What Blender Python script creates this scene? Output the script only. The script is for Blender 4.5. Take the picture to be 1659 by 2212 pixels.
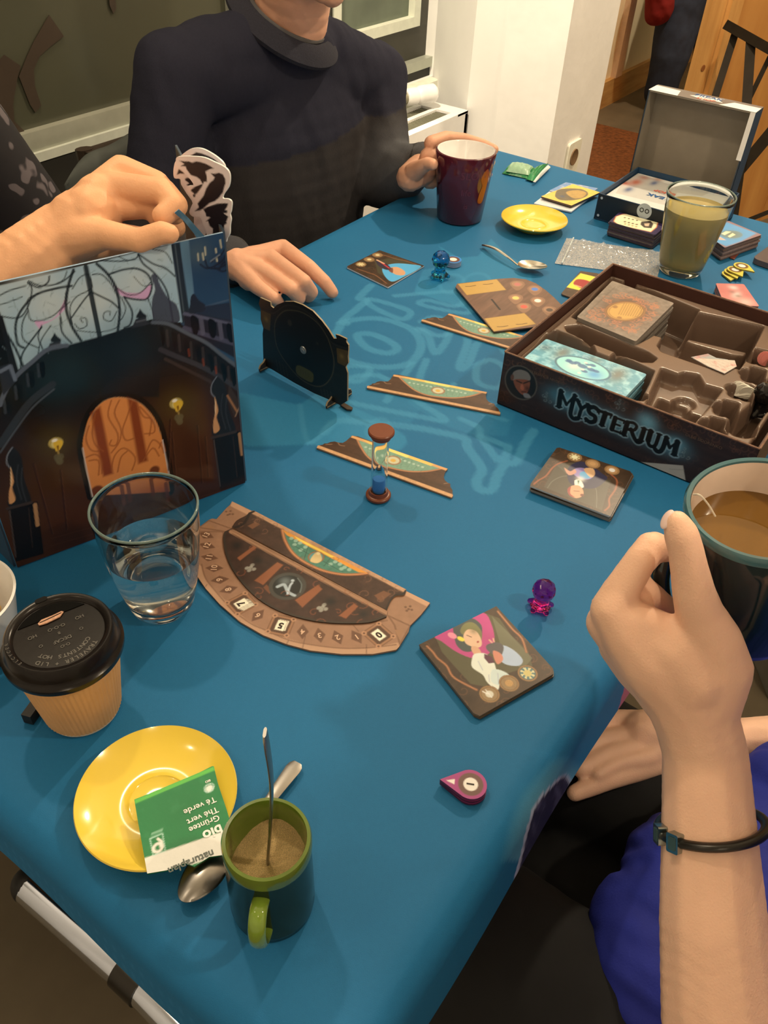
import bpy, bmesh, math, random
import numpy as np
from mathutils import Vector, Matrix
from mathutils.geometry import delaunay_2d_cdt
random.seed(7); rng = np.random.RandomState(7)
for o in list(bpy.data.objects): bpy.data.objects.remove(o)
SC = bpy.context.scene; COL = SC.collection
R_ = math.radians; PI = math.pi; TZ = 0.74           # TZ: height of the table top above the floor

# ------------------------------------------------------------------ camera
W_PX, H_PX, F_PX = 1659.0, 2212.0, 1815.0
PITCH, ROLL, YAW = R_(41.53), R_(-3.15), R_(33.6)
def cam_axes():
    cp, sp = math.cos(PITCH), math.sin(PITCH)
    Fh = np.array([math.cos(YAW), math.sin(YAW), 0]); Rr = np.array([math.sin(YAW), -math.cos(YAW), 0]); U = np.array([0, 0, 1.])
    z = cp*Fh-sp*U; y = -(sp*Fh+cp*U); cr, sr = math.cos(ROLL), math.sin(ROLL)
    return np.stack([cr*Rr+sr*y, -sr*Rr+cr*y, z])
CR = cam_axes(); CC = np.array([0, 0, TZ+0.557])
cd = bpy.data.cameras.new('camera'); cam = bpy.data.objects.new('camera', cd); COL.objects.link(cam)
mw = Matrix.Identity(4)
for i in range(3):
    mw[i][0], mw[i][1], mw[i][2], mw[i][3] = CR[0][i], -CR[1][i], -CR[2][i], CC[i]
cam.matrix_world = mw
cd.sensor_fit = 'VERTICAL'; cd.sensor_height = 36.0; cd.sensor_width = 27.0; cd.lens = 36.0*F_PX/H_PX
cd.clip_start = 0.01; cd.clip_end = 60
SC.camera = cam
def ray(px, py): return np.array([(px-W_PX/2)/F_PX, (py-H_PX/2)/F_PX, 1.0]) @ CR
def P(px, py, h=0.0):                                # table-plane point (h above the table top)
    d = ray(px, py); t = (TZ+h-CC[2])/d[2]; return CC+d*t
def Q(px, py, dep): return CC+ray(px, py)*dep        # point at a distance
def on_plane(px, py, O, N):
    d = ray(px, py); t = (np.array(O)-CC)@np.array(N)/(d@np.array(N)); return CC+d*t

# ------------------------------------------------------------------ world, lamps, exposure
wd = bpy.data.worlds.new('world'); SC.world = wd; wd.use_nodes = True
wd.node_tree.nodes['Background'].inputs[0].default_value = (1.0, 0.80, 0.56, 1)
wd.node_tree.nodes['Background'].inputs[1].default_value = 0.15
def lamp(loc, power, rad=0.05, col=(1.0, 0.80, 0.55)):
    l = bpy.data.lights.new('ceiling_bulb_or_fill', 'POINT'); l.energy = power; l.shadow_soft_size = rad; l.color = col
    o = bpy.data.objects.new('ceiling_bulb_or_fill', l); COL.objects.link(o); o.location = loc; return o
lamp((2.25, 0.46, TZ+1.48), 78, 0.035)
lamp((0.62, 1.00, TZ+1.55), 22, 0.035)
lamp((-0.45, 0.75, TZ+1.45), 5, 0.035)
lamp((0.72, -0.78, TZ+1.38), 30, 0.035)
lamp((-0.60, -0.40, TZ+1.45), 9, 0.035)  # fill lamp added behind the camera to brighten the woman's hand
lamp((4.3, 0.9, TZ+1.40), 75)
def spot(loc, to, power, ang, col=(1.0, 0.84, 0.60)):
    l = bpy.data.lights.new('ceiling_spot', 'SPOT'); l.energy = power; l.spot_size = R_(ang); l.spot_blend = 0.7; l.shadow_soft_size = 0.05; l.color = col
    o = bpy.data.objects.new('ceiling_spot', l); COL.objects.link(o); o.location = loc; d = Vector(to)-Vector(loc); o.rotation_euler = d.to_track_quat('-Z', 'Y').to_euler(); return o
spot((1.00, 0.98, TZ+1.60), (2.06, 1.08, TZ+0.05), 150, 38)
SC.view_settings.view_transform = 'Standard'; SC.view_settings.look = 'None'
SC.view_settings.exposure = 0.0; SC.view_settings.gamma = 1.0
try: SC.view_settings.use_curve_mapping = False
except Exception: pass

# ------------------------------------------------------------------ colour and materials
LT = np.array([1.0, 0.86, 0.64])*0.92
def lin(c):
    c = np.asarray(c, float)/255.0
    return np.where(c <= 0.04045, c/12.92, ((c+0.055)/1.055)**2.4)
def C(r, g, b, k=1.0): return np.clip(lin((r, g, b))/LT*k, 0.002, 0.92)      # a colour read off the photograph, with the warm light taken out
MATS = {}
def mat(name, col=(200, 200, 200), rough=0.5, metal=0.0, spec=0.5, noise=0.06, nscale=40, bump=0.0, bscale=300, raw=False,
        attr=False, trans=0.0, ior=1.45, coat=0.0, stretch=None, col2=None, alpha=1.0, sss=0.0, emis=None, dark=1.0):
    if name in MATS: return MATS[name]
    m = bpy.data.materials.new(name); m.use_nodes = True; MATS[name] = m
    nt = m.node_tree; N, L = nt.nodes, nt.links; b = N['Principled BSDF']
    c = np.array(col, float) if raw else C(*col); c = c*dark
    tc = N.new('ShaderNodeTexCoord'); nz = N.new('ShaderNodeTexNoise'); nz.inputs['Scale'].default_value = nscale; nz.inputs['Detail'].default_value = 4
    src = tc.outputs['Object']
    if stretch:
        mp = N.new('ShaderNodeMapping'); mp.inputs['Scale'].default_value = stretch; L.new(src, mp.inputs[0]); src = mp.outputs[0]
    L.new(src, nz.inputs['Vector'])
    if attr:
        a = N.new('ShaderNodeAttribute'); a.attribute_name = 'Col'
        mx = N.new('ShaderNodeMix'); mx.data_type = 'RGBA'; mx.blend_type = 'MULTIPLY'; mx.inputs[0].default_value = 1.0
        rp = N.new('ShaderNodeMapRange'); rp.inputs[3].default_value = 1-noise; rp.inputs[4].default_value = 1+noise
        L.new(nz.outputs[0], rp.inputs[0]); cb = N.new('ShaderNodeCombineColor')
        for i in range(3): L.new(rp.outputs[0], cb.inputs[i])
        L.new(a.outputs['Color'], mx.inputs[6]); L.new(cb.outputs[0], mx.inputs[7]); L.new(mx.outputs[2], b.inputs['Base Color'])
    else:
        rp = N.new('ShaderNodeValToRGB')
        c1 = c*(1-noise) if col2 is None else c
        c2 = c*(1+noise) if col2 is None else (np.array(col2, float) if raw else C(*col2)*dark)
        rp.color_ramp.elements[0].position = 0.3; rp.color_ramp.elements[1].position = 0.7
        rp.color_ramp.elements[0].color = (*c1, 1); rp.color_ramp.elements[1].color = (*c2, 1)
        L.new(nz.outputs[0], rp.inputs[0]); L.new(rp.outputs[0], b.inputs['Base Color'])
    b.inputs['Roughness'].default_value = rough; b.inputs['Metallic'].default_value = metal
    b.inputs['Specular IOR Level'].default_value = spec; b.inputs['IOR'].default_value = ior
    b.inputs['Transmission Weight'].default_value = trans; b.inputs['Coat Weight'].default_value = coat; b.inputs['Coat Roughness'].default_value = 0.08
    if alpha < 1: b.inputs['Alpha'].default_value = alpha
    if sss > 0:
        b.inputs['Subsurface Weight'].default_value = sss; b.inputs['Subsurface Radius'].default_value = (0.012, 0.005, 0.003); b.inputs['Subsurface Scale'].default_value = 0.6
    if bump > 0:
        n2 = N.new('ShaderNodeTexNoise'); n2.inputs['Scale'].default_value = bscale; n2.inputs['Detail'].default_value = 3; L.new(src, n2.inputs['Vector'])
        bp = N.new('ShaderNodeBump'); bp.inputs['Strength'].default_value = bump; bp.inputs['Distance'].default_value = 0.001
        L.new(n2.outputs[0], bp.inputs['Height']); L.new(bp.outputs[0], b.inputs['Normal'])
    return m
def glassm(name, tint=(1, 1, 1), rough=0.0, ior=1.45):
    if name in MATS: return MATS[name]
    m = bpy.data.materials.new(name); m.use_nodes = True; MATS[name] = m
    b = m.node_tree.nodes['Principled BSDF']; nz = m.node_tree.nodes.new('ShaderNodeTexNoise'); nz.inputs['Scale'].default_value = 20
    mr = m.node_tree.nodes.new('ShaderNodeMapRange'); mr.inputs[3].default_value = rough; mr.inputs[4].default_value = rough+0.02
    m.node_tree.links.new(nz.outputs[0], mr.inputs[0]); m.node_tree.links.new(mr.outputs[0], b.inputs['Roughness'])
    b.inputs['Base Color'].default_value = (*tint, 1); b.inputs['Transmission Weight'].default_value = 1.0; b.inputs['IOR'].default_value = ior
    return m
def waterm(name, tint, dens=0.0, ior=1.33):
    m = glassm(name, (1, 1, 1), 0.0, ior)
    if dens > 0:
        v = m.node_tree.nodes.new('ShaderNodeVolumeAbsorption'); v.inputs[0].default_value = (*tint, 1); v.inputs[1].default_value = dens
        m.node_tree.links.new(v.outputs[0], m.node_tree.nodes['Material Output'].inputs['Volume'])
    return m

# ------------------------------------------------------------------ objects
PM = {}
def empty(name, label, cat, loc, rz=0.0, group=None, M=None):
    o = bpy.data.objects.new(name, None); COL.objects.link(o); o.empty_display_size = 0.02
    m = M if M is not None else Matrix.Translation(Vector(loc)) @ Matrix.Rotation(rz, 4, 'Z')
    o.matrix_world = m; PM[o.name] = m.copy(); o['label'] = label; o['category'] = cat
    if group: o['group'] = group
    return o
def tag(o, label, cat, group=None):
    o['label'] = label; o['category'] = cat
    if group: o['group'] = group
    return o
class MB:
    def __init__(s): s.v = []; s.f = []; s.mi = []; s.c = None
    def add(s, v, f, mi=0):
        b = len(s.v); s.v.extend([tuple(map(float, p)) for p in v]); s.f.extend([tuple(int(i)+b for i in q) for q in f]); s.mi.extend([mi]*len(f)); return s
    def box(s, a, b, M=None, mi=0):
        v = [(x, y, z) for z in (a[2], b[2]) for y in (a[1], b[1]) for x in (a[0], b[0])]
        if M is not None: v = [tuple(M @ Vector(p)) for p in v]
        return s.add(v, [(0, 2, 3, 1), (4, 5, 7, 6), (0, 1, 5, 4), (2, 6, 7, 3), (0, 4, 6, 2), (1, 3, 7, 5)], mi)
    def prism(s, pts, z0, z1, M=None, mi=0):
        n = len(pts); v = [(x, y, z0) for x, y in pts]+[(x, y, z1) for x, y in pts]
        if M is not None: v = [tuple(M @ Vector(p)) for p in v]
        a = sum(pts[i][0]*pts[(i+1) % n][1]-pts[(i+1) % n][0]*pts[i][1] for i in range(n))
        f = [tuple(range(n-1, -1, -1)), tuple(range(n, 2*n))]+[(i, (i+1) % n, (i+1) % n+n, i+n) for i in range(n)]
        if a < 0: f = [tuple(reversed(q)) for q in f]
        return s.add(v, f, mi)
    def lathe(s, prof, seg=64, M=None, mi=0):
        v = []; f = []; n = len(prof)
        for i in range(seg):
            a = 2*PI*i/seg
            for r, z in prof: v.append((max(r, 1e-5)*math.cos(a), max(r, 1e-5)*math.sin(a), z))
        for i in range(seg):
            j = (i+1) % seg
            for k in range(n-1): f.append((i*n+k, j*n+k, j*n+k+1, i*n+k+1))
        if M is not None: v = [tuple(M @ Vector(p)) for p in v]
        return s.add(v, f, mi)
    def tube(s, path, rad, seg=12, mi=0, caps=True, flat=None, up=None):
        path = [Vector(p) for p in path]; n = len(path); rad = rad if hasattr(rad, '__len__') else [rad]*n
        v = []; f = []; pn = None
        for i in range(n):
            t = (path[min(i+1, n-1)]-path[max(i-1, 0)]).normalized()
            if pn is None:
                u = Vector(up) if up is not None else (Vector((0, 0, 1)) if abs(t.z) < 0.9 else Vector((1, 0, 0)))
                pn = (u-t*u.dot(t)).normalized()
            else: pn = (pn-t*pn.dot(t)).normalized()
            bn = t.cross(pn); fl = 1 if flat is None else flat
            for k in range(seg):
                a = 2*PI*k/seg; v.append(tuple(path[i]+pn*(rad[i]*fl*math.cos(a))+bn*(rad[i]*math.sin(a))))
        for i in range(n-1):
            for k in range(seg): f.append((i*seg+k, i*seg+(k+1) % seg, (i+1)*seg+(k+1) % seg, (i+1)*seg+k))
        if caps: f.append(tuple(range(seg-1, -1, -1))); f.append(tuple((n-1)*seg+k for k in range(seg)))
        return s.add(v, f, mi)
    def sphere(s, c, r, seg=16, rings=10, M=None, mi=0):
        r = r if hasattr(r, '__len__') else (r, r, r); v = []; f = []
        for i in range(rings+1):
            th = PI*i/rings
            for k in range(seg):
                a = 2*PI*k/seg; p = (r[0]*math.sin(th)*math.cos(a), r[1]*math.sin(th)*math.sin(a), r[2]*math.cos(th))
                if M is not None: p = M @ Vector(p)
                v.append((c[0]+p[0], c[1]+p[1], c[2]+p[2]))
        for i in range(rings):
            for k in range(seg): f.append((i*seg+k, (i+1)*seg+k, (i+1)*seg+(k+1) % seg, i*seg+(k+1) % seg))
        return s.add(v, f, mi)
def link(name, mb, mats, parent=None, smooth=35, label=None, local=False, weld=True):
    """one mesh object; vertices are given in world space unless local=True"""
    v = mb.v
    if parent is not None and not local:
        mi = PM[parent.name].inverted(); v = [tuple(mi @ Vector(p)) for p in v]
    loc = None
    if parent is None:
        a = np.array(v); lo, hi = a.min(0), a.max(0); loc = np.array([(lo[0]+hi[0])/2, (lo[1]+hi[1])/2, lo[2]]); v = (a-loc).tolist()
    me = bpy.data.meshes.new(name); me.from_pydata(v, [], mb.f)
    for m in (mats if isinstance(mats, (list, tuple)) else [mats]): me.materials.append(m)
    if any(mb.mi): me.polygons.foreach_set('material_index', mb.mi)
    if mb.c is not None:
        ca = me.color_attributes.new('Col', 'FLOAT_COLOR', 'POINT'); c4 = np.ones((len(v), 4), np.float32); c4[:, :3] = mb.c; ca.data.foreach_set('color', c4.ravel())
    elif weld:
        bm = bmesh.new(); bm.from_mesh(me); bmesh.ops.remove_doubles(bm, verts=bm.verts, dist=2e-6)
        bmesh.ops.recalc_face_normals(bm, faces=bm.faces); bm.to_mesh(me); bm.free()
    me.update()
    if smooth:
        me.polygons.foreach_set('use_smooth', [True]*len(me.polygons))
        if smooth < 180: me.set_sharp_from_angle(angle=R_(smooth))
    o = bpy.data.objects.new(name, me); COL.objects.link(o)
    if parent is not None:
        o.parent = parent; PM[o.name] = PM[parent.name]
    else:
        o.location = loc; PM[o.name] = Matrix.Translation(Vector(loc))
    if label: o['label'] = label
    return o
def struct(o): o['kind'] = 'structure'; return o
def frame(O, U, N=None):                             # matrix with origin O, x along U, z along N
    O, U = Vector(O), Vector(U).normalized(); Nn = Vector((0, 0, 1)) if N is None else Vector(N).normalized()
    V = Nn.cross(U).normalized(); U = V.cross(Nn)
    return Matrix(((U.x, V.x, Nn.x, O.x), (U.y, V.y, Nn.y, O.y), (U.z, V.z, Nn.z, O.z), (0, 0, 0, 1)))
def axisM(base, tip):                                # z axis from base to tip
    b, t = Vector(base), Vector(tip); z = (t-b).normalized(); x = Vector((1, 0, 0)); x = (x-z*x.dot(z)).normalized()
    return frame(b, x, z)
def rrect(w, h, r, n=5, cx=0, cy=0):
    pts = []
    for sx, sy, a0 in ((1, 1, 0), (-1, 1, 90), (-1, -1, 180), (1, -1, 270)):
        for k in range(n+1):
            a = R_(a0+90*k/n); pts.append((cx+sx*(w/2-r)+r*math.cos(a), cy+sy*(h/2-r)+r*math.sin(a)))
    return pts

# ------------------------------------------------------------------ painted print (vertex colours on fine grids)
def vnoise(u, v, s, seed=0):
    x, y = u*s+seed*17.3+100, v*s+seed*5.1+100; xi, yi = np.floor(x).astype(int), np.floor(y).astype(int); fx, fy = x-xi, y-yi
    fx = fx*fx*(3-2*fx); fy = fy*fy*(3-2*fy)
    h = lambda a, b: (np.sin(a*127.1+b*311.7+seed*74.7)*43758.5453) % 1.0
    return (h(xi, yi)*(1-fx)+h(xi+1, yi)*fx)*(1-fy)+(h(xi, yi+1)*(1-fx)+h(xi+1, yi+1)*fx)*fy
def fbm(u, v, s, seed=0): return (vnoise(u, v, s, seed)*0.55+vnoise(u, v, s*2.1, seed+1)*0.3+vnoise(u, v, s*4.3, seed+2)*0.15)
def spl(pts, n=8, closed=False):
    p = np.array(pts, float); m = len(p); out = []
    g = (lambda i: p[i % m]) if closed else (lambda i: p[min(max(i, 0), m-1)])
    for i in range(m if closed else m-1):
        a, b, c, d = g(i-1), g(i), g(i+1), g(i+2)
        for k in range(n):
            t = k/n; out.append(0.5*((2*b)+(-a+c)*t+(2*a-5*b+4*c-d)*t*t+(-a+3*b-3*c+d)*t**3))
    if not closed: out.append(p[-1])
    return [tuple(q) for q in out]
class Paint:
    def __init__(s, u, v, mp=None, soft=0.0006):
        s.u, s.v = u, v; s.c = np.zeros((len(u), 3)); s.mp = mp or (lambda a, b: (a, b)); s.soft = soft
    def M(s, L): return np.array([s.mp(*p)[:2] for p in L])
    def mix(s, a, col): a = np.clip(a, 0, 1)[:, None]; s.c = s.c*(1-a)+np.array(col)*a
    def fill(s, *c): s.c[:] = C(*c)
    def grad(s, p0, p1, c0, c1, a=1.0):
        q = s.M([p0, p1]); d = q[1]-q[0]; t = np.clip(((s.u-q[0][0])*d[0]+(s.v-q[0][1])*d[1])/(d@d), 0, 1)[:, None]
        s.c = s.c*(1-a)+(C(*c0)*(1-t)+C(*c1)*t)*a
    def seg(s, q, closed=False):
        D = np.full(len(s.u), 1e9); m = len(q)
        for i in range(m if closed else m-1):
            a, b = q[i], q[(i+1) % m]; d = b-a; L = d@d+1e-18
            t = np.clip(((s.u-a[0])*d[0]+(s.v-a[1])*d[1])/L, 0, 1); D = np.minimum(D, np.hypot(s.u-a[0]-t*d[0], s.v-a[1]-t*d[1]))
        return D
    def inside(s, q):
        ins = np.zeros(len(s.u), bool); m = len(q)
        for i in range(m):
            a, b = q[i], q[(i+1) % m]
            if a[1] == b[1]: continue
            cnd = ((a[1] > s.v) != (b[1] > s.v)) & (s.u < (b[0]-a[0])*(s.v-a[1])/(b[1]-a[1])+a[0]); ins ^= cnd
        return ins
    def _sub(s, q, pad):
        k = (s.u > q[:, 0].min()-pad) & (s.u < q[:, 0].max()+pad) & (s.v > q[:, 1].min()-pad) & (s.v < q[:, 1].max()+pad)
        return np.nonzero(k)[0]
    def _on(s, q, pad, fn):
        k = s._sub(q, pad)
        if len(k) == 0: return None, None
        t = Paint(s.u[k], s.v[k], s.mp, s.soft); return k, fn(t)
    def _apply(s, k, a, col):
        a = np.clip(a, 0, 1)[:, None]; s.c[k] = s.c[k]*(1-a)+np.array(col)*a
    def poly(s, L, col, a=1.0, soft=None, raw=False):
        q = s.M(L); so = soft or s.soft
        def fn(t): d = t.seg(q, True); i = t.inside(q); return np.where(i, 0.5+d/so, 0.5-d/so)
        k, w = s._on(q, so*2, fn)
        if k is not None: s._apply(k, np.clip(w, 0, 1)*a, C(*col))
    def line(s, L, w, col, a=1.0, soft=None, closed=False):
        q = s.M(L); so = soft or s.soft
        k, d = s._on(q, w+so*2, lambda t: t.seg(q, closed))
        if k is not None: s._apply(k, np.clip(0.5-(d-w/2)/so, 0, 1)*a, C(*col))
    def ell(s, c, rx, ry, col, rot=0, a=1.0, soft=None):         # centre in map coordinates, radii in metres
        q = s.M([c])[0]; so = soft or s.soft; ca, sa = math.cos(R_(rot)), math.sin(R_(rot))
        du, dv = s.u-q[0], s.v-q[1]; x, y = (du*ca+dv*sa), (-du*sa+dv*ca); r = np.sqrt((x/rx)**2+(y/ry)**2)
        s.mix(np.clip(0.5-(r-1)*min(rx, ry)/so, 0, 1)*a, C(*col))
    def ring(s, c, rx, ry, w, col, rot=0, a=1.0):
        q = s.M([c])[0]; ca, sa = math.cos(R_(rot)), math.sin(R_(rot)); du, dv = s.u-q[0], s.v-q[1]
        x, y = (du*ca+dv*sa), (-du*sa+dv*ca); r = np.sqrt((x/rx)**2+(y/ry)**2); d = np.abs(r-1)*min(rx, ry)
        s.mix(np.clip(0.5-(d-w/2)/s.soft, 0, 1)*a, C(*col))
    def blob(s, c, r, col, a=1.0, ry=None):
        q = s.M([c])[0]; d2 = ((s.u-q[0])/r)**2+((s.v-q[1])/(ry or r))**2; s.mix(a*np.exp(-d2*1.5), C(*col))
    def grain(s, sc, amt, seed=0, ax=1.0, ay=1.0):
        n = fbm(s.u*ax, s.v*ay, sc, seed); s.c *= (1+amt*(n-0.5)*2)[:, None]
    def scrolls(s, n, box, col, a=0.5, w=0.0006, r=0.004, seed=1):  # little curls of carved ornament
        rr = random.Random(seed)
        for _ in range(n):
            u0, v0 = rr.uniform(box[0], box[2]), rr.uniform(box[1], box[3]); r0 = rr.uniform(.5, 1)*r; a0 = rr.uniform(0, 6.3); sg = rr.choice((-1, 1))
            q = np.array([(u0+r0*(1-t*.75)*math.cos(a0+sg*t*5), v0+r0*(1-t*.75)*math.sin(a0+sg*t*5)) for t in np.linspace(0, 1, 9)])
            k = s._sub(q, w*3)
            if len(k) == 0: continue
            t = Paint(s.u[k], s.v[k]); d = t.seg(q); s._apply(k, np.clip(0.5-(d-w/2)/s.soft, 0, 1)*a, C(*col))
class Plane:
    def __init__(s, O, U, V): s.O, s.U, s.V = np.array(O, float), np.array(U, float)/np.linalg.norm(U), np.array(V, float)/np.linalg.norm(V); s.N = np.cross(s.U, s.V)
    def uv(s, px, py): p = on_plane(px, py, s.O, s.N)-s.O; return p@s.U, p@s.V
    def w(s, u, v, n=0.0): return s.O+s.U*u+s.V*v+s.N*n
def table_plane(h): return Plane((0, 0, TZ+h), (1, 0, 0), (0, 1, 0))
ART = lambda: mat('printed_card', rough=0.38, spec=0.5, attr=True, noise=0.05, nscale=120)
ARTG = lambda: mat('printed_gloss', rough=0.16, spec=0.5, attr=True, noise=0.04, nscale=120)
def art_rect(name, pl, u0, u1, v0, v1, sp, paint, thick, edge, parent, material=None, n_off=0.0, label=None, mp=None, bulge=None):
    """thin rectangular board: painted front grid, plain edges and back"""
    nu, nv = max(2, int((u1-u0)/sp)+1), max(2, int((v1-v0)/sp)+1)
    U, V = np.meshgrid(np.linspace(u0, u1, nu), np.linspace(v0, v1, nv)); u, v = U.ravel(), V.ravel()
    p = Paint(u, v, mp or pl.uv, sp*0.9); paint(p); mb = MB()
    off = np.full(len(u), n_off) if bulge is None else n_off+bulge(u, v)
    w = pl.O+np.outer(u, pl.U)+np.outer(v, pl.V)+np.outer(off, pl.N)
    idx = np.arange(nu*nv).reshape(nv, nu)
    f = np.stack([idx[:-1, :-1], idx[:-1, 1:], idx[1:, 1:], idx[1:, :-1]], -1).reshape(-1, 4)
    mb.v = [tuple(q) for q in w.tolist()]; mb.f = [tuple(q) for q in f.tolist()]; mb.mi = [0]*len(mb.f); cols = [p.c]
    if thick > 0:
        ring = list(idx[0, :])+list(idx[1:, -1])+list(idx[-1, -2::-1])+list(idx[-2:0:-1, 0]); m = len(ring)
        top = w[ring]; bot = top-pl.N*thick
        mb.add(top, [], 0); b0 = len(mb.v)-m; mb.add(bot, [], 0); b1 = len(mb.v)-m
        for i in range(m):
            j = (i+1) % m; mb.f.append((b0+i, b1+i, b1+j, b0+j)); mb.mi.append(0)
        mb.f.append(tuple(b1+i for i in range(m-1, -1, -1))); mb.mi.append(0)
        cols.append(np.tile(C(*edge), (2*m, 1)))
    mb.c = np.vstack(cols)
    return link(name, mb, material or ART(), parent, smooth=30, label=label)
def art_poly(name, pl, outline, sp, paint, thick, edge, parent=None, material=None, n_off=0.0, label=None, px=True, holes=(), mp=None):
    """thin board of any outline (pixels of the photograph on its plane, or u,v metres)"""
    q = np.array([pl.uv(*a) for a in outline]) if px else np.array(outline, float)
    per = []; m = len(q)
    for i in range(m):
        a, b = q[i], q[(i+1) % m]; n = max(1, int(np.linalg.norm(b-a)/(sp*1.5)))
        for k in range(n): per.append(a+(b-a)*k/n)
    per = np.array(per)
    if ((per[:, 0]*np.roll(per[:, 1], -1)-np.roll(per[:, 0], -1)*per[:, 1]).sum()) < 0: per = per[::-1]
    lo, hi = per.min(0), per.max(0)
    U, V = np.meshgrid(np.arange(lo[0], hi[0], sp), np.arange(lo[1], hi[1], sp)); V[:, ::2] += sp*0.5
    t = Paint(U.ravel(), V.ravel()); ins = t.inside(per) & (t.seg(per, True) > sp*0.6); gu, gv = t.u[ins], t.v[ins]
    vs = [Vector(a) for a in per]+[Vector((a, b)) for a, b in zip(gu, gv)]; n = len(per)
    r = delaunay_2d_cdt(vs, [], [list(range(n))], 1, 1e-7); vo = np.array([tuple(a) for a in r[0]])
    p = Paint(vo[:, 0], vo[:, 1], mp or pl.uv, sp*0.9); paint(p); mb = MB()
    w = pl.O+np.outer(vo[:, 0], pl.U)+np.outer(vo[:, 1], pl.V)+pl.N*n_off
    mb.v = [tuple(a) for a in w.tolist()]; mb.f = [tuple(a) for a in r[2]]; mb.mi = [0]*len(mb.f)
    top = pl.O+np.outer(per[:, 0], pl.U)+np.outer(per[:, 1], pl.V)+pl.N*n_off; bot = top-pl.N*thick
    mb.add(top, []); b0 = len(mb.v)-n; mb.add(bot, []); b1 = len(mb.v)-n
    for i in range(n):
        j = (i+1) % n; mb.f.append((b0+i, b1+i, b1+j, b0+j)); mb.mi.append(0)
    mb.f.append(tuple(b1+i for i in range(n-1, -1, -1))); mb.mi.append(0)
    mb.c = np.vstack([p.c, np.tile(C(*edge), (2*n, 1))])
    return link(name, mb, material or ART(), parent, smooth=30, label=label)
def text_geo(s, size=0.01, bold=0.0, align='CENTER', shear=0.0):
    cu = bpy.data.curves.new('t', 'FONT'); cu.body = s; cu.size = size; cu.offset = bold*size; cu.align_x = align; cu.align_y = 'CENTER'; cu.shear = shear; cu.resolution_u = 3
    o = bpy.data.objects.new('t', cu); COL.objects.link(o); bpy.context.view_layer.update()
    me = o.evaluated_get(bpy.context.evaluated_depsgraph_get()).to_mesh()
    v = [tuple(a.co) for a in me.vertices]; f = [tuple(a.vertices) for a in me.polygons]
    o.evaluated_get(bpy.context.evaluated_depsgraph_get()).to_mesh_clear(); bpy.data.objects.remove(o); bpy.data.curves.remove(cu)
    return v, f
def text_mb(mb, s, M, size, bold=0.0, mi=0, warp=None, align='CENTER', shear=0.0):
    v, f = text_geo(s, size, bold, align, shear)
    v = [warp(*p[:2]) for p in v] if warp else [tuple(M @ Vector(p)) for p in v]
    return mb.add(v, f, mi)
# ------------------------------------------------------------------ organic forms: overlapping balls fused into one skin
_ico = {}
def ico(n):
    if n not in _ico:
        bm = bmesh.new(); bmesh.ops.create_icosphere(bm, subdivisions=n, radius=1); _ico[n] = (np.array([v.co[:] for v in bm.verts]), [tuple(v.index for v in f.verts) for f in bm.faces]); bm.free()
    return _ico[n]
class Flesh:
    def __init__(s): s.v = []; s.f = []; s.n = 0
    def ball(s, c, r, R=None):
        r = np.array(r if hasattr(r, '__len__') else (r, r, r)); v, f = ico(4 if r.max() > 0.12 else 3 if r.max() > 0.04 else 2); a = v*r
        if R is not None: a = a @ np.array(R).T
        s.v.append(a+np.array(c)); s.f.extend([tuple(i+s.n for i in q) for q in f]); s.n += len(v)
    def limb(s, pts, step=0.35, sc=None, R=None):
        for i in range(len(pts)-1):
            (p, r), (q, t) = pts[i], pts[i+1]; p, q = np.array(p, float), np.array(q, float); L = np.linalg.norm(q-p); n = max(1, int(L/(min(r, t)*step)))
            for k in range(n+(i == len(pts)-2)):
                a = k/n; rr = r*(1-a)+t*a; s.ball(p*(1-a)+q*a, rr if sc is None else np.array(sc)*rr, R)
    def mesh(s, voxel, smooth=6, disp=None):
        me = bpy.data.meshes.new('f'); me.from_pydata(np.vstack(s.v).tolist(), [], s.f); o = bpy.data.objects.new('f', me); COL.objects.link(o)
        m = o.modifiers.new('r', 'REMESH'); m.mode = 'VOXEL'; m.voxel_size = voxel
        m2 = o.modifiers.new('s', 'SMOOTH'); m2.factor = 0.5; m2.iterations = smooth
        bpy.context.view_layer.update(); ev = o.evaluated_get(bpy.context.evaluated_depsgraph_get()); e = ev.to_mesh()
        nv = len(e.vertices); co = np.zeros(nv*3); e.vertices.foreach_get('co', co); co = co.reshape(-1, 3); no = np.zeros(nv*3); e.vertices.foreach_get('normal', no); no = no.reshape(-1, 3)
        f = [tuple(p.vertices) for p in e.polygons]; ev.to_mesh_clear(); bpy.data.objects.remove(o); bpy.data.meshes.remove(me)
        if disp is not None: co = co+no*disp(co, no)[:, None]
        mb = MB(); mb.v = [tuple(a) for a in co.tolist()]; mb.f = f; mb.mi = [0]*len(f); return mb
def n3(p, s, seed=0): return (vnoise(p[:, 0]+p[:, 2]*.7, p[:, 1]-p[:, 2]*.6, s, seed)+vnoise(p[:, 2]+p[:, 1]*.3, p[:, 0]-p[:, 1]*.5, s, seed+3))-1.0
SKIN = lambda: mat('skin', (222, 160, 118), rough=0.5, noise=0.07, nscale=28, sss=0.12, bump=0.25, bscale=600, spec=0.35)
# ================================================================== THE ROOM
FL = 0.0
plaster = mat('cream_plaster', (255, 236, 196), rough=0.8, noise=0.03, nscale=6, bump=0.3, bscale=90)
plaster2 = mat('rough_white_plaster', (255, 240, 205), rough=0.85, noise=0.04, nscale=9, bump=0.8, bscale=45)
WY, W2X = 1.40, 2.04
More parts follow.
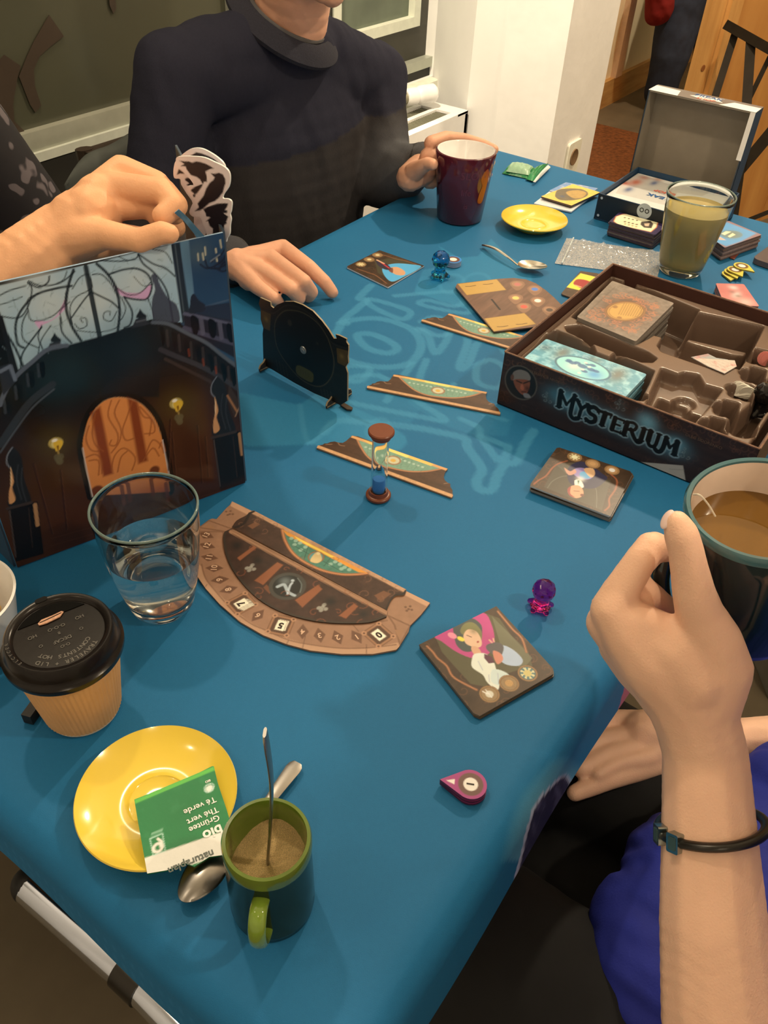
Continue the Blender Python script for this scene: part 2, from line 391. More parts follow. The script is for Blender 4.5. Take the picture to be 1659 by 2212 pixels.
# floor
concrete = mat('grey_brown_floor', (104, 88, 62), rough=0.55, noise=0.25, nscale=5, bump=0.1, bscale=60)
struct(link('floor', MB().box((-2.2, -2.4, -0.05), (8.0, 3.2, 0.0)), concrete, smooth=0))
struct(link('ceiling', MB().box((-2.2, -2.4, 3.20), (8.0, 3.2, 3.26)), mat('ceiling_paint', (190, 172, 140), rough=0.9), smooth=0))
struct(link('wall_back', MB().box((-2.2, -2.5, 0), (8.0, -2.4, 3.20)), plaster, smooth=0)); struct(link('wall_left', MB().box((-2.3, -2.4, 0), (-2.2, 3.2, 3.20)), plaster, smooth=0))
# window wall: pieces around the openings (opening 1 x -0.9..1.50, opening 2 x 1.60..2.02)
zs = TZ-0.10
w = MB(); w.box((-2.2, WY, 0), (W2X+0.4, WY+0.2, zs)); w.box((-2.2, WY, 2.2), (W2X+0.4, WY+0.2, 3.20)); w.box((-2.2, WY, zs), (-0.95, WY+0.2, 2.2))
w.box((2.24, WY, zs), (W2X+0.4, WY+0.2, 2.2)); w.box((1.53, WY, zs), (1.76, WY+0.2, 2.2))
struct(link('wall_window', w, plaster, smooth=0))
dark = mat('gap_shade_dark', (22, 19, 14), rough=0.6)
struct(link('gap_shade_strip', MB().box((-0.95, WY+0.012, zs), (1.53, WY+0.06, TZ-0.012)).box((1.76, WY+0.012, zs), (2.24, WY+0.06, TZ-0.075)), dark, smooth=0))  # dark strip painted for the shade of the gap under the frames
struct(link('wall_outside', MB().box((-2.2, WY+0.5, 0), (2.6, WY+0.56, 2.6)), mat('night_outside', (60, 58, 42), rough=0.9, noise=0.3, nscale=2), smooth=0))
alu = mat('dull_aluminium', (176, 168, 138), rough=0.45, metal=0.35, noise=0.05)
pane_m = mat('dusty_window_glass', (76, 72, 52), rough=0.22, noise=0.10, nscale=3, spec=0.6)
def window(name, x0, x1, zb, y, fr=0.045, m=alu, pm=pane_m, z1=2.15):
    f = MB(); f.box((x0, y, zb), (x1, y+0.04, zb+fr)); f.box((x0, y, z1-fr), (x1, y+0.04, z1)); f.box((x0, y, zb+fr), (x0+fr, y+0.04, z1-fr)); f.box((x1-fr, y, zb+fr), (x1, y+0.04, z1-fr))
    o = struct(link(name, f, m, smooth=0))
    link('pane', MB().box((x0+fr, y+0.018, zb+fr), (x1-fr, y+0.024, z1-fr)), pm, o, smooth=0)
    return o
w1 = window('window_1', -0.93, 1.51, TZ-0.012, WY+0.02, fr=0.052)
b = MB(); b.box((-0.92, WY+0.012, TZ-0.010), (1.50, WY+0.02, TZ+0.006)); link('glazing_bead', b, mat('pale_bead', (200, 194, 165), rough=0.5), w1, smooth=0)
# vinyl letter shapes on the big pane
Wp = Plane((0, WY+0.036, TZ), (1, 0, 0), (0, 0, 1))
decal = mat('brown_window_film', (62, 48, 34), rough=0.5)
for sh in ([(105, 32), (137, 78), (108, 100), (84, 122), (72, 150), (74, 185), (88, 228), (75, 242), (64, 226), (40, 165), (58, 120), (72, 90)],
           [(8, 118), (44, 142), (36, 170), (27, 225), (30, 262), (53, 284), (52, 312), (22, 290), (-20, 268), (-20, 150)],
           [(232, -30), (248, -10), (249, 20), (244, 30), (236, 12)]):
    q = [Wp.w(*Wp.uv(*a)) for a in sh]; mb = MB(); n = len(q)
    mb.v = [tuple(a) for a in q]+[tuple(a+np.array([0, -0.0012, 0])) for a in q]; mb.f = [tuple(range(n)), tuple(range(2*n-1, n-1, -1))]+[(i, i+n, (i+1) % n+n, (i+1) % n) for i in range(n)]; mb.mi = [0]*len(mb.f)
    mb.v = [tuple(np.array(a)+np.array([0, -0.0005, 0])) for a in mb.v]
    link('window_letter', mb, decal, w1, smooth=0)
# darker, smaller window beside it
dkframe = mat('dark_bronze_frame', (52, 46, 32), rough=0.4)
WX=0.15
w2 = struct(link('window_2', MB().box((1.61+WX, WY+0.03, TZ-0.07), (1.66+WX, WY+0.07, 2.15)).box((2.04+WX, WY+0.03, TZ-0.07), (2.085+WX, WY+0.07, 2.15)).box((1.66+WX, WY+0.03, TZ-0.07), (2.04+WX, WY+0.07, TZ+0.03)), dkframe, smooth=0))
link('lower_bar', MB().box((1.61+WX, WY+0.005, TZ-0.075), (2.09+WX, WY+0.03, TZ-0.05)), alu, w2, smooth=0)
sash = MB(); sash.box((1.66+WX, WY+0.025, TZ+0.03), (2.04+WX, WY+0.06, TZ+0.055)); sash.box((2.01+WX, WY+0.025, TZ+0.055), (2.04+WX, WY+0.06, 2.12)); sash.box((1.66+WX, WY+0.025, TZ+0.055), (1.69+WX, WY+0.06, 2.12))
link('sash', sash, mat('cream_sash', (214, 204, 168), rough=0.5), w2, smooth=0)
link('pane', MB().box((1.69+WX, WY+0.045, TZ+0.055), (2.01+WX, WY+0.05, 2.12)), mat('grey_glass', (96, 98, 74), rough=0.15, noise=0.2, nscale=8), w2, smooth=0)
struct(link('trim_1', MB().box((-2.0, WY-0.035, TZ-0.122), (2.225, WY+0.0, TZ-0.10)), mat('sill_white', (232, 218, 180), rough=0.5), smooth=0))
# end wall with the bright chimney breast
struct(link('wall_right', MB().prism([(W2X+0.012, 1.078), (W2X+0.40, 1.078), (W2X+0.40, WY+0.2), (2.235, WY+0.2), (2.235, WY), (2.064, 1.18)], 0, 3.20), plaster, smooth=0))
pl = MB(); pl.box((W2X, 0.916, 0), (W2X+0.28, 1.078, 3.20))
struct(link('wall_pillar', pl, plaster2, smooth=0))
# socket on the pillar's side
sk = empty('wall_socket', 'white double wall socket low on the side face of the cream pillar', 'socket', (2.20, 0.9155, TZ-0.22))
link('face_plate', MB().prism(rrect(0.075, 0.150, 0.008), 0, 0.008, frame((2.185, 0.916, TZ-0.235), (1, 0, 0), (0, -1, 0))), mat('socket_white', (238, 222, 184), rough=0.4), sk)
for k in (-1, 1):
    link('socket_well', MB().lathe([(0, 0.001), (0.016, 0.001), (0.019, 0.003), (0.021, 0.003), (0.021, 0)], 24, frame((2.185, 0.908, TZ-0.235+k*0.035), (1, 0, 0), (0, -1, 0))), mat('socket_shadow', (120, 88, 54), rough=0.6), sk)
# radiator with grille top
rd = empty('radiator', 'cream panel radiator with three grey grille slots under the window', 'radiator', (1.5, 1.22, TZ-0.75))
radm = mat('radiator_enamel', (250, 236, 196), rough=0.35, noise=0.02)
RX0, RX1, RY0, RY1, RZ0, RZ1 = 0.75, 2.055, 1.17, 1.36, 0.06, TZ-0.115
link('casing', MB().box((RX0, RY0, RZ0), (RX1, RY0+0.012, RZ1)).box((RX0, RY1-0.012, RZ0), (RX1, RY1, RZ1)).box((RX0, RY0, RZ0), (RX0+0.012, RY1, RZ1)).box((RX1-0.012, RY0, RZ0), (RX1, RY1, RZ1)), radm, rd, smooth=0)
tp = MB(); gz = RZ1
for y0, y1 in ((RY0, RY0+0.022), (RY0+0.066, RY0+0.080), (RY0+0.114, RY0+0.128), (RY1-0.022, RY1)): tp.box((RX0, y0, gz), (RX1, y1, gz+0.006))
tp.box((RX1-0.05, RY0, gz+0.0005), (RX1, RY1, gz+0.0065)); tp.box((RX0, RY0, gz+0.0005), (RX0+0.05, RY1, gz+0.0065))
link('top_grille', tp, radm, rd, smooth=0)
fin = MB()
for i in range(150):
    x = RX0+0.05+i*(RX1-RX0-0.1)/150; fin.box((x, RY0+0.015, gz-0.03), (x+0.0035, RY1-0.015, gz+0.001))
fo = link('fin', fin, mat('radiator_fins', (120, 112, 84), rough=0.6), rd, smooth=0); fo['kind'] = 'stuff'
v = empty('radiator_valve', 'white thermostat valve on the right end of the radiator', 'valve', (1.985, 1.30, TZ-0.10))
Mv = axisM((1.93, 1.285, TZ-0.075), (2.035, 1.245, TZ-0.073))
link('dial', MB().lathe([(0, 0), (0.017, 0), (0.021, 0.006), (0.021, 0.03), (0.017, 0.034), (0.021, 0.038), (0.023, 0.045), (0.023, 0.085), (0.018, 0.092), (0, 0.092)], 24, Mv), mat('valve_white', (252, 246, 220), rough=0.3), v)
link('stem', MB().tube([(1.90, 1.30, TZ-0.088), (1.935, 1.283, TZ-0.075)], 0.014, 12).tube([(1.90, 1.30, TZ-0.115), (1.90, 1.30, TZ-0.085)], 0.011), mat('brass_grey', (140, 128, 96), rough=0.4, metal=0.6), v)
# passage behind the pillar
struct(link('wall_far', MB().box((4.35, 1.80, 0), (8.0, 1.90, 3.20)), mat('far_cream', (236, 212, 160), rough=0.8, noise=0.05, nscale=3), smooth=0))
struct(link('wall_passage', MB().box((4.25, 1.78, 0), (4.35, 3.2, 3.20)), mat('passage_grey', (172, 144, 104), rough=0.8, noise=0.08), smooth=0))
struct(link('wall_end', MB().box((7.9, -2.4, 0), (8.0, 1.8, 3.20)), mat('end_cream', (205, 180, 130), rough=0.8), smooth=0))
struct(link('baseboard_far', MB().box((4.40, 1.775, 0), (8.0, 1.80, 0.13)), mat('pine_baseboard', (205, 158, 88), rough=0.5, col2=(180, 128, 66), stretch=(1, 8, 8), nscale=6), smooth=0))
dj = MB(); dj.box((4.30, 1.745, 0), (4.40, 1.80, 2.3)); dj.box((4.385, 1.74, 0), (4.405, 1.80, 2.3))
struct(link('trim_2', dj, mat('grey_door_jamb', (150, 128, 98), rough=0.7), smooth=0))
df = struct(link('trim_3', MB().box((4.62, 1.770, 0.13), (4.70, 1.80, 2.3)), mat('pale_jamb', (225, 190, 150), rough=0.7), smooth=0))
tag(link('door_mat', MB().box((2.55, 0.98, 0.0), (4.24, 1.72, 0.012)), mat('brown_coir', (112, 62, 24), rough=0.95, noise=0.35, nscale=60, bump=1.0, bscale=400), smooth=0),
    'large brown coir mat on the floor of the passage', 'mat')
# pine partition (planks) behind the stand
pp0 = np.array([3.05, 0.86, 0.0]); pdir = np.array([math.cos(R_(-20)), math.sin(R_(-20)), 0])
pn = on_plane(1483, 200, pp0, np.cross(pdir, [0, 0, 1])); pp0 = pp0+pdir*((pn-pp0)@pdir)
pine = mat('orange_pine', (208, 144, 70), rough=0.5, col2=(186, 118, 50), nscale=3.5, stretch=(3.5, 3.5, 0.35), bump=0.15)
pe = mat('pale_pine_edge', (216, 156, 82), rough=0.5, col2=(190, 128, 60), nscale=5, stretch=(6, 6, 0.6))
pt = empty('pine_partition', 'orange pine board partition behind the blue open box', 'partition', tuple(pp0))
PMx = frame(tuple(pp0), tuple(pdir)); s0 = 0.0
for i, wd_ in enumerate((0.075, 0.06, 0.52, 0.52, 0.52)):
    pr = 0.012 if i == 1 else (0.0 if i else -0.004)
    link('plank', MB().box((s0+0.0015, -pr-0.012, 0.0), (s0+wd_-0.0015, 0.014, 2.35), PMx), pe if i < 2 else pine, pt, smooth=0); s0 += wd_
kn = MB()
for s_, z_ in ((0.03, 1.02), (0.04, 0.62), (0.035, 0.33), (0.30, 0.75), (0.42, 0.48), (0.62, 0.9), (0.28, 0.2)):
    kn.lathe([(0, 0.0008), (0.009, 0.0008), (0.010, 0)], 14, PMx @ Matrix.Translation((s_, -0.0095 if s_ > 0.1 else -0.009, z_)) @ Matrix.Rotation(R_(90), 4, 'X'))
link('knot', kn, mat('knot_brown', (140, 78, 30), rough=0.6), pt)
# black steel stand in front of it
es = empty('metal_stand', 'dark steel folding stand leaning in front of the pine partition', 'stand', tuple(Q(1560, 470, 2.75)*np.array([1, 1, 0])))
steel = mat('dark_steel', (0.018, 0.013, 0.008), raw=True, rough=0.6, metal=0.0, spec=0.15, noise=0.15)
def bar(a, b, wd=0.028, th=0.012, name='bar', par=es, m=steel):
    a, b = Vector(a), Vector(b); d = (b-a).normalized(); n = Vector(tuple(CC))-(a+b)/2; n = (n-d*n.dot(d)).normalized(); v_ = n.cross(d)
    M = Matrix(((d.x, v_.x, n.x, a.x), (d.y, v_.y, n.y, a.y), (d.z, v_.z, n.z, a.z), (0, 0, 0, 1)))
    return link(name, MB().box((0, -wd/2, -th/2), ((b-a).length, wd/2, th/2), M), m, par, smooth=0)
bar(Q(1570, 54, 2.55), Q(1690, 122, 2.42), 0.026, 0.02, 'top_bar')
bar(Q(1590, 66, 2.55), Q(1532, 250, 2.60), 0.022, 0.02, 'leg')
bar(Q(1622, 88, 2.50), Q(1606, 330, 2.52), 0.028, 0.02, 'leg')
bar(Q(1668, 112, 2.46), Q(1606, 240, 2.54), 0.014, 0.014, 'brace')
bar(Q(1700, 245, 2.42), Q(1575, 395, 2.56), 0.034, 0.014, 'brace')
bar(Q(1602, 330, 2.50), Q(1582, 478, 2.60), 0.030, 0.02, 'leg')
bar(Q(1620, 474, 2.75), Q(1700, 442, 2.75), 0.014, 0.014, 'foot_bar')

# ================================================================== TABLE AND CLOTH
TX0, TX1, TY0, TY1 = 0.122, 1.532, 0.102, 0.795
tb = empty('table', 'rectangular table under the blue cloth', 'table', (0.8, 0.44, 0))
tw = mat('table_wood', (120, 84, 52), rough=0.5)
link('table_top', MB().box((TX0, TY0, TZ-0.034), (TX1, TY1-0.003, TZ-0.006)), tw, tb, smooth=0)
for x in (0.42, 1.40):
    for y in (0.20, 0.70): link('leg', MB().tube([(x, y, 0), (x, y, TZ-0.034)], 0.022, 16), mat('chrome', (200, 195, 185), rough=0.12, metal=1.0, noise=0.02), tb)
# cloth surface
def cl_axis(s, lo, hi, drop_lo, drop_hi, r=0.028):
    """arc length s -> (coordinate, drop); s=0 at lo edge tangent, s=hi-lo at the other"""
    s = np.asarray(s, float); L = hi-lo; x = lo+s; z = np.zeros_like(s)
    for sg, e, mask, t in ((-1, lo, s < 0, -s), (1, hi, s > L, s-L)):
        a = np.minimum(t/r, PI/2); ex = np.maximum(t-r*PI/2, 0)
        x = np.where(mask, e+sg*(r*np.sin(a)+ex*0.12), x); z = np.where(mask, -(r*(1-np.cos(a))+ex*0.99), z)
    return x, z
def crop1(L): return [(480+a/2.676, 500+b/2.676) for a, b in L]
def crop2(L): return [(880+a/3.072, 940+b/3.072) for a, b in L]
def paint_cloth(p):
    p.fill(26, 98, 128); n = fbm(p.u, p.v, 7, 3); p.mix((n-0.45)*0.35, C(36, 116, 144))
    hi = (66, 138, 160); lt = (44, 120, 146)
    sk_ = 0.0032; p.soft = 0.0022
    # pale areas of the printed emblem
    p.poly(crop1([(1250, 80), (1370, 150), (1480, 140), (1555, 40), (1640, 130), (1780, 210), (1800, 330), (1700, 420), (1500, 330), (1480, 470), (1330, 420), (1110, 350), (1160, 220), (1330, 190)]), lt, 0.75)
    p.poly(crop1([(110, 930), (440, 1000), (640, 880), (700, 990), (900, 1080), (1060, 1180), (1070, 1220), (1030, 1260), (900, 1290), (520, 1230), (140, 1240), (60, 1170), (40, 1020)]), lt, 0.8)
    p.poly(crop1([(700, 790), (900, 800), (1160, 1000), (1090, 1110), (640, 1090), (600, 960)]), lt, 0.35)
    p.poly(crop1([(1060, 980), (1300, 900), (1700, 1050), (1640, 1180), (1420, 1170), (1240, 1100)]), lt, 0.35)
    p.poly(crop1([(0, 880), (100, 930), (60, 1170), (0, 1200)]), lt, 0.5)
    W = 0.0118
    def ln(L, w=W, closed=False, a=0.5, sp=True): p.line(spl(crop1(L), 5, closed) if sp else crop1(L), w, hi, a, closed=closed)
    ln([(700, 520), (900, 500), (1090, 560), (1150, 660), (1080, 760), (900, 780), (700, 730), (640, 640), (680, 550)], closed=True)
    ln([(780, 600), (860, 590), (980, 640), (1010, 680), (950, 700), (840, 670)], closed=True)
    ln([(860, 390), (1070, 450), (1075, 490), (1020, 500), (865, 430)], W*0.9, closed=True)
    ln([(860, 310), (790, 385), (830, 400), (700, 510), (720, 530)], W)
    ln([(1000, 370), (1340, 345), (1400, 395), (1340, 430), (1190, 395), (1150, 420), (1400, 470), (1450, 430)], W*0.8)
    ln([(1130, 560), (1190, 600), (1230, 700), (1290, 640), (1330, 570), (1420, 620), (1370, 780), (1420, 770), (1480, 640), (1580, 640), (1640, 700)], W*0.9)
    ln([(1150, 520), (1230, 490), (1330, 530), (1340, 570), (1250, 600), (1160, 560)], W*0.8)
    ln([(1490, 760), (1560, 740), (1640, 800), (1600, 900), (1480, 870), (1470, 790)], W*0.8, closed=True)
    ln([(720, 780), (850, 790), (800, 860), (700, 850)], W*0.8, closed=True)
    ln([(640, 870), (900, 830), (1160, 1000), (1290, 1090), (1100, 1060), (800, 1000), (640, 960)], W*0.8)
    ln([(1100, 760), (1000, 900), (950, 980)], W*0.8); ln([(1180, 740), (1140, 880), (1240, 960), (1330, 980)], W*0.8)
    ln([(1340, 880), (1310, 980), (1240, 980)], W*0.7); ln([(450, 1000), (500, 1220), (630, 1100)], W*0.5, a=0.4)
    ln([(590, 1160), (660, 1095), (800, 1100), (1100, 1130), (1260, 1160), (1400, 1195), (1420, 1250), (1500, 1370), (1470, 1440), (1490, 1490), (1560, 1490), (1590, 1410), (1640, 1340), (1700, 1330), (1750, 1230), (1800, 1150)], W*0.95)
    ln([(1490, 1180), (1590, 1320), (1640, 1300), (1655, 1240), (1500, 1185)], W*0.8, closed=True, sp=False)
    ln([(1380, 1080), (1480, 1130), (1490, 1190)], W*0.7); ln([(1360, 1000), (1640, 1090)], W*0.6, a=0.4)
    p.ring(crop1([(900, 1140)])[0], 0.02, 0.012, 0.004, hi, 20, 0.35); p.ring(crop1([(1330, 300)])[0], 0.03, 0.016, 0.005, hi, 20, 0.3); p.ring(crop1([(1470, 300)])[0], 0.035, 0.02, 0.005, hi, 20, 0.3)
    # small dark figure printed on the overhang, with its pale outline, and the pink mark
    p.soft = 0.0015; X = (p.u-0.30)/1.0
    D = p.drop
    fig = (p.u > 0.26) & (p.u < 0.42)
    c0 = lambda uu: 0.006+0.035*np.clip((uu-0.285)/0.09, 0, 1)
def cloth():
    sp = 0.0030; Lx, Ly = TX1-TX0, TY1-TY0
    # s coordinates measured along the cloth; overhang 0.06-0.16
    sx = np.arange(-0.072, Lx+0.12, sp); sy = np.arange(-0.085, Ly+0.16, sp)
    X, zx = cl_axis(sx, TX0, TX1, 0, 0); Y, zy = cl_axis(sy, TY0, TY1, 0, 0)
    GX, GY = np.meshgrid(X, Y); ZX, ZY = np.meshgrid(zx, zy); SX, SY = np.meshgrid(sx, sy)
    Z = -np.maximum(-ZX, -ZY)-0.15*np.minimum(-ZX, -ZY)
    u, v = GX.ravel(), GY.ravel(); z = Z.ravel()
    # gentle waves only where nothing is pressed flat, always downward
    wv = fbm(u, v, 9, 11)*0.0012+fbm(u, v, 22, 5)*0.0004
    flat = (z > -0.002); z = z-np.where(flat, wv*0.6, 0)
    hang = np.clip(-z/0.05, 0, 1)
    u2 = u+hang*0.0015*np.sin(v*22)*(ZX.ravel() < -0.01); v2 = v+hang*0.002*np.sin(u*17+1)*(ZY.ravel() < -0.01)
    p = Paint(SX.ravel()+TX0, SY.ravel()+TY0, lambda a, b: P(a, b)[:2]); p.drop = -z; paint_cloth(p)
    # stitching along the near hem, wear at the far fold
    s1 = SX.ravel(); t1 = SY.ravel()
    for off in (-0.052, -0.064):
        st = (np.abs(s1-off) < 0.0022)*((np.sin((t1)*2*PI/0.009) > -0.2)); p.mix(st*0.22, C(70, 130, 160))
    # printed figure on the right-hand overhang
    wp = np.stack([u2, v2, z+TZ], 1)-CC; cx, cy, cz = wp@CR[0], wp@CR[1], wp@CR[2]; pe_ = Paint(W_PX/2+F_PX*cx/cz, H_PX/2+F_PX*cy/cz, soft=4)
    qa = np.array(spl([(1218, 1676), (1196, 1694), (1160, 1735), (1140, 1790), (1126, 1850), (1110, 1905), (1096, 1960), (1150, 1960), (1230, 1840), (1245, 1740), (1232, 1690)], 4, True))
    nr_ = (s1 < 0.40); d = pe_.seg(qa, True); ins = pe_.inside(qa) & nr_
    p.mix(np.clip(1-d/45, 0, 1)*0.38*(~ins)*nr_*(pe_.v < 1860), C(130, 190, 190)); p.mix(ins*1.0, C(34, 34, 50)); p.mix((d < 2.6)*0.85*nr_*(pe_.v < 1900), C(185, 185, 190))
    n_ = fbm(pe_.u*2, pe_.v, 0.05, 9); p.mix(ins*np.clip((n_-0.5)*3, 0, 0.6), C(96, 92, 108))
    qk = np.array([(1352, 1470), (1340, 1520), (1325, 1560), (1300, 1600), (1420, 1560), (1420, 1470)]); pk = pe_.inside(qk) & (t1 < -0.02); p.mix(pk*np.clip(0.5+fbm(s1, t1, 40, 4)*0.7, 0, 0.95), C(176, 92, 100))
    mb = MB(); ny, nx = GX.shape; idx = np.arange(nx*ny).reshape(ny, nx)
    f = np.stack([idx[:-1, :-1], idx[:-1, 1:], idx[1:, 1:], idx[1:, :-1]], -1).reshape(-1, 4)
    mb.v = np.stack([u2, v2, z+TZ], 1).tolist(); mb.f = f.tolist(); mb.mi = [0]*len(mb.f); mb.c = p.c
    m = mat('blue_satin_cloth', rough=0.62, spec=0.35, attr=True, noise=0.05, nscale=300, bump=0.25, bscale=1800)
    return tag(link('tablecloth', mb, m, smooth=180), 'blue printed cloth spread over the whole table with faint pale lettering', 'tablecloth')
cloth()
# ================================================================== THINGS ON THE TABLE
T0 = TZ+0.0006
def base(px, py): p = P(px, py, 0); return Vector((p[0], p[1], T0))
def vert(b, top=1.0): return axisM(b, (b[0], b[1], b[2]+top))
clear = glassm('clear_glass', (0.97, 1.0, 0.98), 0.0, 1.5)
def tumbler(name, label, b, r0, r1, h, wall, floor_t, level, wm, grp=None, wname='water', bulge=0.0):
    t = empty(name, label, 'glass', tuple(b), 0, grp); M = vert(b); n = 16
    ro = lambda z: r0+(r1-r0)*(z/h)**0.9+bulge*math.sin(PI*z/h)
    out = [(0, 0.0012), (r0*0.75, 0.0012), (r0-0.002, 0.0), (r0, 0.002)]+[(ro(h*k/n), h*k/n) for k in range(1, n)]+[(r1, h-0.001), (r1-wall*0.5, h+0.0004), (r1-wall, h-0.001)]
    inn = [(ro(h*k/n)-wall, h*k/n) for k in range(n-1, 0, -1) if h*k/n > floor_t+0.006]+[(ro(floor_t)-wall-0.003, floor_t+0.0015), (r0*0.5, floor_t), (0, floor_t)]
    link('tumbler_body', MB().lathe(out+inn, 96, M), clear, t, smooth=60)
    link('rim', MB().lathe([(r1+0.0002, h-0.0014), (r1+0.0003, h-0.0004), (r1-wall*0.5, h+0.0007), (r1-wall-0.0002, h-0.0004), (r1-wall-0.0001, h-0.0014)], 96, M), mat('rim_pale_tint', (150, 168, 146), rough=0.08, alpha=0.45, spec=0.8), t, smooth=180)  # pale ring added over the glass to keep the rim from going black
    e = 0.0002; wpts = [(0, floor_t+e), (r0*0.5, floor_t+e), (ro(floor_t)-wall-0.003+e, floor_t+0.0015+e)]
    wpts += [(ro(h*k/n)-wall+e, h*k/n) for k in range(1, n) if floor_t+0.006 < h*k/n < level]+[(ro(level)-wall+e, level+0.0008), (ro(level)-wall-0.002, level), (0, level-0.0002)]
    link(wname, MB().lathe(wpts, 96, M), wm, t, smooth=60)
    return t
tumbler('drinking_glass', 'clear glass half full of water in front of the painted cardboard screen', base(352, 1303), 0.0265, 0.0425, 0.113, 0.0016, 0.010, 0.066, waterm('water', (1, 1, 1)), bulge=0.0025)
tumbler('drinking_glass', 'tall glass of cloudy pale yellow drink beside the blue open box', base(1467, 585), 0.031, 0.049, 0.118, 0.0018, 0.010, 0.096, None or mat('cloudy_tea', (206, 176, 96), rough=0.4, trans=0.45, ior=1.33, noise=0.02), bulge=0.0005, wname='drink')

# ---- takeaway cup
b = base(181, 1528); t = empty('takeaway_cup', 'ribbed brown paper cup with black sip lid', 'cup', tuple(b))
M = vert(b); r0, r1, h = 0.0275, 0.0385, 0.080
kraft = mat('kraft_paper', (206, 150, 90), rough=0.85, noise=0.06, nscale=50)
link('paper_cup', MB().lathe([(0, 0.004), (r0-0.002, 0.004), (r0-0.001, 0), (r0, 0.0005), (r1, h), (r1-0.001, h), (r1-0.002, h-0.002), (r0-0.001, 0.006), (0, 0.006)], 72, M), mat('cup_paper_white', (214, 188, 150), rough=0.8), t)
mb = MB(); nr = 62; seg = nr*6; nz = 12; v = []
for j in range(nz+1):
    z = 0.004+(0.070-0.004)*j/nz; rr = r0+(r1-r0)*z/h+0.0006
    for i in range(seg):
        a = 2*PI*i/seg; rib = 0.0006*(0.5+0.5*math.cos(2*PI*nr*i/seg+j*0.5)); v.append(((rr+rib)*math.cos(a), (rr+rib)*math.sin(a), z))
f = [(j*seg+i, j*seg+(i+1) % seg, (j+1)*seg+(i+1) % seg, (j+1)*seg+i) for j in range(nz) for i in range(seg)]
mb.add([tuple(M @ Vector(q)) for q in v], f); link('ribbed_sleeve', mb, kraft, t)
lidm = mat('black_lid_plastic', (24, 19, 15), rough=0.24, noise=0.05, spec=0.32, bump=0.05, bscale=200)
zl = 0.071
prof = [(r1+0.0012, zl), (r1+0.0035, zl), (r1+0.0040, zl+0.0020), (r1+0.0040, zl+0.0050), (r1+0.0022, zl+0.0064), (r1+0.0012, zl+0.0078), (r1+0.0006, zl+0.0100), (r1-0.0010, zl+0.0185), (r1-0.0024, zl+0.0200), (r1-0.0044, zl+0.0200), (r1-0.0066, zl+0.0186), (r1-0.0076, zl+0.0165), (0, zl+0.0165)]
lo = link('lid', MB().lathe(prof, 96, M), lidm, t, smooth=40)
# deep sip side: a flat crescent painted black for its sunken shade, and the drinking hole, paper rim showing through the tear
ztop = zl+0.0166; ang = math.radians(95)
def cres(r, a0, a1, inner, n=16): return [(r*math.cos(a0+(a1-a0)*k/n), r*math.sin(a0+(a1-a0)*k/n)) for k in range(n+1)]
cm = MB().prism(cres(0.0300, R_(16), R_(122), 0), ztop, ztop+0.0005, M); link('recess_shade', cm, mat('lid_recess_shade', (6, 5, 4), rough=0.5, spec=0.08), lo)
link('drinking_hole', MB().prism([(q[0]*1.0, q[1]) for q in rrect(0.009, 0.0045, 0.0022, cx=0.0, cy=0.0)], 0, 0.0003, M @ Matrix.Translation((0.0348*math.cos(R_(72)), 0.0348*math.sin(R_(72)), zl+0.0201)) @ Matrix.Rotation(R_(-18), 4, 'Z')), mat('hole_black', (3, 3, 3), rough=0.9), lo)
tear = MB().prism([(-0.009, -0.0012), (-0.004, -0.002), (0.006, -0.001), (0.0098, 0.0024), (0.0085, 0.0036), (0.002, 0.0030), (-0.006, 0.0030), (-0.0092, 0.0008)], 0, 0.0008, M @ Matrix.Translation((0.0045, 0.0145, ztop+0.0005)) @ Matrix.Rotation(R_(-20), 4, 'Z'))
link('torn_opening', tear, mat('skin_pink_tear', (190, 138, 100), rough=0.6, noise=0.2, nscale=600), lo)
tl = MB().prism([(-0.008, -0.0002), (0.0, 0.0003), (0.0082, 0.0012), (0.008, 0.0018), (0.0, 0.0010), (-0.008, 0.0004)], 0.0008, 0.0010, M @ Matrix.Translation((0.0047, 0.0150, ztop+0.0005)) @ Matrix.Rotation(R_(-20), 4, 'Z'))
link('slit', tl, mat('hole_black', (3, 3, 3)), lo)
em = MB()
# embossed words: read upright by the drinker opposite (rotated)
rotw = R_(33.6-90+180)                                # text turned away from the camera
def arc_text(s, r, a_mid, size, z, inward=True):
    n = len(s); da = size*0.72/r
    for i, ch in enumerate(s):
        if ch == ' ': continue
        a = a_mid-(i-(n-1)/2)*da
        mm = M @ Matrix.Rotation(a, 4, 'Z') @ Matrix.Translation((0, -r, z)) @ Matrix.Rotation(PI, 4, 'Z'); text_mb(em, ch, mm, size, 0.02)
a_near = 33.6-90+90-90
arc_text('TRAVELER + LID', 0.0272, R_(-24), 0.0046, zl+0.0167); arc_text('CONTENTS HOT', 0.0212, R_(-24), 0.0046, zl+0.0167)
for s_, x_, y_, sz in (('DECAF', 0.000, -0.0065, 0.0042), ('O-O', 0.0, -0.0125, 0.0035), ('O-O-O', 0.0, 0.0065, 0.0040), ('8', 0.0, 0.0005, 0.0035), ('HO', 0.017, 0.0075, 0.0042), ('HO', -0.017, 0.0065, 0.0042), ('O', 0.0145, -0.0035, 0.0036), ('O', -0.0145, -0.0045, 0.0036)):
    text_mb(em, s_, M @ Matrix.Rotation(R_(-20), 4, 'Z') @ Matrix.Translation((x_, y_, zl+0.0169)) @ Matrix.Rotation(PI, 4, 'Z'), sz, 0.01)
for i, ch in enumerate('RECYCLE'):
    a = R_(150)+i*R_(6.0); text_mb(em, ch, M @ Matrix.Rotation(a, 4, 'Z') @ Matrix.Translation((0.0345, 0, zl+0.0202)) @ Matrix.Rotation(R_(-90), 4, 'Z'), 0.0034, 0.0)
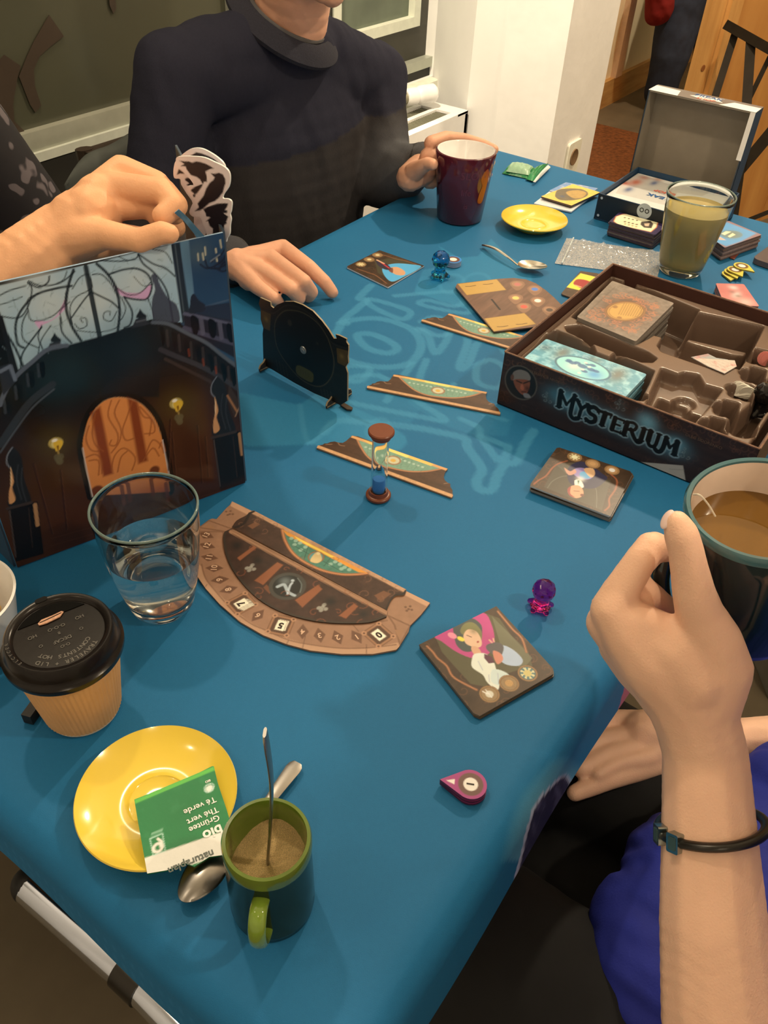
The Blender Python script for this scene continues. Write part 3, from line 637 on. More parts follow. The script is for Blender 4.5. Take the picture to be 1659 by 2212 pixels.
link('embossed_lettering', em, mat('lid_emboss', (92, 84, 70), rough=0.25), lo, smooth=0)

# ---- white bowl of peanuts at the left edge, on black feet
b = base(-28, 1400); b = Vector((b[0]-0.006, b[1]+0.01, T0)); t = empty('snack_bowl', 'white bowl of peanuts on dark feet at the left picture edge', 'bowl', tuple(b)); M = vert(b)
wm = mat('white_glaze', (240, 228, 196), rough=0.22, coat=0.4, noise=0.02)
link('bowl_wall', MB().lathe([(0, 0.008), (0.026, 0.008), (0.034, 0.012), (0.041, 0.028), (0.046, 0.056), (0.0475, 0.060), (0.0455, 0.0605), (0.044, 0.056), (0.038, 0.030), (0.030, 0.016), (0, 0.014)], 72, M), wm, t)
for a in (20, 110, 200, 290): link('foot', MB().lathe([(0, 0), (0.011, 0), (0.013, 0.002), (0.012, 0.007), (0.009, 0.0095), (0, 0.0095)], 24, vert(b+Vector((0.032*math.cos(R_(a)), 0.032*math.sin(R_(a)), 0)))), mat('black_rubber', (22, 20, 18), rough=0.5), t)
pn_ = mat('peanut', (226, 178, 104), rough=0.55, noise=0.15, nscale=200); pnp = None
k = 0
for i in range(34):
    a = rng.uniform(0, 6.28); rr = 0.030*math.sqrt(rng.uniform(0, 1)); z = 0.026+0.009*rng.rand()+0.006*(1-rr/0.03)
    Mx = Matrix.Translation(b+Vector((rr*math.cos(a), rr*math.sin(a), z))) @ Matrix.Rotation(rng.uniform(0, 6.28), 4, 'Z') @ Matrix.Rotation(rng.uniform(-0.6, 0.6), 4, 'Y')
    if pnp is None:
        m_ = MB(); m_.sphere((-0.0030, 0, 0), (0.0044, 0.0037, 0.0036), 12, 8); m_.sphere((0.0032, 0, 0), (0.0042, 0.0036, 0.0035), 12, 8); pnp = link('peanut', m_, pn_, None, smooth=180); pnp.location = (0, 0, 0); o = pnp
        bb = [v_.co.copy() for v_ in pnp.data.vertices]
    else: o = pnp.copy(); COL.objects.link(o)
    o.matrix_world = Mx; tag(o, 'shelled peanut heaped inside the white bowl', 'peanut', 'peanuts in the white bowl')
b2 = base(88, 1528)
tag(link('black_clip', MB().box((-0.016, -0.004, 0), (0.016, 0.004, 0.010), Matrix.Translation(b2) @ Matrix.Rotation(R_(20), 4, 'Z')).box((-0.004, -0.008, 0), (0.006, 0.006, 0.006), Matrix.Translation(b2) @ Matrix.Rotation(R_(20), 4, 'Z')), mat('black_rubber', (22, 20, 18), rough=0.5), smooth=0),
    'small black plastic clip between bowl and paper cup', 'clip')

# ---- yellow saucers
ylw = mat('yellow_glaze', (255, 196, 62), rough=0.16, coat=0.6, noise=0.02, nscale=10)
def saucer(label, c, R, hh=0.016):
    M = vert(c); r = R/0.0575
    pr = [(0, 0.0035), (0.026*r, 0.0035), (0.028*r, 0.000), (0.0305*r, 0.000), (0.033*r, 0.004), (0.045*r, hh*0.50), (0.0565*r, hh-0.001), (0.0575*r, hh), (0.0568*r, hh+0.0012), (0.050*r, hh*0.78), (0.043*r, hh*0.60), (0.036*r, 0.0073), (0.029*r, 0.0060), (0.0225*r, 0.0054), (0.0212*r, 0.0060), (0.0202*r, 0.0052), (0.010*r, 0.0048), (0, 0.0050)]
    return tag(link('saucer', MB().lathe(pr, 96, M), ylw, smooth=60), label, 'saucer', 'yellow espresso saucers')
saucer('yellow saucer holding the green tea wrapper, near table edge', base(345, 1741), 0.0555)
saucer('empty yellow saucer on the far part of the table', base(1151, 492), 0.0545)

# ---- green espresso mug with brown sugar
b = base(590, 1947); t = empty('espresso_cup', 'small olive green cup filled with brown sugar', 'cup', tuple(b)); M = vert(b); hE = 0.083
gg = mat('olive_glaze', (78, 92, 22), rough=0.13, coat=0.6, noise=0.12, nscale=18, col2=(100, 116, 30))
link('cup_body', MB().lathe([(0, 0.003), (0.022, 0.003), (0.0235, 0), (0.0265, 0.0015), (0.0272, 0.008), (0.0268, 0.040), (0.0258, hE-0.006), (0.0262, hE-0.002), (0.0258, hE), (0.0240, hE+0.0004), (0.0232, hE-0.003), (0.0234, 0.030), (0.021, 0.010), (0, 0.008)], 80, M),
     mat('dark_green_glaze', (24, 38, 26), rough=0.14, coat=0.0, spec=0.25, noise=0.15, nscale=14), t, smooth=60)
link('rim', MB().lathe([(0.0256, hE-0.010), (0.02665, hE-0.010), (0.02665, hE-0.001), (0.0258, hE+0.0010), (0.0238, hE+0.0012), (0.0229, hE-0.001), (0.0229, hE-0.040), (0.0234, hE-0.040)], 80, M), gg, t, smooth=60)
ah = math.atan2(P(575, 2040)[1]-b[1], P(575, 2040)[0]-b[0]); Mh = M @ Matrix.Rotation(ah, 4, 'Z')
hp = spl([(0.0245, 0, 0.060), (0.034, 0, 0.064), (0.0415, 0, 0.057), (0.0425, 0, 0.044), (0.0385, 0, 0.032), (0.031, 0, 0.024), (0.0255, 0, 0.021)], 6)
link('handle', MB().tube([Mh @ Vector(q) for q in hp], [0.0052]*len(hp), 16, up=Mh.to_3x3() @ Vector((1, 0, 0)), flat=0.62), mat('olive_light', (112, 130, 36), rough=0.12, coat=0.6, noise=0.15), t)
# sugar surface: uneven disc
mb = MB(); ns, nrad = 64, 16; v = [(0, 0, 0.057)]
for j in range(1, nrad+1):
    for i in range(ns):
        a = 2*PI*i/ns; r = 0.0231*j/nrad; x, y = r*math.cos(a), r*math.sin(a); z = 0.056+0.003*math.sin(3*a)*(j/nrad)+0.006*(x/0.023)+(rng.rand()-.5)*0.0008+0.003*math.exp(-((x-.004)**2+(y-.002)**2)/1e-4); v.append((x, y, z))
f = [(0, 1+i, 1+(i+1) % ns) for i in range(ns)]+[(1+(j-1)*ns+i, 1+j*ns+i, 1+j*ns+(i+1) % ns, 1+(j-1)*ns+(i+1) % ns) for j in range(1, nrad) for i in range(ns)]
mb.add([tuple(M @ Vector(q)) for q in v], f); so = tag(link('sugar', mb, mat('brown_sugar', (206, 166, 102), rough=0.9, noise=0.3, nscale=1800, bump=1.0, bscale=2500), smooth=180), 'brown sugar filling the small olive green cup', 'sugar'); so['kind'] = 'stuff'
# spoons
steelm = mat('spoon_steel', (190, 176, 146), rough=0.22, metal=1.0, noise=0.08, nscale=30, raw=False)
def spoon(name, label, tip, neck, bowl_c, bowl_dir, L, Wb, up=(0, 0, 1), Wh=0.0085, deep=0.0035, parent=None, arch=0.004, flip=False, mm=None):
    """handle ribbon from tip to neck, then an oval bowl"""
    tip, neck, bc = Vector(tip), Vector(neck), Vector(bowl_c); up = Vector(up).normalized(); t = empty(name, label, 'spoon', tuple(bc))
    path = spl([tuple(tip), tuple(tip.lerp(neck, 0.35)+up*arch), tuple(tip.lerp(neck, 0.75)+up*arch*0.6), tuple(neck), tuple(neck.lerp(bc, 0.25))], 6); n = len(path)
    mb = MB(); v = []; f = []
    for i, p in enumerate(path):
        s = i/(n-1); p = Vector(p); d = (Vector(path[min(i+1, n-1)])-Vector(path[max(i-1, 0)])).normalized(); side = d.cross(up).normalized(); nn = side.cross(d)
        w = Wh*0.5*(0.62+0.38*math.cos(min(s*1.6, 1)*PI*0.5+0)) if s > 0.08 else Wh*0.5*(0.55+0.45*math.sqrt(s/0.08))
        w = max(w*(1-0.62*min(1, s*1.15)), 0.0017); th = 0.0009
        for a_, b_ in ((w, th*.4), (w*.6, th), (-w*.6, th), (-w, th*.4), (-w, -th*.4), (-w*.6, -th), (w*.6, -th), (w, -th*.4)): v.append(tuple(p+side*a_+nn*b_))
    for i in range(n-1):
        for k in range(8): f.append((i*8+k, i*8+(k+1) % 8, (i+1)*8+(k+1) % 8, (i+1)*8+k))
    f.append(tuple(range(7, -1, -1))); f.append(tuple((n-1)*8+k for k in range(8))); mb.add(v, f); link('handle', mb, mm or steelm, t, smooth=60)
    D = Vector(bowl_dir).normalized(); S = D.cross(up).normalized(); U = S.cross(D); mb = MB(); v = []; nr, ns = 10, 40; sg = -1 if flip else 1
    for side_ in (0, 1):
        for j in range(nr+1):
            for i in range(ns):
                a = 2*PI*i/ns; r = j/nr; x, y = r*math.cos(a), r*math.sin(a); yw = y*Wb/2*(1-0.16*x); z = -deep*(1-r*r)*sg+(0.0005 if side_ else -0.0005)
                v.append(tuple(bc+D*(x*L/2)+S*yw+U*(z+deep*0.5)))
    m = (nr+1)*ns; f = [(j*ns+i, j*ns+(i+1) % ns, (j+1)*ns+(i+1) % ns, (j+1)*ns+i) for j in range(nr) for i in range(ns)]
    f += [(m+q[3], m+q[2], m+q[1], m+q[0]) for q in f]+[(nr*ns+i, nr*ns+(i+1) % ns, m+nr*ns+(i+1) % ns, m+nr*ns+i) for i in range(ns)]
    mb.add(v, f); link('bowl', mb, mm or steelm, t, smooth=60); return t
# spoon lying beside/behind the cup
tip, ne, bc = P(643, 1648, 0.004), P(512, 1820, 0.005), P(438, 1895, 0.006); d = bc-tip
spoon('teaspoon', 'teaspoon lying on the cloth behind the olive green cup', tip, ne+np.array([0.004, -0.001, 0]), bc, d, 0.040, 0.0255, Wh=0.0125, deep=0.0045, arch=0.001, flip=True, mm=mat('dull_steel', (150, 138, 118), rough=0.28, metal=1.0, noise=0.1))
# spoon standing in the sugar
sb = Vector((b[0], b[1], T0)); tipS = Vector(tuple(on_plane(572, 1582, tuple(sb+Vector((0.008, 0.0, 0))), tuple(-CR[2]*np.array([1, 1, 0])))))
b0 = sb+Vector((-0.004, -0.002, 0.036)); dv = (b0-tipS)
spoon('teaspoon', 'teaspoon standing upright in the brown sugar', tipS, tipS.lerp(b0, 0.80), b0, dv, 0.034, 0.022, up=tuple(Vector(tuple(CR[0]))*1.0+Vector((0, 0, .2))), Wh=0.012, deep=0.003, arch=0.003, mm=mat('dull_steel', (150, 138, 118)))
# far spoon
tip, ne, bc = P(1043, 529, 0.004), P(1118, 572, 0.006), P(1150, 576, 0.007)
spoon('teaspoon', 'bright teaspoon lying behind the wooden clue board', tip, ne, bc, bc-ne, 0.044, 0.030, Wh=0.010, deep=0.005, arch=0.005)

# ---- green tea wrapper on the saucer
tw_ = empty('tea_wrapper', 'torn green tea bag wrapper lying on the near yellow saucer', 'wrapper', tuple(P(395, 1775, 0.016)))
wpl = Plane((0, 0, TZ+0.0185), (1, 0, 0), (0, 1, 0))
c_tl, c_tr, c_br, c_bl = (290, 1727), (462, 1655), (513, 1822), (316, 1886)
def wrap_paint(p):
    p.fill(20, 118, 58); p.blob((400, 1740), 0.03, (14, 104, 50), 0.5); n = fbm(p.u, p.v, 120, 5); p.mix(np.clip(n-0.62, 0, 1)*0.8, C(70, 150, 90))
    def lerp(a, b_, t): return (a[0]+(b_[0]-a[0])*t, a[1]+(b_[1]-a[1])*t)
    L = [lerp(c_tl, c_bl, 0.80), lerp(c_tr, c_br, 0.80), (c_br[0]+8, c_br[1]+14), (c_bl[0]-4, c_bl[1]+12)]; p.poly(L, (232, 232, 205))
    p.poly([c_tl, c_tr, lerp(c_tr, c_br, 0.05), lerp(c_tl, c_bl, 0.06)], (92, 178, 66))
    # fair-trade style mark (curl in a box)
    p.line([(324, 1812), (351, 1800), (357, 1838), (331, 1848)], 0.0005, (190, 225, 190), closed=True); p.ring((341, 1831), 0.0030, 0.0026, 0.0018, (235, 240, 225)); p.line(spl([(347, 1828), (349, 1818), (341, 1812)], 4), 0.0016, (235, 240, 225))
    for q in range(3): p.line([(326+q, 1808-q*4), (350+q, 1797-q*4)], 0.0004, (170, 210, 170), 0.8)
    p.ring((452, 1702), 0.0034, 0.0030, 0.0006, (200, 225, 200)); p.ell((452, 1703), 0.0026, 0.0022, (225, 238, 220))
outl = [c_tl, (330, 1711), (380, 1690), (430, 1669), (458, 1655), c_tr, (470, 1690), (490, 1750), (505, 1800), (520, 1840), (488, 1846), (452, 1851), (420, 1872), (400, 1864), (360, 1880), (318, 1887), (308, 1830), (298, 1775)]
wo = art_poly('foil_sheet', wpl, outl, 0.0009, wrap_paint, 0.0016, (24, 100, 52), tw_, material=mat('foil_print', attr=True, rough=0.42, noise=0.04, nscale=60, bump=0.35, bscale=120, spec=0.4))
pu, pv = np.array(wpl.uv(*c_tl)), np.array(wpl.uv(*c_tr)); rotT = math.atan2(pv[1]-pu[1], pv[0]-pu[0])   # direction of the top seam
txt = MB(); wt = mat('print_white', (240, 244, 230), rough=0.4)
def lab(s, px, py, size, bold=0.02, rot=0.0, mb=txt, pl_=wpl, off=0.0004, al='CENTER', base_rot=None):
    u, v = pl_.uv(px, py); br = base_rot if base_rot is not None else rotT+PI
    M_ = frame(pl_.w(u, v, off), pl_.U, pl_.N) @ Matrix.Rotation(br+rot, 4, 'Z'); text_mb(mb, s, M_, size, bold, align=al)
lab('Té verde', 466, 1726, 0.0062, 0.012, al='LEFT'); lab('Thé vert', 471, 1748, 0.0062, 0.012, al='LEFT'); lab('Grüntee', 474, 1765, 0.0062, 0.012, al='LEFT'); lab('bio', 480, 1789, 0.0105, 0.03, al='LEFT'); lab('BIO', 449, 1688, 0.0024, 0.03)
link('printed_words', txt, wt, tw_, smooth=0)
t2 = MB(); lab('naturaplan', 413, 1862, 0.0072, 0.02, rot=R_(-2), mb=t2); link('grey_words', t2, mat('print_grey', (96, 100, 84), rough=0.5), tw_, smooth=0)

# ---- sand timer
b = base(817, 1073); t = empty('sand_timer', 'brown capped sand timer with blue sand standing mid table', 'sand timer', tuple(b)); M = vert(b)
br = mat('brown_plastic', (112, 56, 30), rough=0.35)
cap = [(0, 0), (0.0118, 0), (0.0128, 0.001), (0.0128, 0.0032), (0.0118, 0.0042), (0.0102, 0.0046), (0.0096, 0.0086), (0.0082, 0.0086), (0.0082, 0.0044), (0, 0.0044)]
link('base_cap', MB().lathe(cap, 48, M), br, t); hT = 0.083
link('top_cap', MB().lathe([(r, hT-z) for r, z in cap], 48, M), br, t)
link('outer_tube', MB().lathe([(0.0082, 0.0046), (0.0082, hT-0.0046), (0.0075, hT-0.0046), (0.0075, 0.0046), (0.0082, 0.0046)], 48, M), glassm('thin_plastic', (0.96, 0.98, 0.98), 0.02, 1.18), t, smooth=60)
bulb = [(0.0001, 0.006), (0.0058, 0.007), (0.0066, 0.012), (0.0066, 0.024), (0.0050, 0.034), (0.0014, 0.0405), (0.0011, 0.0415), (0.0014, 0.0425), (0.0050, 0.049), (0.0066, 0.059), (0.0066, 0.071), (0.0058, 0.076), (0.0001, 0.077)]
link('inner_bulb', MB().lathe(bulb, 48, M), glassm('thin_plastic2', (0.97, 0.98, 0.98), 0.0, 1.06), t, smooth=60)
link('blue_sand', MB().lathe([(0, 0.0068), (0.0056, 0.0072), (0.0063, 0.012), (0.0063, 0.0225), (0.0056, 0.0235), (0, 0.0238)], 40, M), mat('blue_sand', (66, 128, 186), rough=0.9, noise=0.1, nscale=1500), t)

# ---- purple mug with the man's hand
b = base(992, 470); t = empty('purple_mug', 'tall dark purple mug with white inside held by the man', 'mug', tuple(b)); M = vert(b); hP = 0.109; ra, rb = 0.0375, 0.0485
pm = mat('purple_glaze', (84, 26, 34), rough=0.12, coat=0.5, noise=0.05)
link('mug_body', MB().lathe([(0, 0.003), (ra-0.005, 0.003), (ra-0.003, 0), (ra, 0.002), (rb, hP-0.002), (rb-0.0004, hP), (rb-0.003, hP+0.0008)], 80, M), pm, t, smooth=60)
link('mug_inside', MB().lathe([(rb-0.003, hP+0.0008), (rb-0.0046, hP-0.001), (ra-0.001, 0.012), (ra-0.006, 0.008), (0, 0.007)], 80, M), mat('mug_white', (250, 244, 214), rough=0.2, coat=0.4), t, smooth=60)
def on_cone(a0, z0, rr0, rr1, H, up=True):
    def f(x, y):
        z = z0+y; r = rr0+(rr1-rr0)*z/H+0.0005; a = a0+x/r; q = M @ Vector((r*math.cos(a), r*math.sin(a), z)); return tuple(q)
    return f
ac = math.atan2(-b[1], -b[0]); tm = MB()
for s_, a_, z_, sz in (('SLOW', 0.42, 0.083, 0.017), ('life', 0.16, 0.056, 0.014), ('is', 0.2, 0.034, 0.012)):
    text_mb(tm, s_, None, sz, 0.0, warp=on_cone(ac+a_, z_, ra, rb, hP))
link('engraved_words', tm, mat('faint_mauve', (104, 46, 56), rough=0.25), t, smooth=0)
dm = MB(); pts = [(-0.004, 0.086), (0.004, 0.092), (0.010, 0.080), (0.009, 0.060), (0.006, 0.040), (0.001, 0.036), (-0.006, 0.040), (-0.005, 0.055), (-0.002, 0.066), (-0.007, 0.076)]; pts = spl(pts, 3, True)
fw = on_cone(ac+0.82, 0.0, ra, rb, hP); vs = [fw(x, y) for x, y in pts]; cvt = fw(0.002, 0.062); dm.add([cvt]+vs, [(0, 1+i, 1+(i+1) % len(vs)) for i in range(len(vs))])
link('orange_motif', dm, mat('copper_orange', (150, 66, 20), rough=0.25), t)
# ---- transparent figures (round head on a splayed base)
def ghost(label, b, m, s=1.0, rz=0.0):
    M = vert(b) @ Matrix.Rotation(rz, 4, 'Z'); fl = Flesh()
    L = lambda x, y, z: tuple(M @ Vector((x*s, y*s, z*s)))
    fl.ball(L(0, 0, 0.0225), (0.0108*s, 0.0108*s, 0.0108*s)); fl.limb([(L(0, 0, 0.016), 0.0062*s), (L(0, 0, 0.006), 0.0072*s)])
    for k in range(5):
        a = 2*PI*k/5; c_, s_ = math.cos(a), math.sin(a); fl.limb([(L(0.004*c_, 0.004*s_, 0.006), 0.0036*s), (L(0.0100*c_, 0.0100*s_, 0.0028), 0.0026*s)])
    fl.ball(L(0, 0, 0.0035), (0.0098*s, 0.0098*s, 0.0032*s))
    mb = fl.mesh(0.0006*s, 5); z0 = min(q[2] for q in mb.v); mb.v = [(x, y, max(z, T0)) for x, y, z in mb.v]
    return tag(link('ghost_pawn', mb, m, smooth=180), label, 'pawn')
def gel(name, c, k): m = glassm(name, c, 0.02, 1.42); v = m.node_tree.nodes.new('ShaderNodeVolumeAbsorption'); v.inputs[0].default_value = (*c, 1); v.inputs[1].default_value = k; m.node_tree.links.new(v.outputs[0], m.node_tree.nodes['Material Output'].inputs['Volume']); return m
ghost('magenta see-through pawn on the bare cloth', base(1166, 1313), gel('magenta_gel', (0.92, 0.08, 0.55), 40), 1.0, 0.4)
ghost('turquoise see-through pawn on the cloth behind the clue board', base(949, 601), gel('cyan_gel', (0.06, 0.60, 0.85), 40), 1.25, 0.2)
# ================================================================== GAME PIECES
def mk(x0, y0, s): return lambda L: [(x0+a/s, y0+b/s) for a, b in L]
cA = mk(880, 940, 3.072); cB = mk(400, 1060, 2.9625); cS = mk(0, 480, 2.9107); cH = mk(780, 800, 5.184); cF = mk(1070, 740, 2.817); c6 = mk(1060, 560, 2.77); c3 = mk(1300, 620, 4.62); cN = mk(480, 620, 4.1475); cG = mk(880, 560, 4.608); cL = mk(1370, 180, 5.74); cR = mk(1400, 440, 6.405); c4 = mk(1000, 320, 2.517)
one = lambda f, a, b: f([(a, b)])[0]
wood = (84, 56, 34)
def frame_art(p, q, seed):
    """carved dark wooden card frame; q = four corners"""
    p.fill(62, 44, 28); p.grain(160, 0.45, seed, 0.35, 1.0); p.scrolls(60, (p.u.min(), p.v.min(), p.u.max(), p.v.max()), (132, 84, 50), 0.35, 0.0007, 0.006, seed)
def medal(p, c, r, colr, fill, rays=False, rot=0):
    p.ell(c, r, r, (88, 60, 36)); p.ring(c, r*0.9, r*0.9, r*0.16, (150, 112, 66)); p.ell(c, r*0.78, r*0.78, colr)
    if rays:
        q = p.M([c])[0]; a = np.arctan2(p.v-q[1], p.u-q[0]); rr = np.hypot(p.u-q[0], p.v-q[1]); p.mix(((np.sin(a*8) > 0)*(rr < r*0.72)*(rr > r*.35))*0.8, C(232, 214, 150))
    p.ell(c, r*0.4, r*0.4, fill)
# ---- near card (lady with dark hair, magenta backdrop), two thick tiles
plc = table_plane(0.0042)
qn = cA([(78, 1390), (590, 1135), (968, 1550), (968, 1585), (490, 1858), (480, 1862), (440, 1845)])
def art_lady(p):
    frame_art(p, None, 3); g = lambda *a: one(cA, *a)
    p.poly(cA([(180, 1325), (500, 1175), (610, 1215), (690, 1330), (800, 1430), (830, 1530), (600, 1600), (520, 1670), (420, 1650), (300, 1520), (230, 1440)]), (84, 78, 50)); p.poly(cA([(560, 1200), (690, 1330), (830, 1480), (760, 1560), (620, 1400)]), (120, 116, 84), 0.6)
    p.poly(spl(cA([(185, 1330), (340, 1245), (500, 1178), (560, 1260), (578, 1370), (540, 1450), (440, 1480), (330, 1440), (230, 1370)]), 4, True), (188, 66, 118))
    p.poly(spl(cA([(305, 1260), (350, 1225), (430, 1215), (490, 1260), (495, 1330), (480, 1400), (425, 1435), (370, 1432), (325, 1390), (308, 1320)]), 4, True), (70, 76, 70))
    p.poly(spl(cA([(380, 1250), (440, 1245), (490, 1300), (490, 1360), (440, 1340), (380, 1330), (350, 1300)]), 4, True), (126, 120, 70), 0.9)
    p.poly(spl(cA([(372, 1330), (400, 1290), (455, 1300), (488, 1350), (492, 1395), (465, 1410), (420, 1400), (385, 1378)]), 4, True), (226, 182, 140)); p.blob(g(440, 1300), 0.004, (110, 100, 60), 0.6); p.line(cA([(395, 1328), (425, 1340)]), 0.0008, (90, 50, 34)); p.ell(g(468, 1372), 0.0012, 0.0009, (170, 60, 50)); p.ell(g(355, 1352), 0.0022, 0.0034, (232, 208, 70))
    p.ell(g(298, 1330), 0.003, 0.0042, (232, 140, 150))
    p.poly(spl(cA([(430, 1400), (470, 1410), (490, 1450), (450, 1460), (425, 1425)]), 3, True), (214, 160, 120))
    p.poly(spl(cA([(430, 1480), (450, 1450), (520, 1450), (570, 1500), (590, 1560), (610, 1660), (590, 1690), (530, 1640), (500, 1590), (430, 1540)]), 4, True), (224, 228, 226)); p.poly(spl(cA([(560, 1560), (620, 1560), (680, 1600), (640, 1660), (560, 1640)]), 4, True), (206, 214, 222))
    p.poly(spl(cA([(590, 1410), (640, 1395), (710, 1430), (765, 1490), (740, 1530), (650, 1520), (600, 1470)]), 4, True), (176, 188, 206)); p.poly(spl(cA([(530, 1390), (600, 1375), (640, 1410), (610, 1480), (560, 1450), (525, 1420)]), 4, True), (90, 84, 80))
    p.poly(spl(cA([(570, 1430), (620, 1450), (635, 1490), (600, 1520), (575, 1480)]), 4, True), (206, 130, 100)); p.poly(cA([(510, 1450), (560, 1470), (580, 1510), (540, 1515), (510, 1480)]), (86, 40, 56)); p.line(cA([(545, 1360), (560, 1375)]), 0.0016, (220, 160, 130)); p.line(cA([(570, 1350), (575, 1370)]), 0.0014, (220, 160, 130))
    for L in (((540, 1590), (545, 1640)), ((600, 1580), (605, 1650)), ((470, 1500), (500, 1560))): p.line(cA(L), 0.0006, (150, 156, 168), 0.7)
    for c_, f_, k_ in (((545, 1718), (210, 200, 170), 0), ((675, 1646), (196, 150, 88), 0), ((798, 1580), (206, 186, 110), 1)): medal(p, g(*c_), 0.0083, (150, 120, 78) if not k_ else (86, 120, 112), f_, k_)
    p.line(cA([(500, 1700), (520, 1712), (545, 1718)]), 0.001, (235, 225, 200)); p.line(cA([(520, 1690), (560, 1740)]), 0.0008, (225, 215, 190)); 
    for k in range(6): p.line(cA([(640+k*12, 1622+k*3), (652+k*12, 1660+k*3)]), 0.0004, (140, 96, 50), 0.7)
    for L in ([(130, 1400), (170, 1440), (200, 1480), (260, 1530), (300, 1600), (380, 1650), (460, 1690)], [(600, 1170), (650, 1230), (700, 1290), (760, 1350), (790, 1440)]): p.line(spl(cA(L), 4), 0.0022, (142, 88, 52), 0.9); p.line(spl(cA(L), 4), 0.0007, (190, 130, 84), 0.8)
t = empty('portrait_tile', 'square card tile of lady in white blouse on magenta, topmost of two', 'card tile', tuple(P(1045, 1430, 0.002)), 0, 'portrait tiles near the front')
art_poly('printed_face', plc, qn, 0.0007, art_lady, 0.0019, (120, 98, 70), t)
t = empty('portrait_tile', 'card tile hidden under the magenta lady tile, only edges showing', 'card tile', tuple(P(1045, 1430, 0)), 0, 'portrait tiles near the front')
art_poly('plain_face', table_plane(0.0021), [(a+1, b+5) for a, b in qn], 0.006, lambda p: p.fill(90, 70, 46), 0.0019, (92, 74, 50), t)
# ---- stack of four tiles by the box, top one a seer with a glowing ball
def art_seer(p):
    frame_art(p, None, 8); g = lambda *a: one(cA, *a)
    p.poly(cA([(985, 200), (1350, 300), (1290, 500), (905, 345)]), (72, 64, 48)); p.poly(cA([(980, 190), (1130, 180), (1210, 250), (1060, 260)]), (96, 92, 76), 0.5); p.line(spl(cA([(930, 350), (970, 300), (1060, 270), (1180, 310), (1250, 350), (1255, 480)]), 4), 0.0006, (130, 124, 104), 0.7)
    p.poly(spl(cA([(1060, 240), (1100, 190), (1180, 180), (1300, 260), (1325, 290), (1250, 350), (1160, 350), (1080, 320)]), 4, True), (44, 42, 66)); p.ell(g(1165, 255), 0.0095, 0.0105, (140, 120, 160)); p.ell(g(1180, 265), 0.006, 0.006, (80, 150, 178)); p.blob(g(1150, 290), 0.005, (230, 225, 235), 0.8)
    p.poly(spl(cA([(1040, 215), (1080, 240), (1110, 225), (1120, 250), (1070, 265)]), 3, True), (196, 140, 112)); p.poly(spl(cA([(1170, 225), (1230, 220), (1245, 260), (1215, 280)]), 3, True), (206, 160, 112))
    p.poly(spl(cA([(1110, 300), (1150, 300), (1170, 345), (1120, 350)]), 3, True), (232, 226, 214)); p.poly(cA([(1128, 300), (1142, 300), (1135, 330)]), (52, 96, 66))
    p.poly(spl(cA([(1065, 360), (1095, 335), (1140, 335), (1165, 365), (1165, 400), (1120, 418), (1075, 395)]), 4, True), (214, 150, 108)); p.poly(spl(cA([(1062, 360), (1085, 340), (1080, 385), (1110, 412), (1075, 400)]), 4, True), (150, 62, 56)); p.ell(g(1160, 398), 0.0022, 0.002, (110, 60, 48)); p.line(cA([(1105, 370), (1140, 372)]), 0.001, (100, 50, 34))
    for c_, f_, k_ in (((1110, 145), (232, 222, 170), 1), ((1230, 190), (196, 150, 96), 0), ((1358, 232), (226, 216, 200), 0)): medal(p, g(*c_), 0.0080, (150, 118, 78) if k_ else (176, 134, 86), f_, k_)
    for L in ([(1060, 170), (1000, 190), (960, 220), (920, 270), (870, 300), (840, 325)], [(1350, 260), (1390, 300), (1380, 360), (1340, 420), (1340, 470), (1310, 500)]): p.line(spl(cA(L), 4), 0.0018, (150, 82, 50), 0.9)
qs = cA([(990, 85), (1010, 82), (1480, 240), (1492, 262), (1352, 530), (1340, 535), (815, 335), (820, 320)])
gname = 'portrait tiles stacked before the brown box'; hh = [0.0021, 0.0042, 0.0063, 0.0092]
desc = ['bottom tile of the portrait stack in front of brown box', 'second tile from the bottom of the portrait stack', 'tile just under the top one of the portrait stack', 'top tile of the stack by the brown box, seer holding glowing ball']
offs = [(0.002, -0.001, 0), (0.001, 0.0005, 1), (0.0025, -0.0012, -1), (0, 0, 0)]
plS = table_plane(0.0092); uvS = [plS.uv(*a) for a in qs]
for k in range(4):
    dx, dy, rz = offs[k]; cx_, cy_ = np.mean(uvS, 0); ca, sa = math.cos(R_(rz*0.8)), math.sin(R_(rz*0.8))
    ol = [(cx_+dx+(a-cx_)*ca-(b_-cy_)*sa, cy_+dy+(a-cx_)*sa+(b_-cy_)*ca) for a, b_ in uvS]
    t = empty('portrait_tile', desc[k], 'card tile', (cx_, cy_, TZ+hh[k]-0.002), 0, gname)
    art_poly('printed_face' if k == 3 else 'plain_face', table_plane(hh[k]), ol, 0.0008 if k == 3 else 0.006, art_seer if k == 3 else (lambda p: p.fill(84, 66, 46)), 0.0019, (196, 184, 160) if k == 3 else (130, 118, 96), t, px=False)
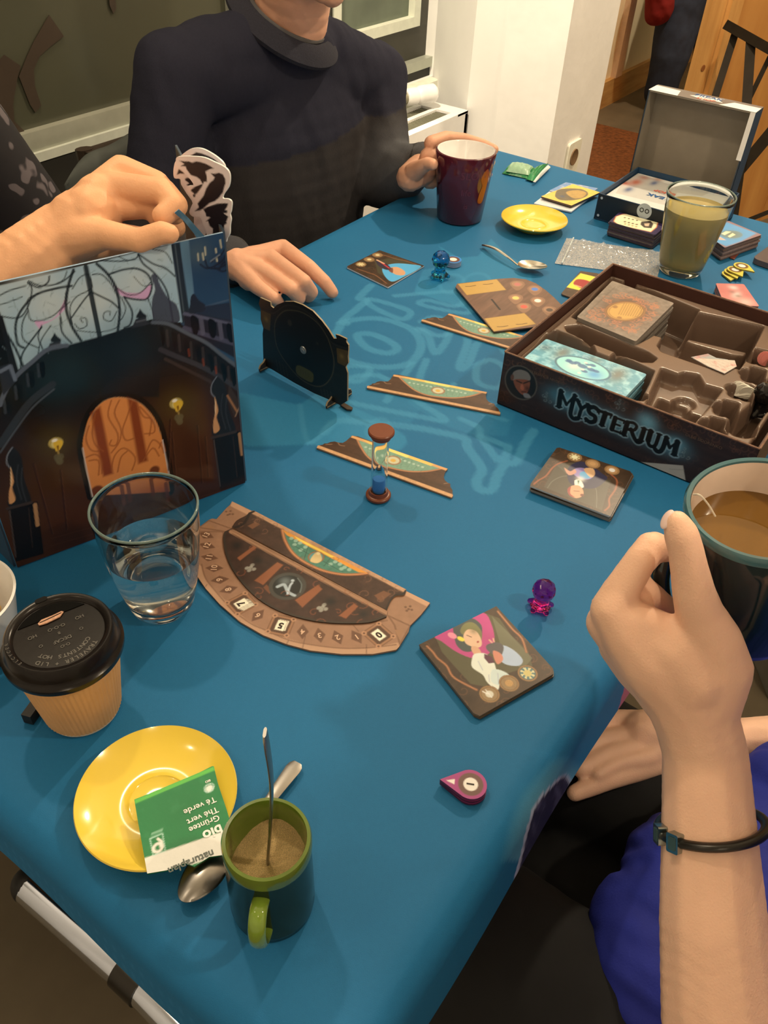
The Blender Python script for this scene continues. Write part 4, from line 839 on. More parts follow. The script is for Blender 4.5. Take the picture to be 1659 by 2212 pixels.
# ---- small card beyond: lady on light blue, seen from her side
def art_blue(p):
    frame_art(p, None, 5); f = crop1; g = lambda *a: one(f, *a)
    p.poly(f([(880, 170), (1010, 150), (1150, 205), (1000, 290), (900, 240)]), (70, 62, 40)); p.poly(spl(f([(930, 205), (1000, 185), (1090, 190), (1150, 205), (1050, 262), (980, 290), (935, 250)]), 4, True), (84, 164, 204))
    p.poly(spl(f([(965, 215), (1010, 205), (1055, 230), (1050, 252), (1000, 248)]), 4, True), (206, 150, 104)); p.poly(spl(f([(960, 222), (985, 210), (985, 240)]), 3, True), (120, 70, 50)); p.poly(spl(f([(890, 165), (940, 180), (975, 212), (950, 222), (905, 200)]), 4, True), (50, 40, 52)); p.line(f([(920, 180), (965, 212)]), 0.0028, (176, 50, 52)); p.line(f([(895, 165), (935, 185)]), 0.003, (214, 160, 118))
    for c_ in ((802, 190), (850, 162), (898, 136)): medal(p, g(*c_), 0.0080, (150, 116, 74), (214, 190, 130), c_[0] < 810)
    for L in ([(780, 215), (850, 240), (890, 255), (950, 300)], [(930, 135), (1010, 160), (1060, 170), (1120, 190)]): p.line(spl(f(L), 4), 0.002, (132, 84, 52), 0.8)
t = empty('portrait_tile', 'square card tile with light blue backdrop lying near the pointing hand', 'card tile', tuple(P(835, 578, 0)))
art_poly('printed_face', table_plane(0.0022), crop1([(910, 108), (1168, 198), (958, 322), (722, 208), (724, 200)]), 0.0009, art_blue, 0.0019, (220, 210, 190), t)
# ---- card half hidden by the brown box
def art_yel(p):
    p.fill(72, 50, 32); p.grain(150, 0.4, 2); p.poly(c4([(560, 755), (640, 680), (720, 700), (760, 730), (700, 790)]), (226, 206, 66)); p.poly(spl(c4([(600, 735), (625, 712), (690, 725), (720, 760), (660, 768), (620, 750)]), 4, True), (160, 40, 40)); p.line(c4([(612, 745), (640, 755)]), 0.003, (226, 150, 110))
t = empty('portrait_tile', 'card tile with yellow panel partly hidden behind the brown box', 'card tile', tuple(P(1260, 620, 0)))
art_poly('printed_face', table_plane(0.0022), c4([(640, 668), (730, 680), (790, 700), (640, 830), (540, 795), (536, 788)]), 0.0012, art_yel, 0.0019, (90, 74, 56), t)
# ---- header strips
sl0, sr0 = P(*one(cH, 65, 200), 0.0), P(*one(cH, 1556, 495), 0.0)
def strip_local(px, py):
    q = P(px, py, 0.0022)-sl0; d = (sr0-sl0); d = d/np.linalg.norm(d); n_ = np.array([-d[1], d[0], 0]); return float(q@d), float(q@n_)
strip_out = [strip_local(*a) for a in cH([(65, 178), (110, 165), (125, 150), (150, 148), (175, 132), (215, 122), (260, 128), (300, 126), (325, 105), (345, 75), (360, 50), (420, 50), (800, 130), (1410, 245), (1395, 270), (1400, 320), (1425, 350), (1460, 368), (1490, 375), (1500, 400), (1535, 430), (1545, 455), (1560, 475), (1555, 495), (65, 200)])]
def strip_art(p):
    p.mp = lambda a, b: strip_local(a, b)
    p.fill(74, 48, 30); p.grain(90, 0.35, 4, 0.5, 2.0); f = cH
    p.poly(f([(60, 172), (1562, 468), (1558, 500), (60, 208)]), (196, 146, 96)); p.line(f([(70, 200), (1556, 492)]), 0.0008, (120, 84, 54), 0.8)
    arc = spl(f([(420, 72), (500, 150), (600, 225), (720, 275), (870, 300), (1050, 310), (1220, 290), (1350, 250)]), 4)
    p.poly(arc+f([(1350, 250), (900, 150), (420, 62)]), (116, 146, 116)); p.grain(500, 0.18, 5); p.line(arc, 0.0024, (150, 96, 60)); p.line(arc, 0.0009, (186, 130, 84))
    for k in range(14): p.ell(one(f, 540+k*48, 140+k*9), 0.0016, 0.0016, (176, 190, 160), a=0.8)
    for k in range(9): p.line(f([(560+k*80, 120+k*15), (600+k*70, 250+k*7)]), 0.0003, (70, 96, 76), 0.6)
    p.poly(f([(360, 48), (1412, 238), (1402, 264), (356, 68)]), (206, 150, 92)); p.poly(f([(470, 72), (1260, 218), (1240, 238), (560, 105)]), (240, 184, 90)); p.poly(f([(700, 112), (1000, 170), (980, 192), (720, 138)]), (255, 214, 110), 0.7)
    p.ell(one(f, 860, 228), 0.0085, 0.0078, (150, 110, 74)); p.ell(one(f, 860, 228), 0.0066, 0.006, (196, 186, 144)); p.ell(one(f, 858, 230), 0.0030, 0.0028, (206, 160, 70))
    for L in ([(250, 125), (280, 150), (330, 152)], [(1430, 380), (1470, 370)], [(140, 160), (200, 150)]): p.line(spl(f(L), 4), 0.001, (160, 120, 84), 0.7)
def strip(label, L_, Rr, h=0.0, short=False):
    a, b_ = P(*L_, h), P(*Rr, h); d = b_-a; d /= np.linalg.norm(d); pl_ = Plane((a[0], a[1], TZ+h+0.0022), d, (-d[1], d[0], 0))
    t = empty('header_strip', label, 'board strip', tuple(a), 0, 'carved header strips')
    ol = strip_out
    art_poly('printed_face', pl_, ol, 0.00085, strip_art, 0.0019, (150, 112, 76), t, px=False, mp=strip_local); return t
strip('carved wooden board strip lying behind the sand timer', (686, 967), (974, 1073))
strip('carved wooden board strip in front of the brown box corner', (793, 838), (1079, 895))
strip('carved wooden board strip lying partly under the clue board', (911, 694), (1093, 751))
# ---- semicircular scoring board
tB = empty('score_board', 'semicircular tan number board with dark dial half inside', 'game board', tuple(P(660, 1235, 0)))
plB = table_plane(0.0022); ctr = np.array(plB.uv(*one(cB, 770, 505)))
digits = [('13', 135, 285), ('12', 140, 352), ('11', 155, 427), ('10', 187, 495), ('9', 222, 570), ('8', 278, 632), ('7', 360, 722), ('6', 465, 798), ('5', 612, 862), ('4', 752, 902), ('3', 860, 925), ('2', 975, 938), ('1', 1097, 935), ('0', 1238, 922)]
def art_track(p):
    p.fill(148, 108, 78); p.grain(120, 0.14, 3); f = cB; g = lambda *a: one(f, *a)
    rr = np.hypot(p.u-ctr[0], p.v-ctr[1])
    outer = spl(f([(62, 500), (80, 560), (130, 630), (230, 735), (350, 845), (500, 930), (650, 985), (800, 1022), (1000, 1045), (1200, 1042), (1360, 1010)]), 4)
    p.line(outer, 0.0125, (176, 134, 98)); inn = spl(f([(105, 470), (130, 560), (200, 650), (300, 760), (420, 850), (520, 895), (660, 955), (820, 988), (1000, 1008), (1180, 1005), (1350, 985)]), 4); p.line(inn, 0.0012, (112, 76, 52), 0.8)
    p.line(spl(f([(100, 262), (175, 262), (245, 268), (240, 330), (262, 420), (330, 540), (430, 650), (560, 745), (720, 812), (900, 850), (1130, 855), (1290, 830)]), 4), 0.0022, (120, 84, 58), 0.7)
    for s_, x_, y_ in digits:
        q = np.array(plB.uv(*g(x_, y_))); d = q-ctr; d /= np.linalg.norm(d); n_ = np.array([-d[1], d[0]])
        if s_ in '705':
            w_, h_ = 0.0098, 0.0108; sq = [tuple(q+n_*a*w_+d*b_*h_) for a, b_ in ((-1, -1), (1, -1), (1, 1), (-1, 1))]; mpo = p.mp; p.mp = lambda a, b: (a, b)
            p.poly(sq, (150, 106, 72)); p.line(sq, 0.0009, (108, 72, 46), 0.9, closed=True)
            sq = [tuple(q+n_*a*w_*0.78+d*b_*h_*0.78) for a, b_ in ((-1, -1), (1, -1), (1, 1), (-1, 1))]; p.poly(sq, (84, 56, 38))
            for a, b_ in ((-1, -1), (1, -1), (1, 1), (-1, 1)): c_ = tuple(q+n_*a*w_*0.86+d*b_*h_*0.86); p.ell(c_, 0.0024, 0.0024, (176, 128, 90)); p.ell(c_, 0.001, 0.001, (90, 60, 40))
            for k in ({'0': 1, '5': 2, '7': 4}[s_],):
                for m_ in range(k-1, -1, -1):
                    o_ = q+(n_*1.0-d*0.6)*0.0014*m_; rc = [tuple(o_+n_*a*0.0042+d*b_*0.0058) for a, b_ in ((-1, -1), (1, -1), (1, 1), (-1, 1))]; p.poly(rc, (238, 224, 182)); p.line(rc, 0.0004, (84, 56, 38), closed=True)
            p.mp = mpo
        else:
            mpo = p.mp; p.mp = lambda a, b: (a, b); p.poly([tuple(q+d*0.0085), tuple(q+n_*0.0052), tuple(q-d*0.0085), tuple(q-n_*0.0052)], (104, 70, 48)); p.mp = mpo
    p.poly(f([(300, 66), (1570, 715), (1545, 740), (290, 98)]), (188, 142, 104))
    for a in ((262, 134), (290, 130), (285, 150), (272, 155), (305, 150), (1410, 745), (1440, 740), (1430, 758), (1418, 768), (1450, 762)): p.ell(g(*a), 0.0012, 0.0012, (104, 72, 50))
    for L in ([(90, 235), (150, 190), (300, 245), (260, 262)], [(1300, 800), (1440, 865), (1375, 985), (1340, 860)]): p.line(f(L), 0.0016, (120, 84, 58), closed=True)
    p.poly(f([(110, 236), (150, 210), (200, 245)]), (150, 108, 74)); p.poly(f([(1340, 890), (1400, 890), (1370, 950)]), (150, 108, 74))
    for k in range(11):
        a0 = (130+k*110, 640+k*100) if k < 3 else None
    for L in (([140, 600], [100, 650]), ([350, 830], [330, 870]), ([660, 960], [640, 1000]), ([1160, 985], [1160, 1045]), ([770, 930], [750, 1010]), ([1075, 860], [1110, 900])): p.line(f([tuple(a) for a in L]), 0.0007, (90, 60, 42), 0.8)
outB = cB([(300, 68), (430, 130), (1410, 640), (1568, 718), (1510, 792), (1440, 862), (1430, 900), (1368, 1000), (1350, 1018), (1200, 1045), (1000, 1045), (800, 1022), (650, 982), (500, 925), (350, 838), (220, 725), (130, 625), (80, 552), (60, 480), (72, 380), (78, 270), (90, 232), (150, 187), (172, 178), (200, 182), (265, 110), (286, 92)])
art_poly('number_track', plB, outB, 0.0008, art_track, 0.0019, (140, 104, 72), tB)
hd = spl(cB([(252, 262), (244, 300), (256, 390), (300, 500), (390, 620), (500, 715), (640, 785), (820, 832), (1000, 848), (1180, 842), (1288, 806)]), 3)
def art_half(p):
    p.fill(58, 38, 28); f = cB; g = lambda *a: one(f, *a); p.grain(120, 0.4, 6); p.line(hd, 0.004, (52, 42, 32))
    for L in ([(440, 575), (590, 455), (630, 475), (500, 605)], [(700, 700), (850, 600), (880, 630), (750, 750)], [(980, 800), (1080, 720), (1110, 740), (1030, 820)], [(330, 430), (440, 350), (460, 365), (350, 450)]): p.poly(f(L), (136, 80, 48)); p.line(f(L), 0.0006, (70, 40, 24), closed=True)
    p.poly(f([(520, 600), (560, 640), (540, 660), (500, 620)]), (110, 66, 40)); p.line(f([(300, 262), (1290, 782)]), 0.0058, (156, 114, 80)); p.line(f([(300, 275), (1285, 795)]), 0.0007, (96, 64, 44)); p.line(f([(290, 250), (1300, 775)]), 0.0007, (110, 76, 52))
    c_ = g(655, 610); p.ell(c_, 0.0170, 0.0165, (66, 62, 52)); p.ell(c_, 0.0135, 0.013, (30, 32, 28)); p.blob(g(640, 580), 0.006, (110, 116, 108), 0.8)
    p.line(spl(f([(590, 615), (630, 600), (645, 620), (660, 650), (700, 670)]), 4), 0.003, (176, 184, 176), 0.8); p.line(spl(f([(655, 660), (670, 610), (685, 590)]), 4), 0.002, (190, 196, 188), 0.8); p.ell(g(688, 575), 0.0016, 0.0016, (170, 176, 168)); p.line(spl(f([(720, 560), (745, 600), (735, 650)]), 4), 0.001, (120, 124, 112), 0.7)
    for q in ((420, 490), (880, 745)): 
        for dx, dy in ((0, 0), (20, 12), (-25, 5), (10, -15), (-10, 20)): p.ell(g(q[0]+dx, q[1]+dy), 0.0022, 0.0018, (176, 168, 144), a=0.6)
    for q in ((465, 450), (930, 710), (330, 350), (1140, 790)): p.blob(g(*q), 0.006, (24, 24, 20), 0.9)
    p.scrolls(26, (p.u.min(), p.v.min(), p.u.max(), p.v.max()), (136, 76, 46), 0.6, 0.0008, 0.006, 9)
art_poly('dial_half', table_plane(0.0036), [one(cB, 300, 240), one(cB, 1296, 770)]+hd[::-1], 0.0008, art_half, 0.0016, (60, 46, 34), tB)
def art_head(p):
    f = cB; g = lambda *a: one(f, *a); p.fill(64, 42, 30); p.grain(90, 0.35, 7)
    p.line(f([(430, 128), (1420, 640)]), 0.007, (180, 136, 98)); p.line(f([(430, 150), (1400, 655)]), 0.0007, (100, 70, 48))
    arc = spl(f([(622, 250), (640, 320), (690, 400), (770, 460), (880, 510), (1000, 535), (1100, 535), (1165, 528)]), 4); p.poly(arc+f([(1165, 528), (900, 395), (622, 250)]), (70, 116, 92)); p.grain(420, 0.2, 8)
    p.line(arc, 0.0032, (150, 92, 52)); p.line(arc, 0.001, (196, 134, 84)); p.poly(f([(622, 248), (1170, 528), (1110, 522), (650, 285)]), (214, 140, 50)); p.poly(f([(700, 290), (960, 425), (930, 425), (720, 315)]), (255, 206, 84), 0.8)
    for a in ((680, 305), (708, 320), (735, 335), (770, 360), (960, 455), (990, 470), (1020, 490), (1050, 505), (700, 345), (740, 380), (1000, 500), (930, 470)): p.ell(g(*a), 0.0022, 0.002, (150, 176, 146), a=0.8)
    p.line(f([(690, 350), (1010, 520)]), 0.0004, (40, 66, 50)); p.line(f([(790, 355), (760, 440)]), 0.0004, (40, 66, 50)); p.line(f([(930, 430), (890, 480)]), 0.0004, (40, 66, 50))
    p.ell(g(838, 425), 0.0078, 0.0076, (140, 96, 58)); p.ell(g(838, 425), 0.0064, 0.0062, (86, 140, 130)); p.poly(spl(f([(800, 445), (830, 400), (860, 395), (875, 440), (850, 462), (820, 460)]), 4, True), (206, 176, 116)); p.ell(g(852, 402), 0.0018, 0.0018, (220, 196, 140))
    for L in ([(400, 225), (450, 200), (480, 215), (430, 245)], [(1210, 670), (1270, 640), (1320, 660), (1250, 710)]): p.poly(f(L), (112, 72, 46))
    p.scrolls(18, (p.u.min(), p.v.min(), p.u.max(), p.v.max()), (130, 88, 60), 0.6, 0.0007, 0.006, 3)
    p.line(spl(f([(310, 238), (370, 215), (400, 170), (410, 148), (440, 132)]), 4), 0.0028, (34, 26, 20)); p.line(spl(f([(1288, 764), (1320, 700), (1350, 668), (1390, 666), (1415, 640)]), 4), 0.0028, (34, 26, 20))
art_poly('header', table_plane(0.0036), spl(cB([(300, 232), (330, 190), (390, 158), (412, 135), (438, 126)]), 3)[:-1]+cB([(438, 126), (1415, 632)])+spl(cB([(1415, 640), (1400, 668), (1350, 672), (1320, 700), (1290, 764)]), 3), 0.0008, art_head, 0.0016, (140, 104, 72), tB)
nm, nl = MB(), MB(); numd = mat('number_dark', (40, 26, 18), rough=0.5); numl = mat('number_tan', (206, 164, 124), rough=0.5)
for s_, x_, y_ in digits:
    q = np.array(plB.uv(*one(cB, x_, y_))); d = q-ctr; a = math.atan2(d[1], d[0])-PI/2
    M_ = Matrix.Translation((q[0], q[1], TZ+0.0024)) @ Matrix.Rotation(a, 4, 'Z')
    if s_ in '705': text_mb(nm, s_, M_, 0.0088, 0.04)
    else: text_mb(nl, s_, M_, 0.0078, 0.02)
for o_ in (link('dark_numbers', nm, numd, tB, smooth=0), link('tan_numbers', nl, numl, tB, smooth=0)): o_['kind'] = 'stuff'

# ---- upright dial on two feet, dark back towards the camera
tD = empty('dial_stand', 'upright dark round dial standing on two slotted feet', 'game board', (0.65, 0.56, T0))
pA, pB_ = P(594, 800, 0.006), P(738, 880, 0.006); dU = pB_-pA; dU[2] = 0; dU /= np.linalg.norm(dU)
plD = Plane((pA[0], pA[1], TZ+0.004), dU, (0, 0, 1))
def fD(L): return cN(L)
outD = fD([(328, 150), (340, 95), (430, 135), (435, 170), (460, 190), (490, 160), (560, 130), (640, 130), (720, 160), (810, 215), (890, 300), (950, 380), (1000, 462), (1025, 462), (1015, 425), (1050, 435), (1112, 465), (1110, 490), (1130, 520), (1130, 560), (1125, 620), (1128, 680), (1105, 715), (1112, 740), (1122, 770), (1120, 1020), (1060, 1060), (960, 1010), (820, 950), (650, 860), (440, 735), (370, 700), (362, 420), (368, 370), (345, 290), (345, 200)])
def art_dial(p):
    g = lambda *a: one(cN, *a); p.fill(30, 24, 16); p.grain(150, 0.3, 4, 0.6, 2)
    q = [plD.uv(*g(*a)) for a in ((475, 300), (1000, 680), (740, 885), (560, 215))]
    rim = spl(cN([(610, 208), (540, 225), (480, 300), (470, 420), (500, 560), (590, 700), (700, 820), (820, 885), (910, 880), (980, 800), (1002, 680), (980, 560), (930, 430), (840, 310), (720, 230)]), 4, True)
    p.poly(rim, (24, 19, 13)); p.line(rim, 0.0011, (84, 72, 44), closed=True)
    top = spl(cN([(345, 185), (440, 215), (480, 205), (560, 150), (640, 150), (730, 185), (830, 260), (910, 370), (985, 480), (1110, 530)]), 4); p.line(top, 0.0014, (12, 10, 7)); p.line(spl([(a, b+5) for a, b in top], 2), 0.0008, (60, 52, 36), 0.7)
    for L in ([(345, 200), (440, 240), (430, 400), (370, 370), (345, 290)], [(1020, 540), (1130, 570), (1125, 690), (1100, 715), (1030, 680)]): p.poly(cN(L), (88, 66, 26), 0.9); p.line(cN(L), 0.001, (20, 16, 10), closed=True)
    p.blob(g(395, 290), 0.004, (140, 106, 40), 0.8); p.blob(g(1070, 620), 0.004, (130, 100, 44), 0.8)
    p.poly(spl(cN([(665, 710), (700, 705), (800, 760), (818, 800), (810, 850), (770, 845), (680, 790), (660, 750)]), 3, True), (84, 74, 30)); 
    for k in range(4): p.line(cN([(700+k*22, 735+k*11), (706+k*22, 770+k*12)]), 0.0007, (60, 54, 26), 0.9)
    p.ell(g(605, 320), 0.0034, 0.0040, (58, 48, 32)); p.ell(g(852, 505), 0.0018, 0.002, (50, 42, 28))
    for k in range(4): p.line(cN([(480+k*30, 640+k*25), (500+k*30, 750+k*18)]), 0.0006, (74, 62, 42), 0.8); p.line(cN([(880+k*30, 900+k*12), (895+k*30, 975+k*12)]), 0.0006, (74, 62, 42), 0.8)
art_poly('dial_board', plD, outD, 0.0009, art_dial, 0.0020, (150, 128, 92), tD)
cD = plD.w(*plD.uv(*one(cN, 726, 565)), 0.0); Mr = frame(cD, dU, plD.N if plD.N @ (CC-cD) > 0 else -plD.N)
sg = 1 if plD.N @ (CC-cD) > 0 else -1
link('rivet', MB().lathe([(0, 0.0016), (0.0018, 0.0016), (0.0024, 0.0010), (0.0042, 0.0010), (0.0048, 0), (0.0048, -0.003), (0, -0.003)], 32, Mr), mat('rivet_grey', (150, 146, 130), rough=0.35, metal=0.4), tD)
Nn = plD.N*sg
def foot_piece(px_base, hgt=0.052, ext=0.021):
    o = P(px_base[0], px_base[1], 0); U_ = Nn; 
    prof = [(-ext, 0), (-ext, 0.004), (-ext*0.9, 0.008), (-ext*0.66, 0.010), (-ext*0.5, 0.0135), (-ext*0.36, 0.015), (-ext*0.22, 0.026), (-ext*0.12, hgt), (-0.0012, hgt-0.004), (-0.0012, 0.030), (0.0012, 0.030), (ext*0.12, hgt), (ext*0.22, 0.026), (ext*0.36, 0.015), (ext*0.5, 0.0135), (ext*0.66, 0.010), (ext*0.9, 0.008), (ext, 0.004), (ext, 0)]
    mb = MB(); M_ = Matrix(((U_[0], 0, dU[0], o[0]), (U_[1], 0, dU[1], o[1]), (0, 1, 0, T0), (0, 0, 0, 1))); mb.prism(prof, -0.001, 0.001, M_)
    fo = link('foot', mb, mat('board_edge_dark', (58, 42, 26), rough=0.5, noise=0.25, nscale=150), tD, smooth=0)
    e = MB(); 
    for s_ in (-1, 1): e.tube([M_ @ Vector((s_*a, b, 0.0)) for a, b in [(-q[0], q[1]) for q in prof[1:8]]], 0.00115, 6)
    e.box((-ext*0.98, 0.0015, -0.0014), (ext*0.98, 0.0028, 0.0014), M_)
    link('foot_edge', e, mat('board_edge_pale', (150, 124, 84), rough=0.5), fo)
foot_piece((588, 790)); foot_piece((732, 868))
tag(link('loose_clip', MB().prism([(0, -0.003), (0.012, -0.005), (0.017, -0.002), (0.015, 0.002), (0, 0.003)], 0.0, 0.0018, frame(P(738, 874, 0.0008), P(758, 884, 0.0008)-P(738, 874, 0.0008))), mat('board_edge_dark', (58, 42, 26)), smooth=0), 'small dark card clip by the right foot of the standing dial', 'clip')

# ---- clue board with slots and coloured clue drops
plW = table_plane(0.0052)
def art_clue(p):
    g = lambda *a: one(cG, *a); p.fill(112, 78, 56); p.grain(60, 0.3, 5, 0.6, 4.0)
    for L in ([(500, 245), (890, 198), (985, 305), (590, 358)], [(765, 590), (1165, 535), (1280, 645), (860, 718)]): p.poly(cG(L), (190, 146, 70)); p.line(cG(L), 0.0009, (132, 92, 44), closed=True)
    for a, b_ in (((580, 270), (680, 260)), ((755, 250), (850, 240)), ((895, 672), (1000, 662)), ((1085, 648), (1190, 637))): p.line(spl(cG([a, ((a[0]+b_[0])/2, (a[1]+b_[1])/2+4), b_]), 3), 0.0014, (80, 52, 22))
    p.line(cG([(840, 400), (920, 500)]), 0.0030, (30, 20, 14))
    for c_, col in (((1095, 250), (186, 108, 92)), ((1268, 298), (84, 122, 180)), ((1078, 385), (240, 192, 100)), ((1298, 412), (250, 232, 206)), ((1160, 472), (222, 88, 66)), ((1415, 505), (84, 66, 52))):
        x_, y_ = c_; p.poly(spl(cG([(x_-75, y_-10), (x_-30, y_-38), (x_+50, y_-30), (x_+75, y_+5), (x_+40, y_+45), (x_-5, y_+62), (x_-50, y_+30)]), 3, True), (150, 108, 76), 0.75); p.ell(g(x_-3, y_-3), 0.0085, 0.0075, (168, 122, 86), a=0.8); p.ell(g(x_, y_), 0.0052, 0.0046, col)
t = empty('clue_board', 'brown wood-grain board with coloured drop marks and two ochre slot panels', 'game board', tuple(P(1100, 660, 0)))
art_poly('printed_face', plW, cG([(495, 243), (900, 195), (1060, 186), (1180, 200), (1280, 240), (1380, 310), (1460, 380), (1540, 460), (1600, 560), (1280, 672), (862, 722), (480, 275)]), 0.0009, art_clue, 0.0022, (84, 62, 46), t)
# ---- drop shaped tokens
def drop_out(r=0.0095, tip=0.021, n=20): return [(tip, 0)]+[(r*math.cos(a), r*math.sin(a)) for a in np.linspace(R_(52), R_(308), n)]
def drop(label, c, ang, h0, th, colr, center=(240, 236, 214), ringc=(130, 92, 62), num=None, r=0.0095, name='clue_token', grp=None, tip=0.019, edge=None, facepx=None):
    t = empty(name, label, 'token', (c[0], c[1], TZ+h0), 0, grp); pl_ = Plane((c[0], c[1], TZ+h0+th), (math.cos(ang), math.sin(ang), 0), (-math.sin(ang), math.cos(ang), 0))
    def art(p):
        p.fill(*colr); p.ell((0, 0), r*0.78, r*0.78, ringc); p.ell((0.0, 0), r*0.45, r*0.45, center)
        if num: p.poly([(tip*0.80, 0), (tip*0.52, 0.0022), (tip*0.52, -0.0022)], (240, 220, 200))
    art_poly('token_face', pl_, drop_out(r, tip), 0.0007, art, th-0.0002, edge or tuple(int(q*0.55) for q in colr), t, px=False, mp=lambda a, b: (a, b))
    if num:
        mb = MB(); text_mb(mb, num, frame(pl_.w(0.0, 0, 0.0003), pl_.V*-1, pl_.N), 0.0075, 0.03); link('number', mb, numd, t, smooth=0)
    return t
ctok = P(1016, 1695, 0.008); tipd = P(950, 1683, 0.008)-ctok; angk = math.atan2(tipd[1], tipd[0])
for k in range(3):
    drop(['lowest of the three magenta drop tokens at the near edge', 'middle one of the three magenta drop tokens', 'top magenta drop token marked 1 at the near edge'][k], ctok+np.array([0.0003*k, -0.0003*(2-k), 0]), angk+R_(1.5*(k-1)), 0.0025*k+0.0004, 0.0024, (164, 66, 112) if k == 2 else (128, 40, 82), ringc=(110, 78, 66), num='1' if k == 2 else None, grp='magenta tokens', r=0.0118, tip=0.0225)
ctok = P(979, 561, 0.008)
for k in range(3): drop(['lowest blue drop token behind the turquoise pawn', 'middle blue drop token behind the turquoise pawn', 'top blue drop token behind the turquoise pawn'][k], ctok, R_(140), 0.0028*k+0.0004, 0.0026, (66, 132, 186) if k == 2 else (140, 156, 170), ringc=(110, 72, 56), grp='blue tokens', r=0.0125, edge=(130, 140, 150))
for k, (px_, py_, a_) in enumerate(((1578, 590, 200), (1582, 588, 215), (1587, 587, 225), (1600, 582, 250))):
    drop(['lowest yellow drop token of the fanned yellow heap', 'second lowest token of the fanned yellow heap', 'third token of the fanned yellow heap', 'top token of the fanned yellow heap with white centre'][k], P(px_, py_, 0.004), R_(a_), 0.0024*k+0.0004, 0.0023, (214, 196, 74), ringc=(120, 84, 40), r=0.0122, tip=0.0235, grp='yellow tokens', edge=(150, 130, 50))
# ================================================================== BROWN GAME BOX WITH TRAY
BX0, BX1, BY0, BY1, BH = 0.764, 1.058, 0.068, 0.356, 0.070
tX = empty('game_box', 'open brown game box bottom with dark lettering on its side', 'box', (0.9, 0.2, T0))
bi = mat('box_inside_brown', (70, 38, 26), rough=0.6, noise=0.08)
wt_ = 0.0022; wb = MB(); z0, z1 = T0, TZ+BH
wb.box((BX0, BY0, z0), (BX1, BY1, z0+0.002)); wb.box((BX0, BY0, z0), (BX0+wt_, BY1, z1)); wb.box((BX1-wt_, BY0, z0), (BX1, BY1, z1)); wb.box((BX0, BY0, z0), (BX1, BY0+wt_, z1)); wb.box((BX0, BY1-wt_, z0), (BX1, BY1, z1))
link('box_shell', wb, bi, tX, smooth=0)
rimb = MB()
for a, b_ in (((BX0, BY0), (BX1, BY0)), ((BX1, BY0), (BX1, BY1)), ((BX1, BY1), (BX0, BY1)), ((BX0, BY1), (BX0, BY0))): rimb.tube([(a[0], a[1], z1), (b_[0], b_[1], z1)], 0.0011, 6)
link('worn_rim', rimb, mat('worn_edge', (128, 92, 66), rough=0.7, noise=0.3, nscale=200), tX)
pF = Plane((BX0-0.0004, BY1, TZ), (0, -1, 0), (0, 0, 1))
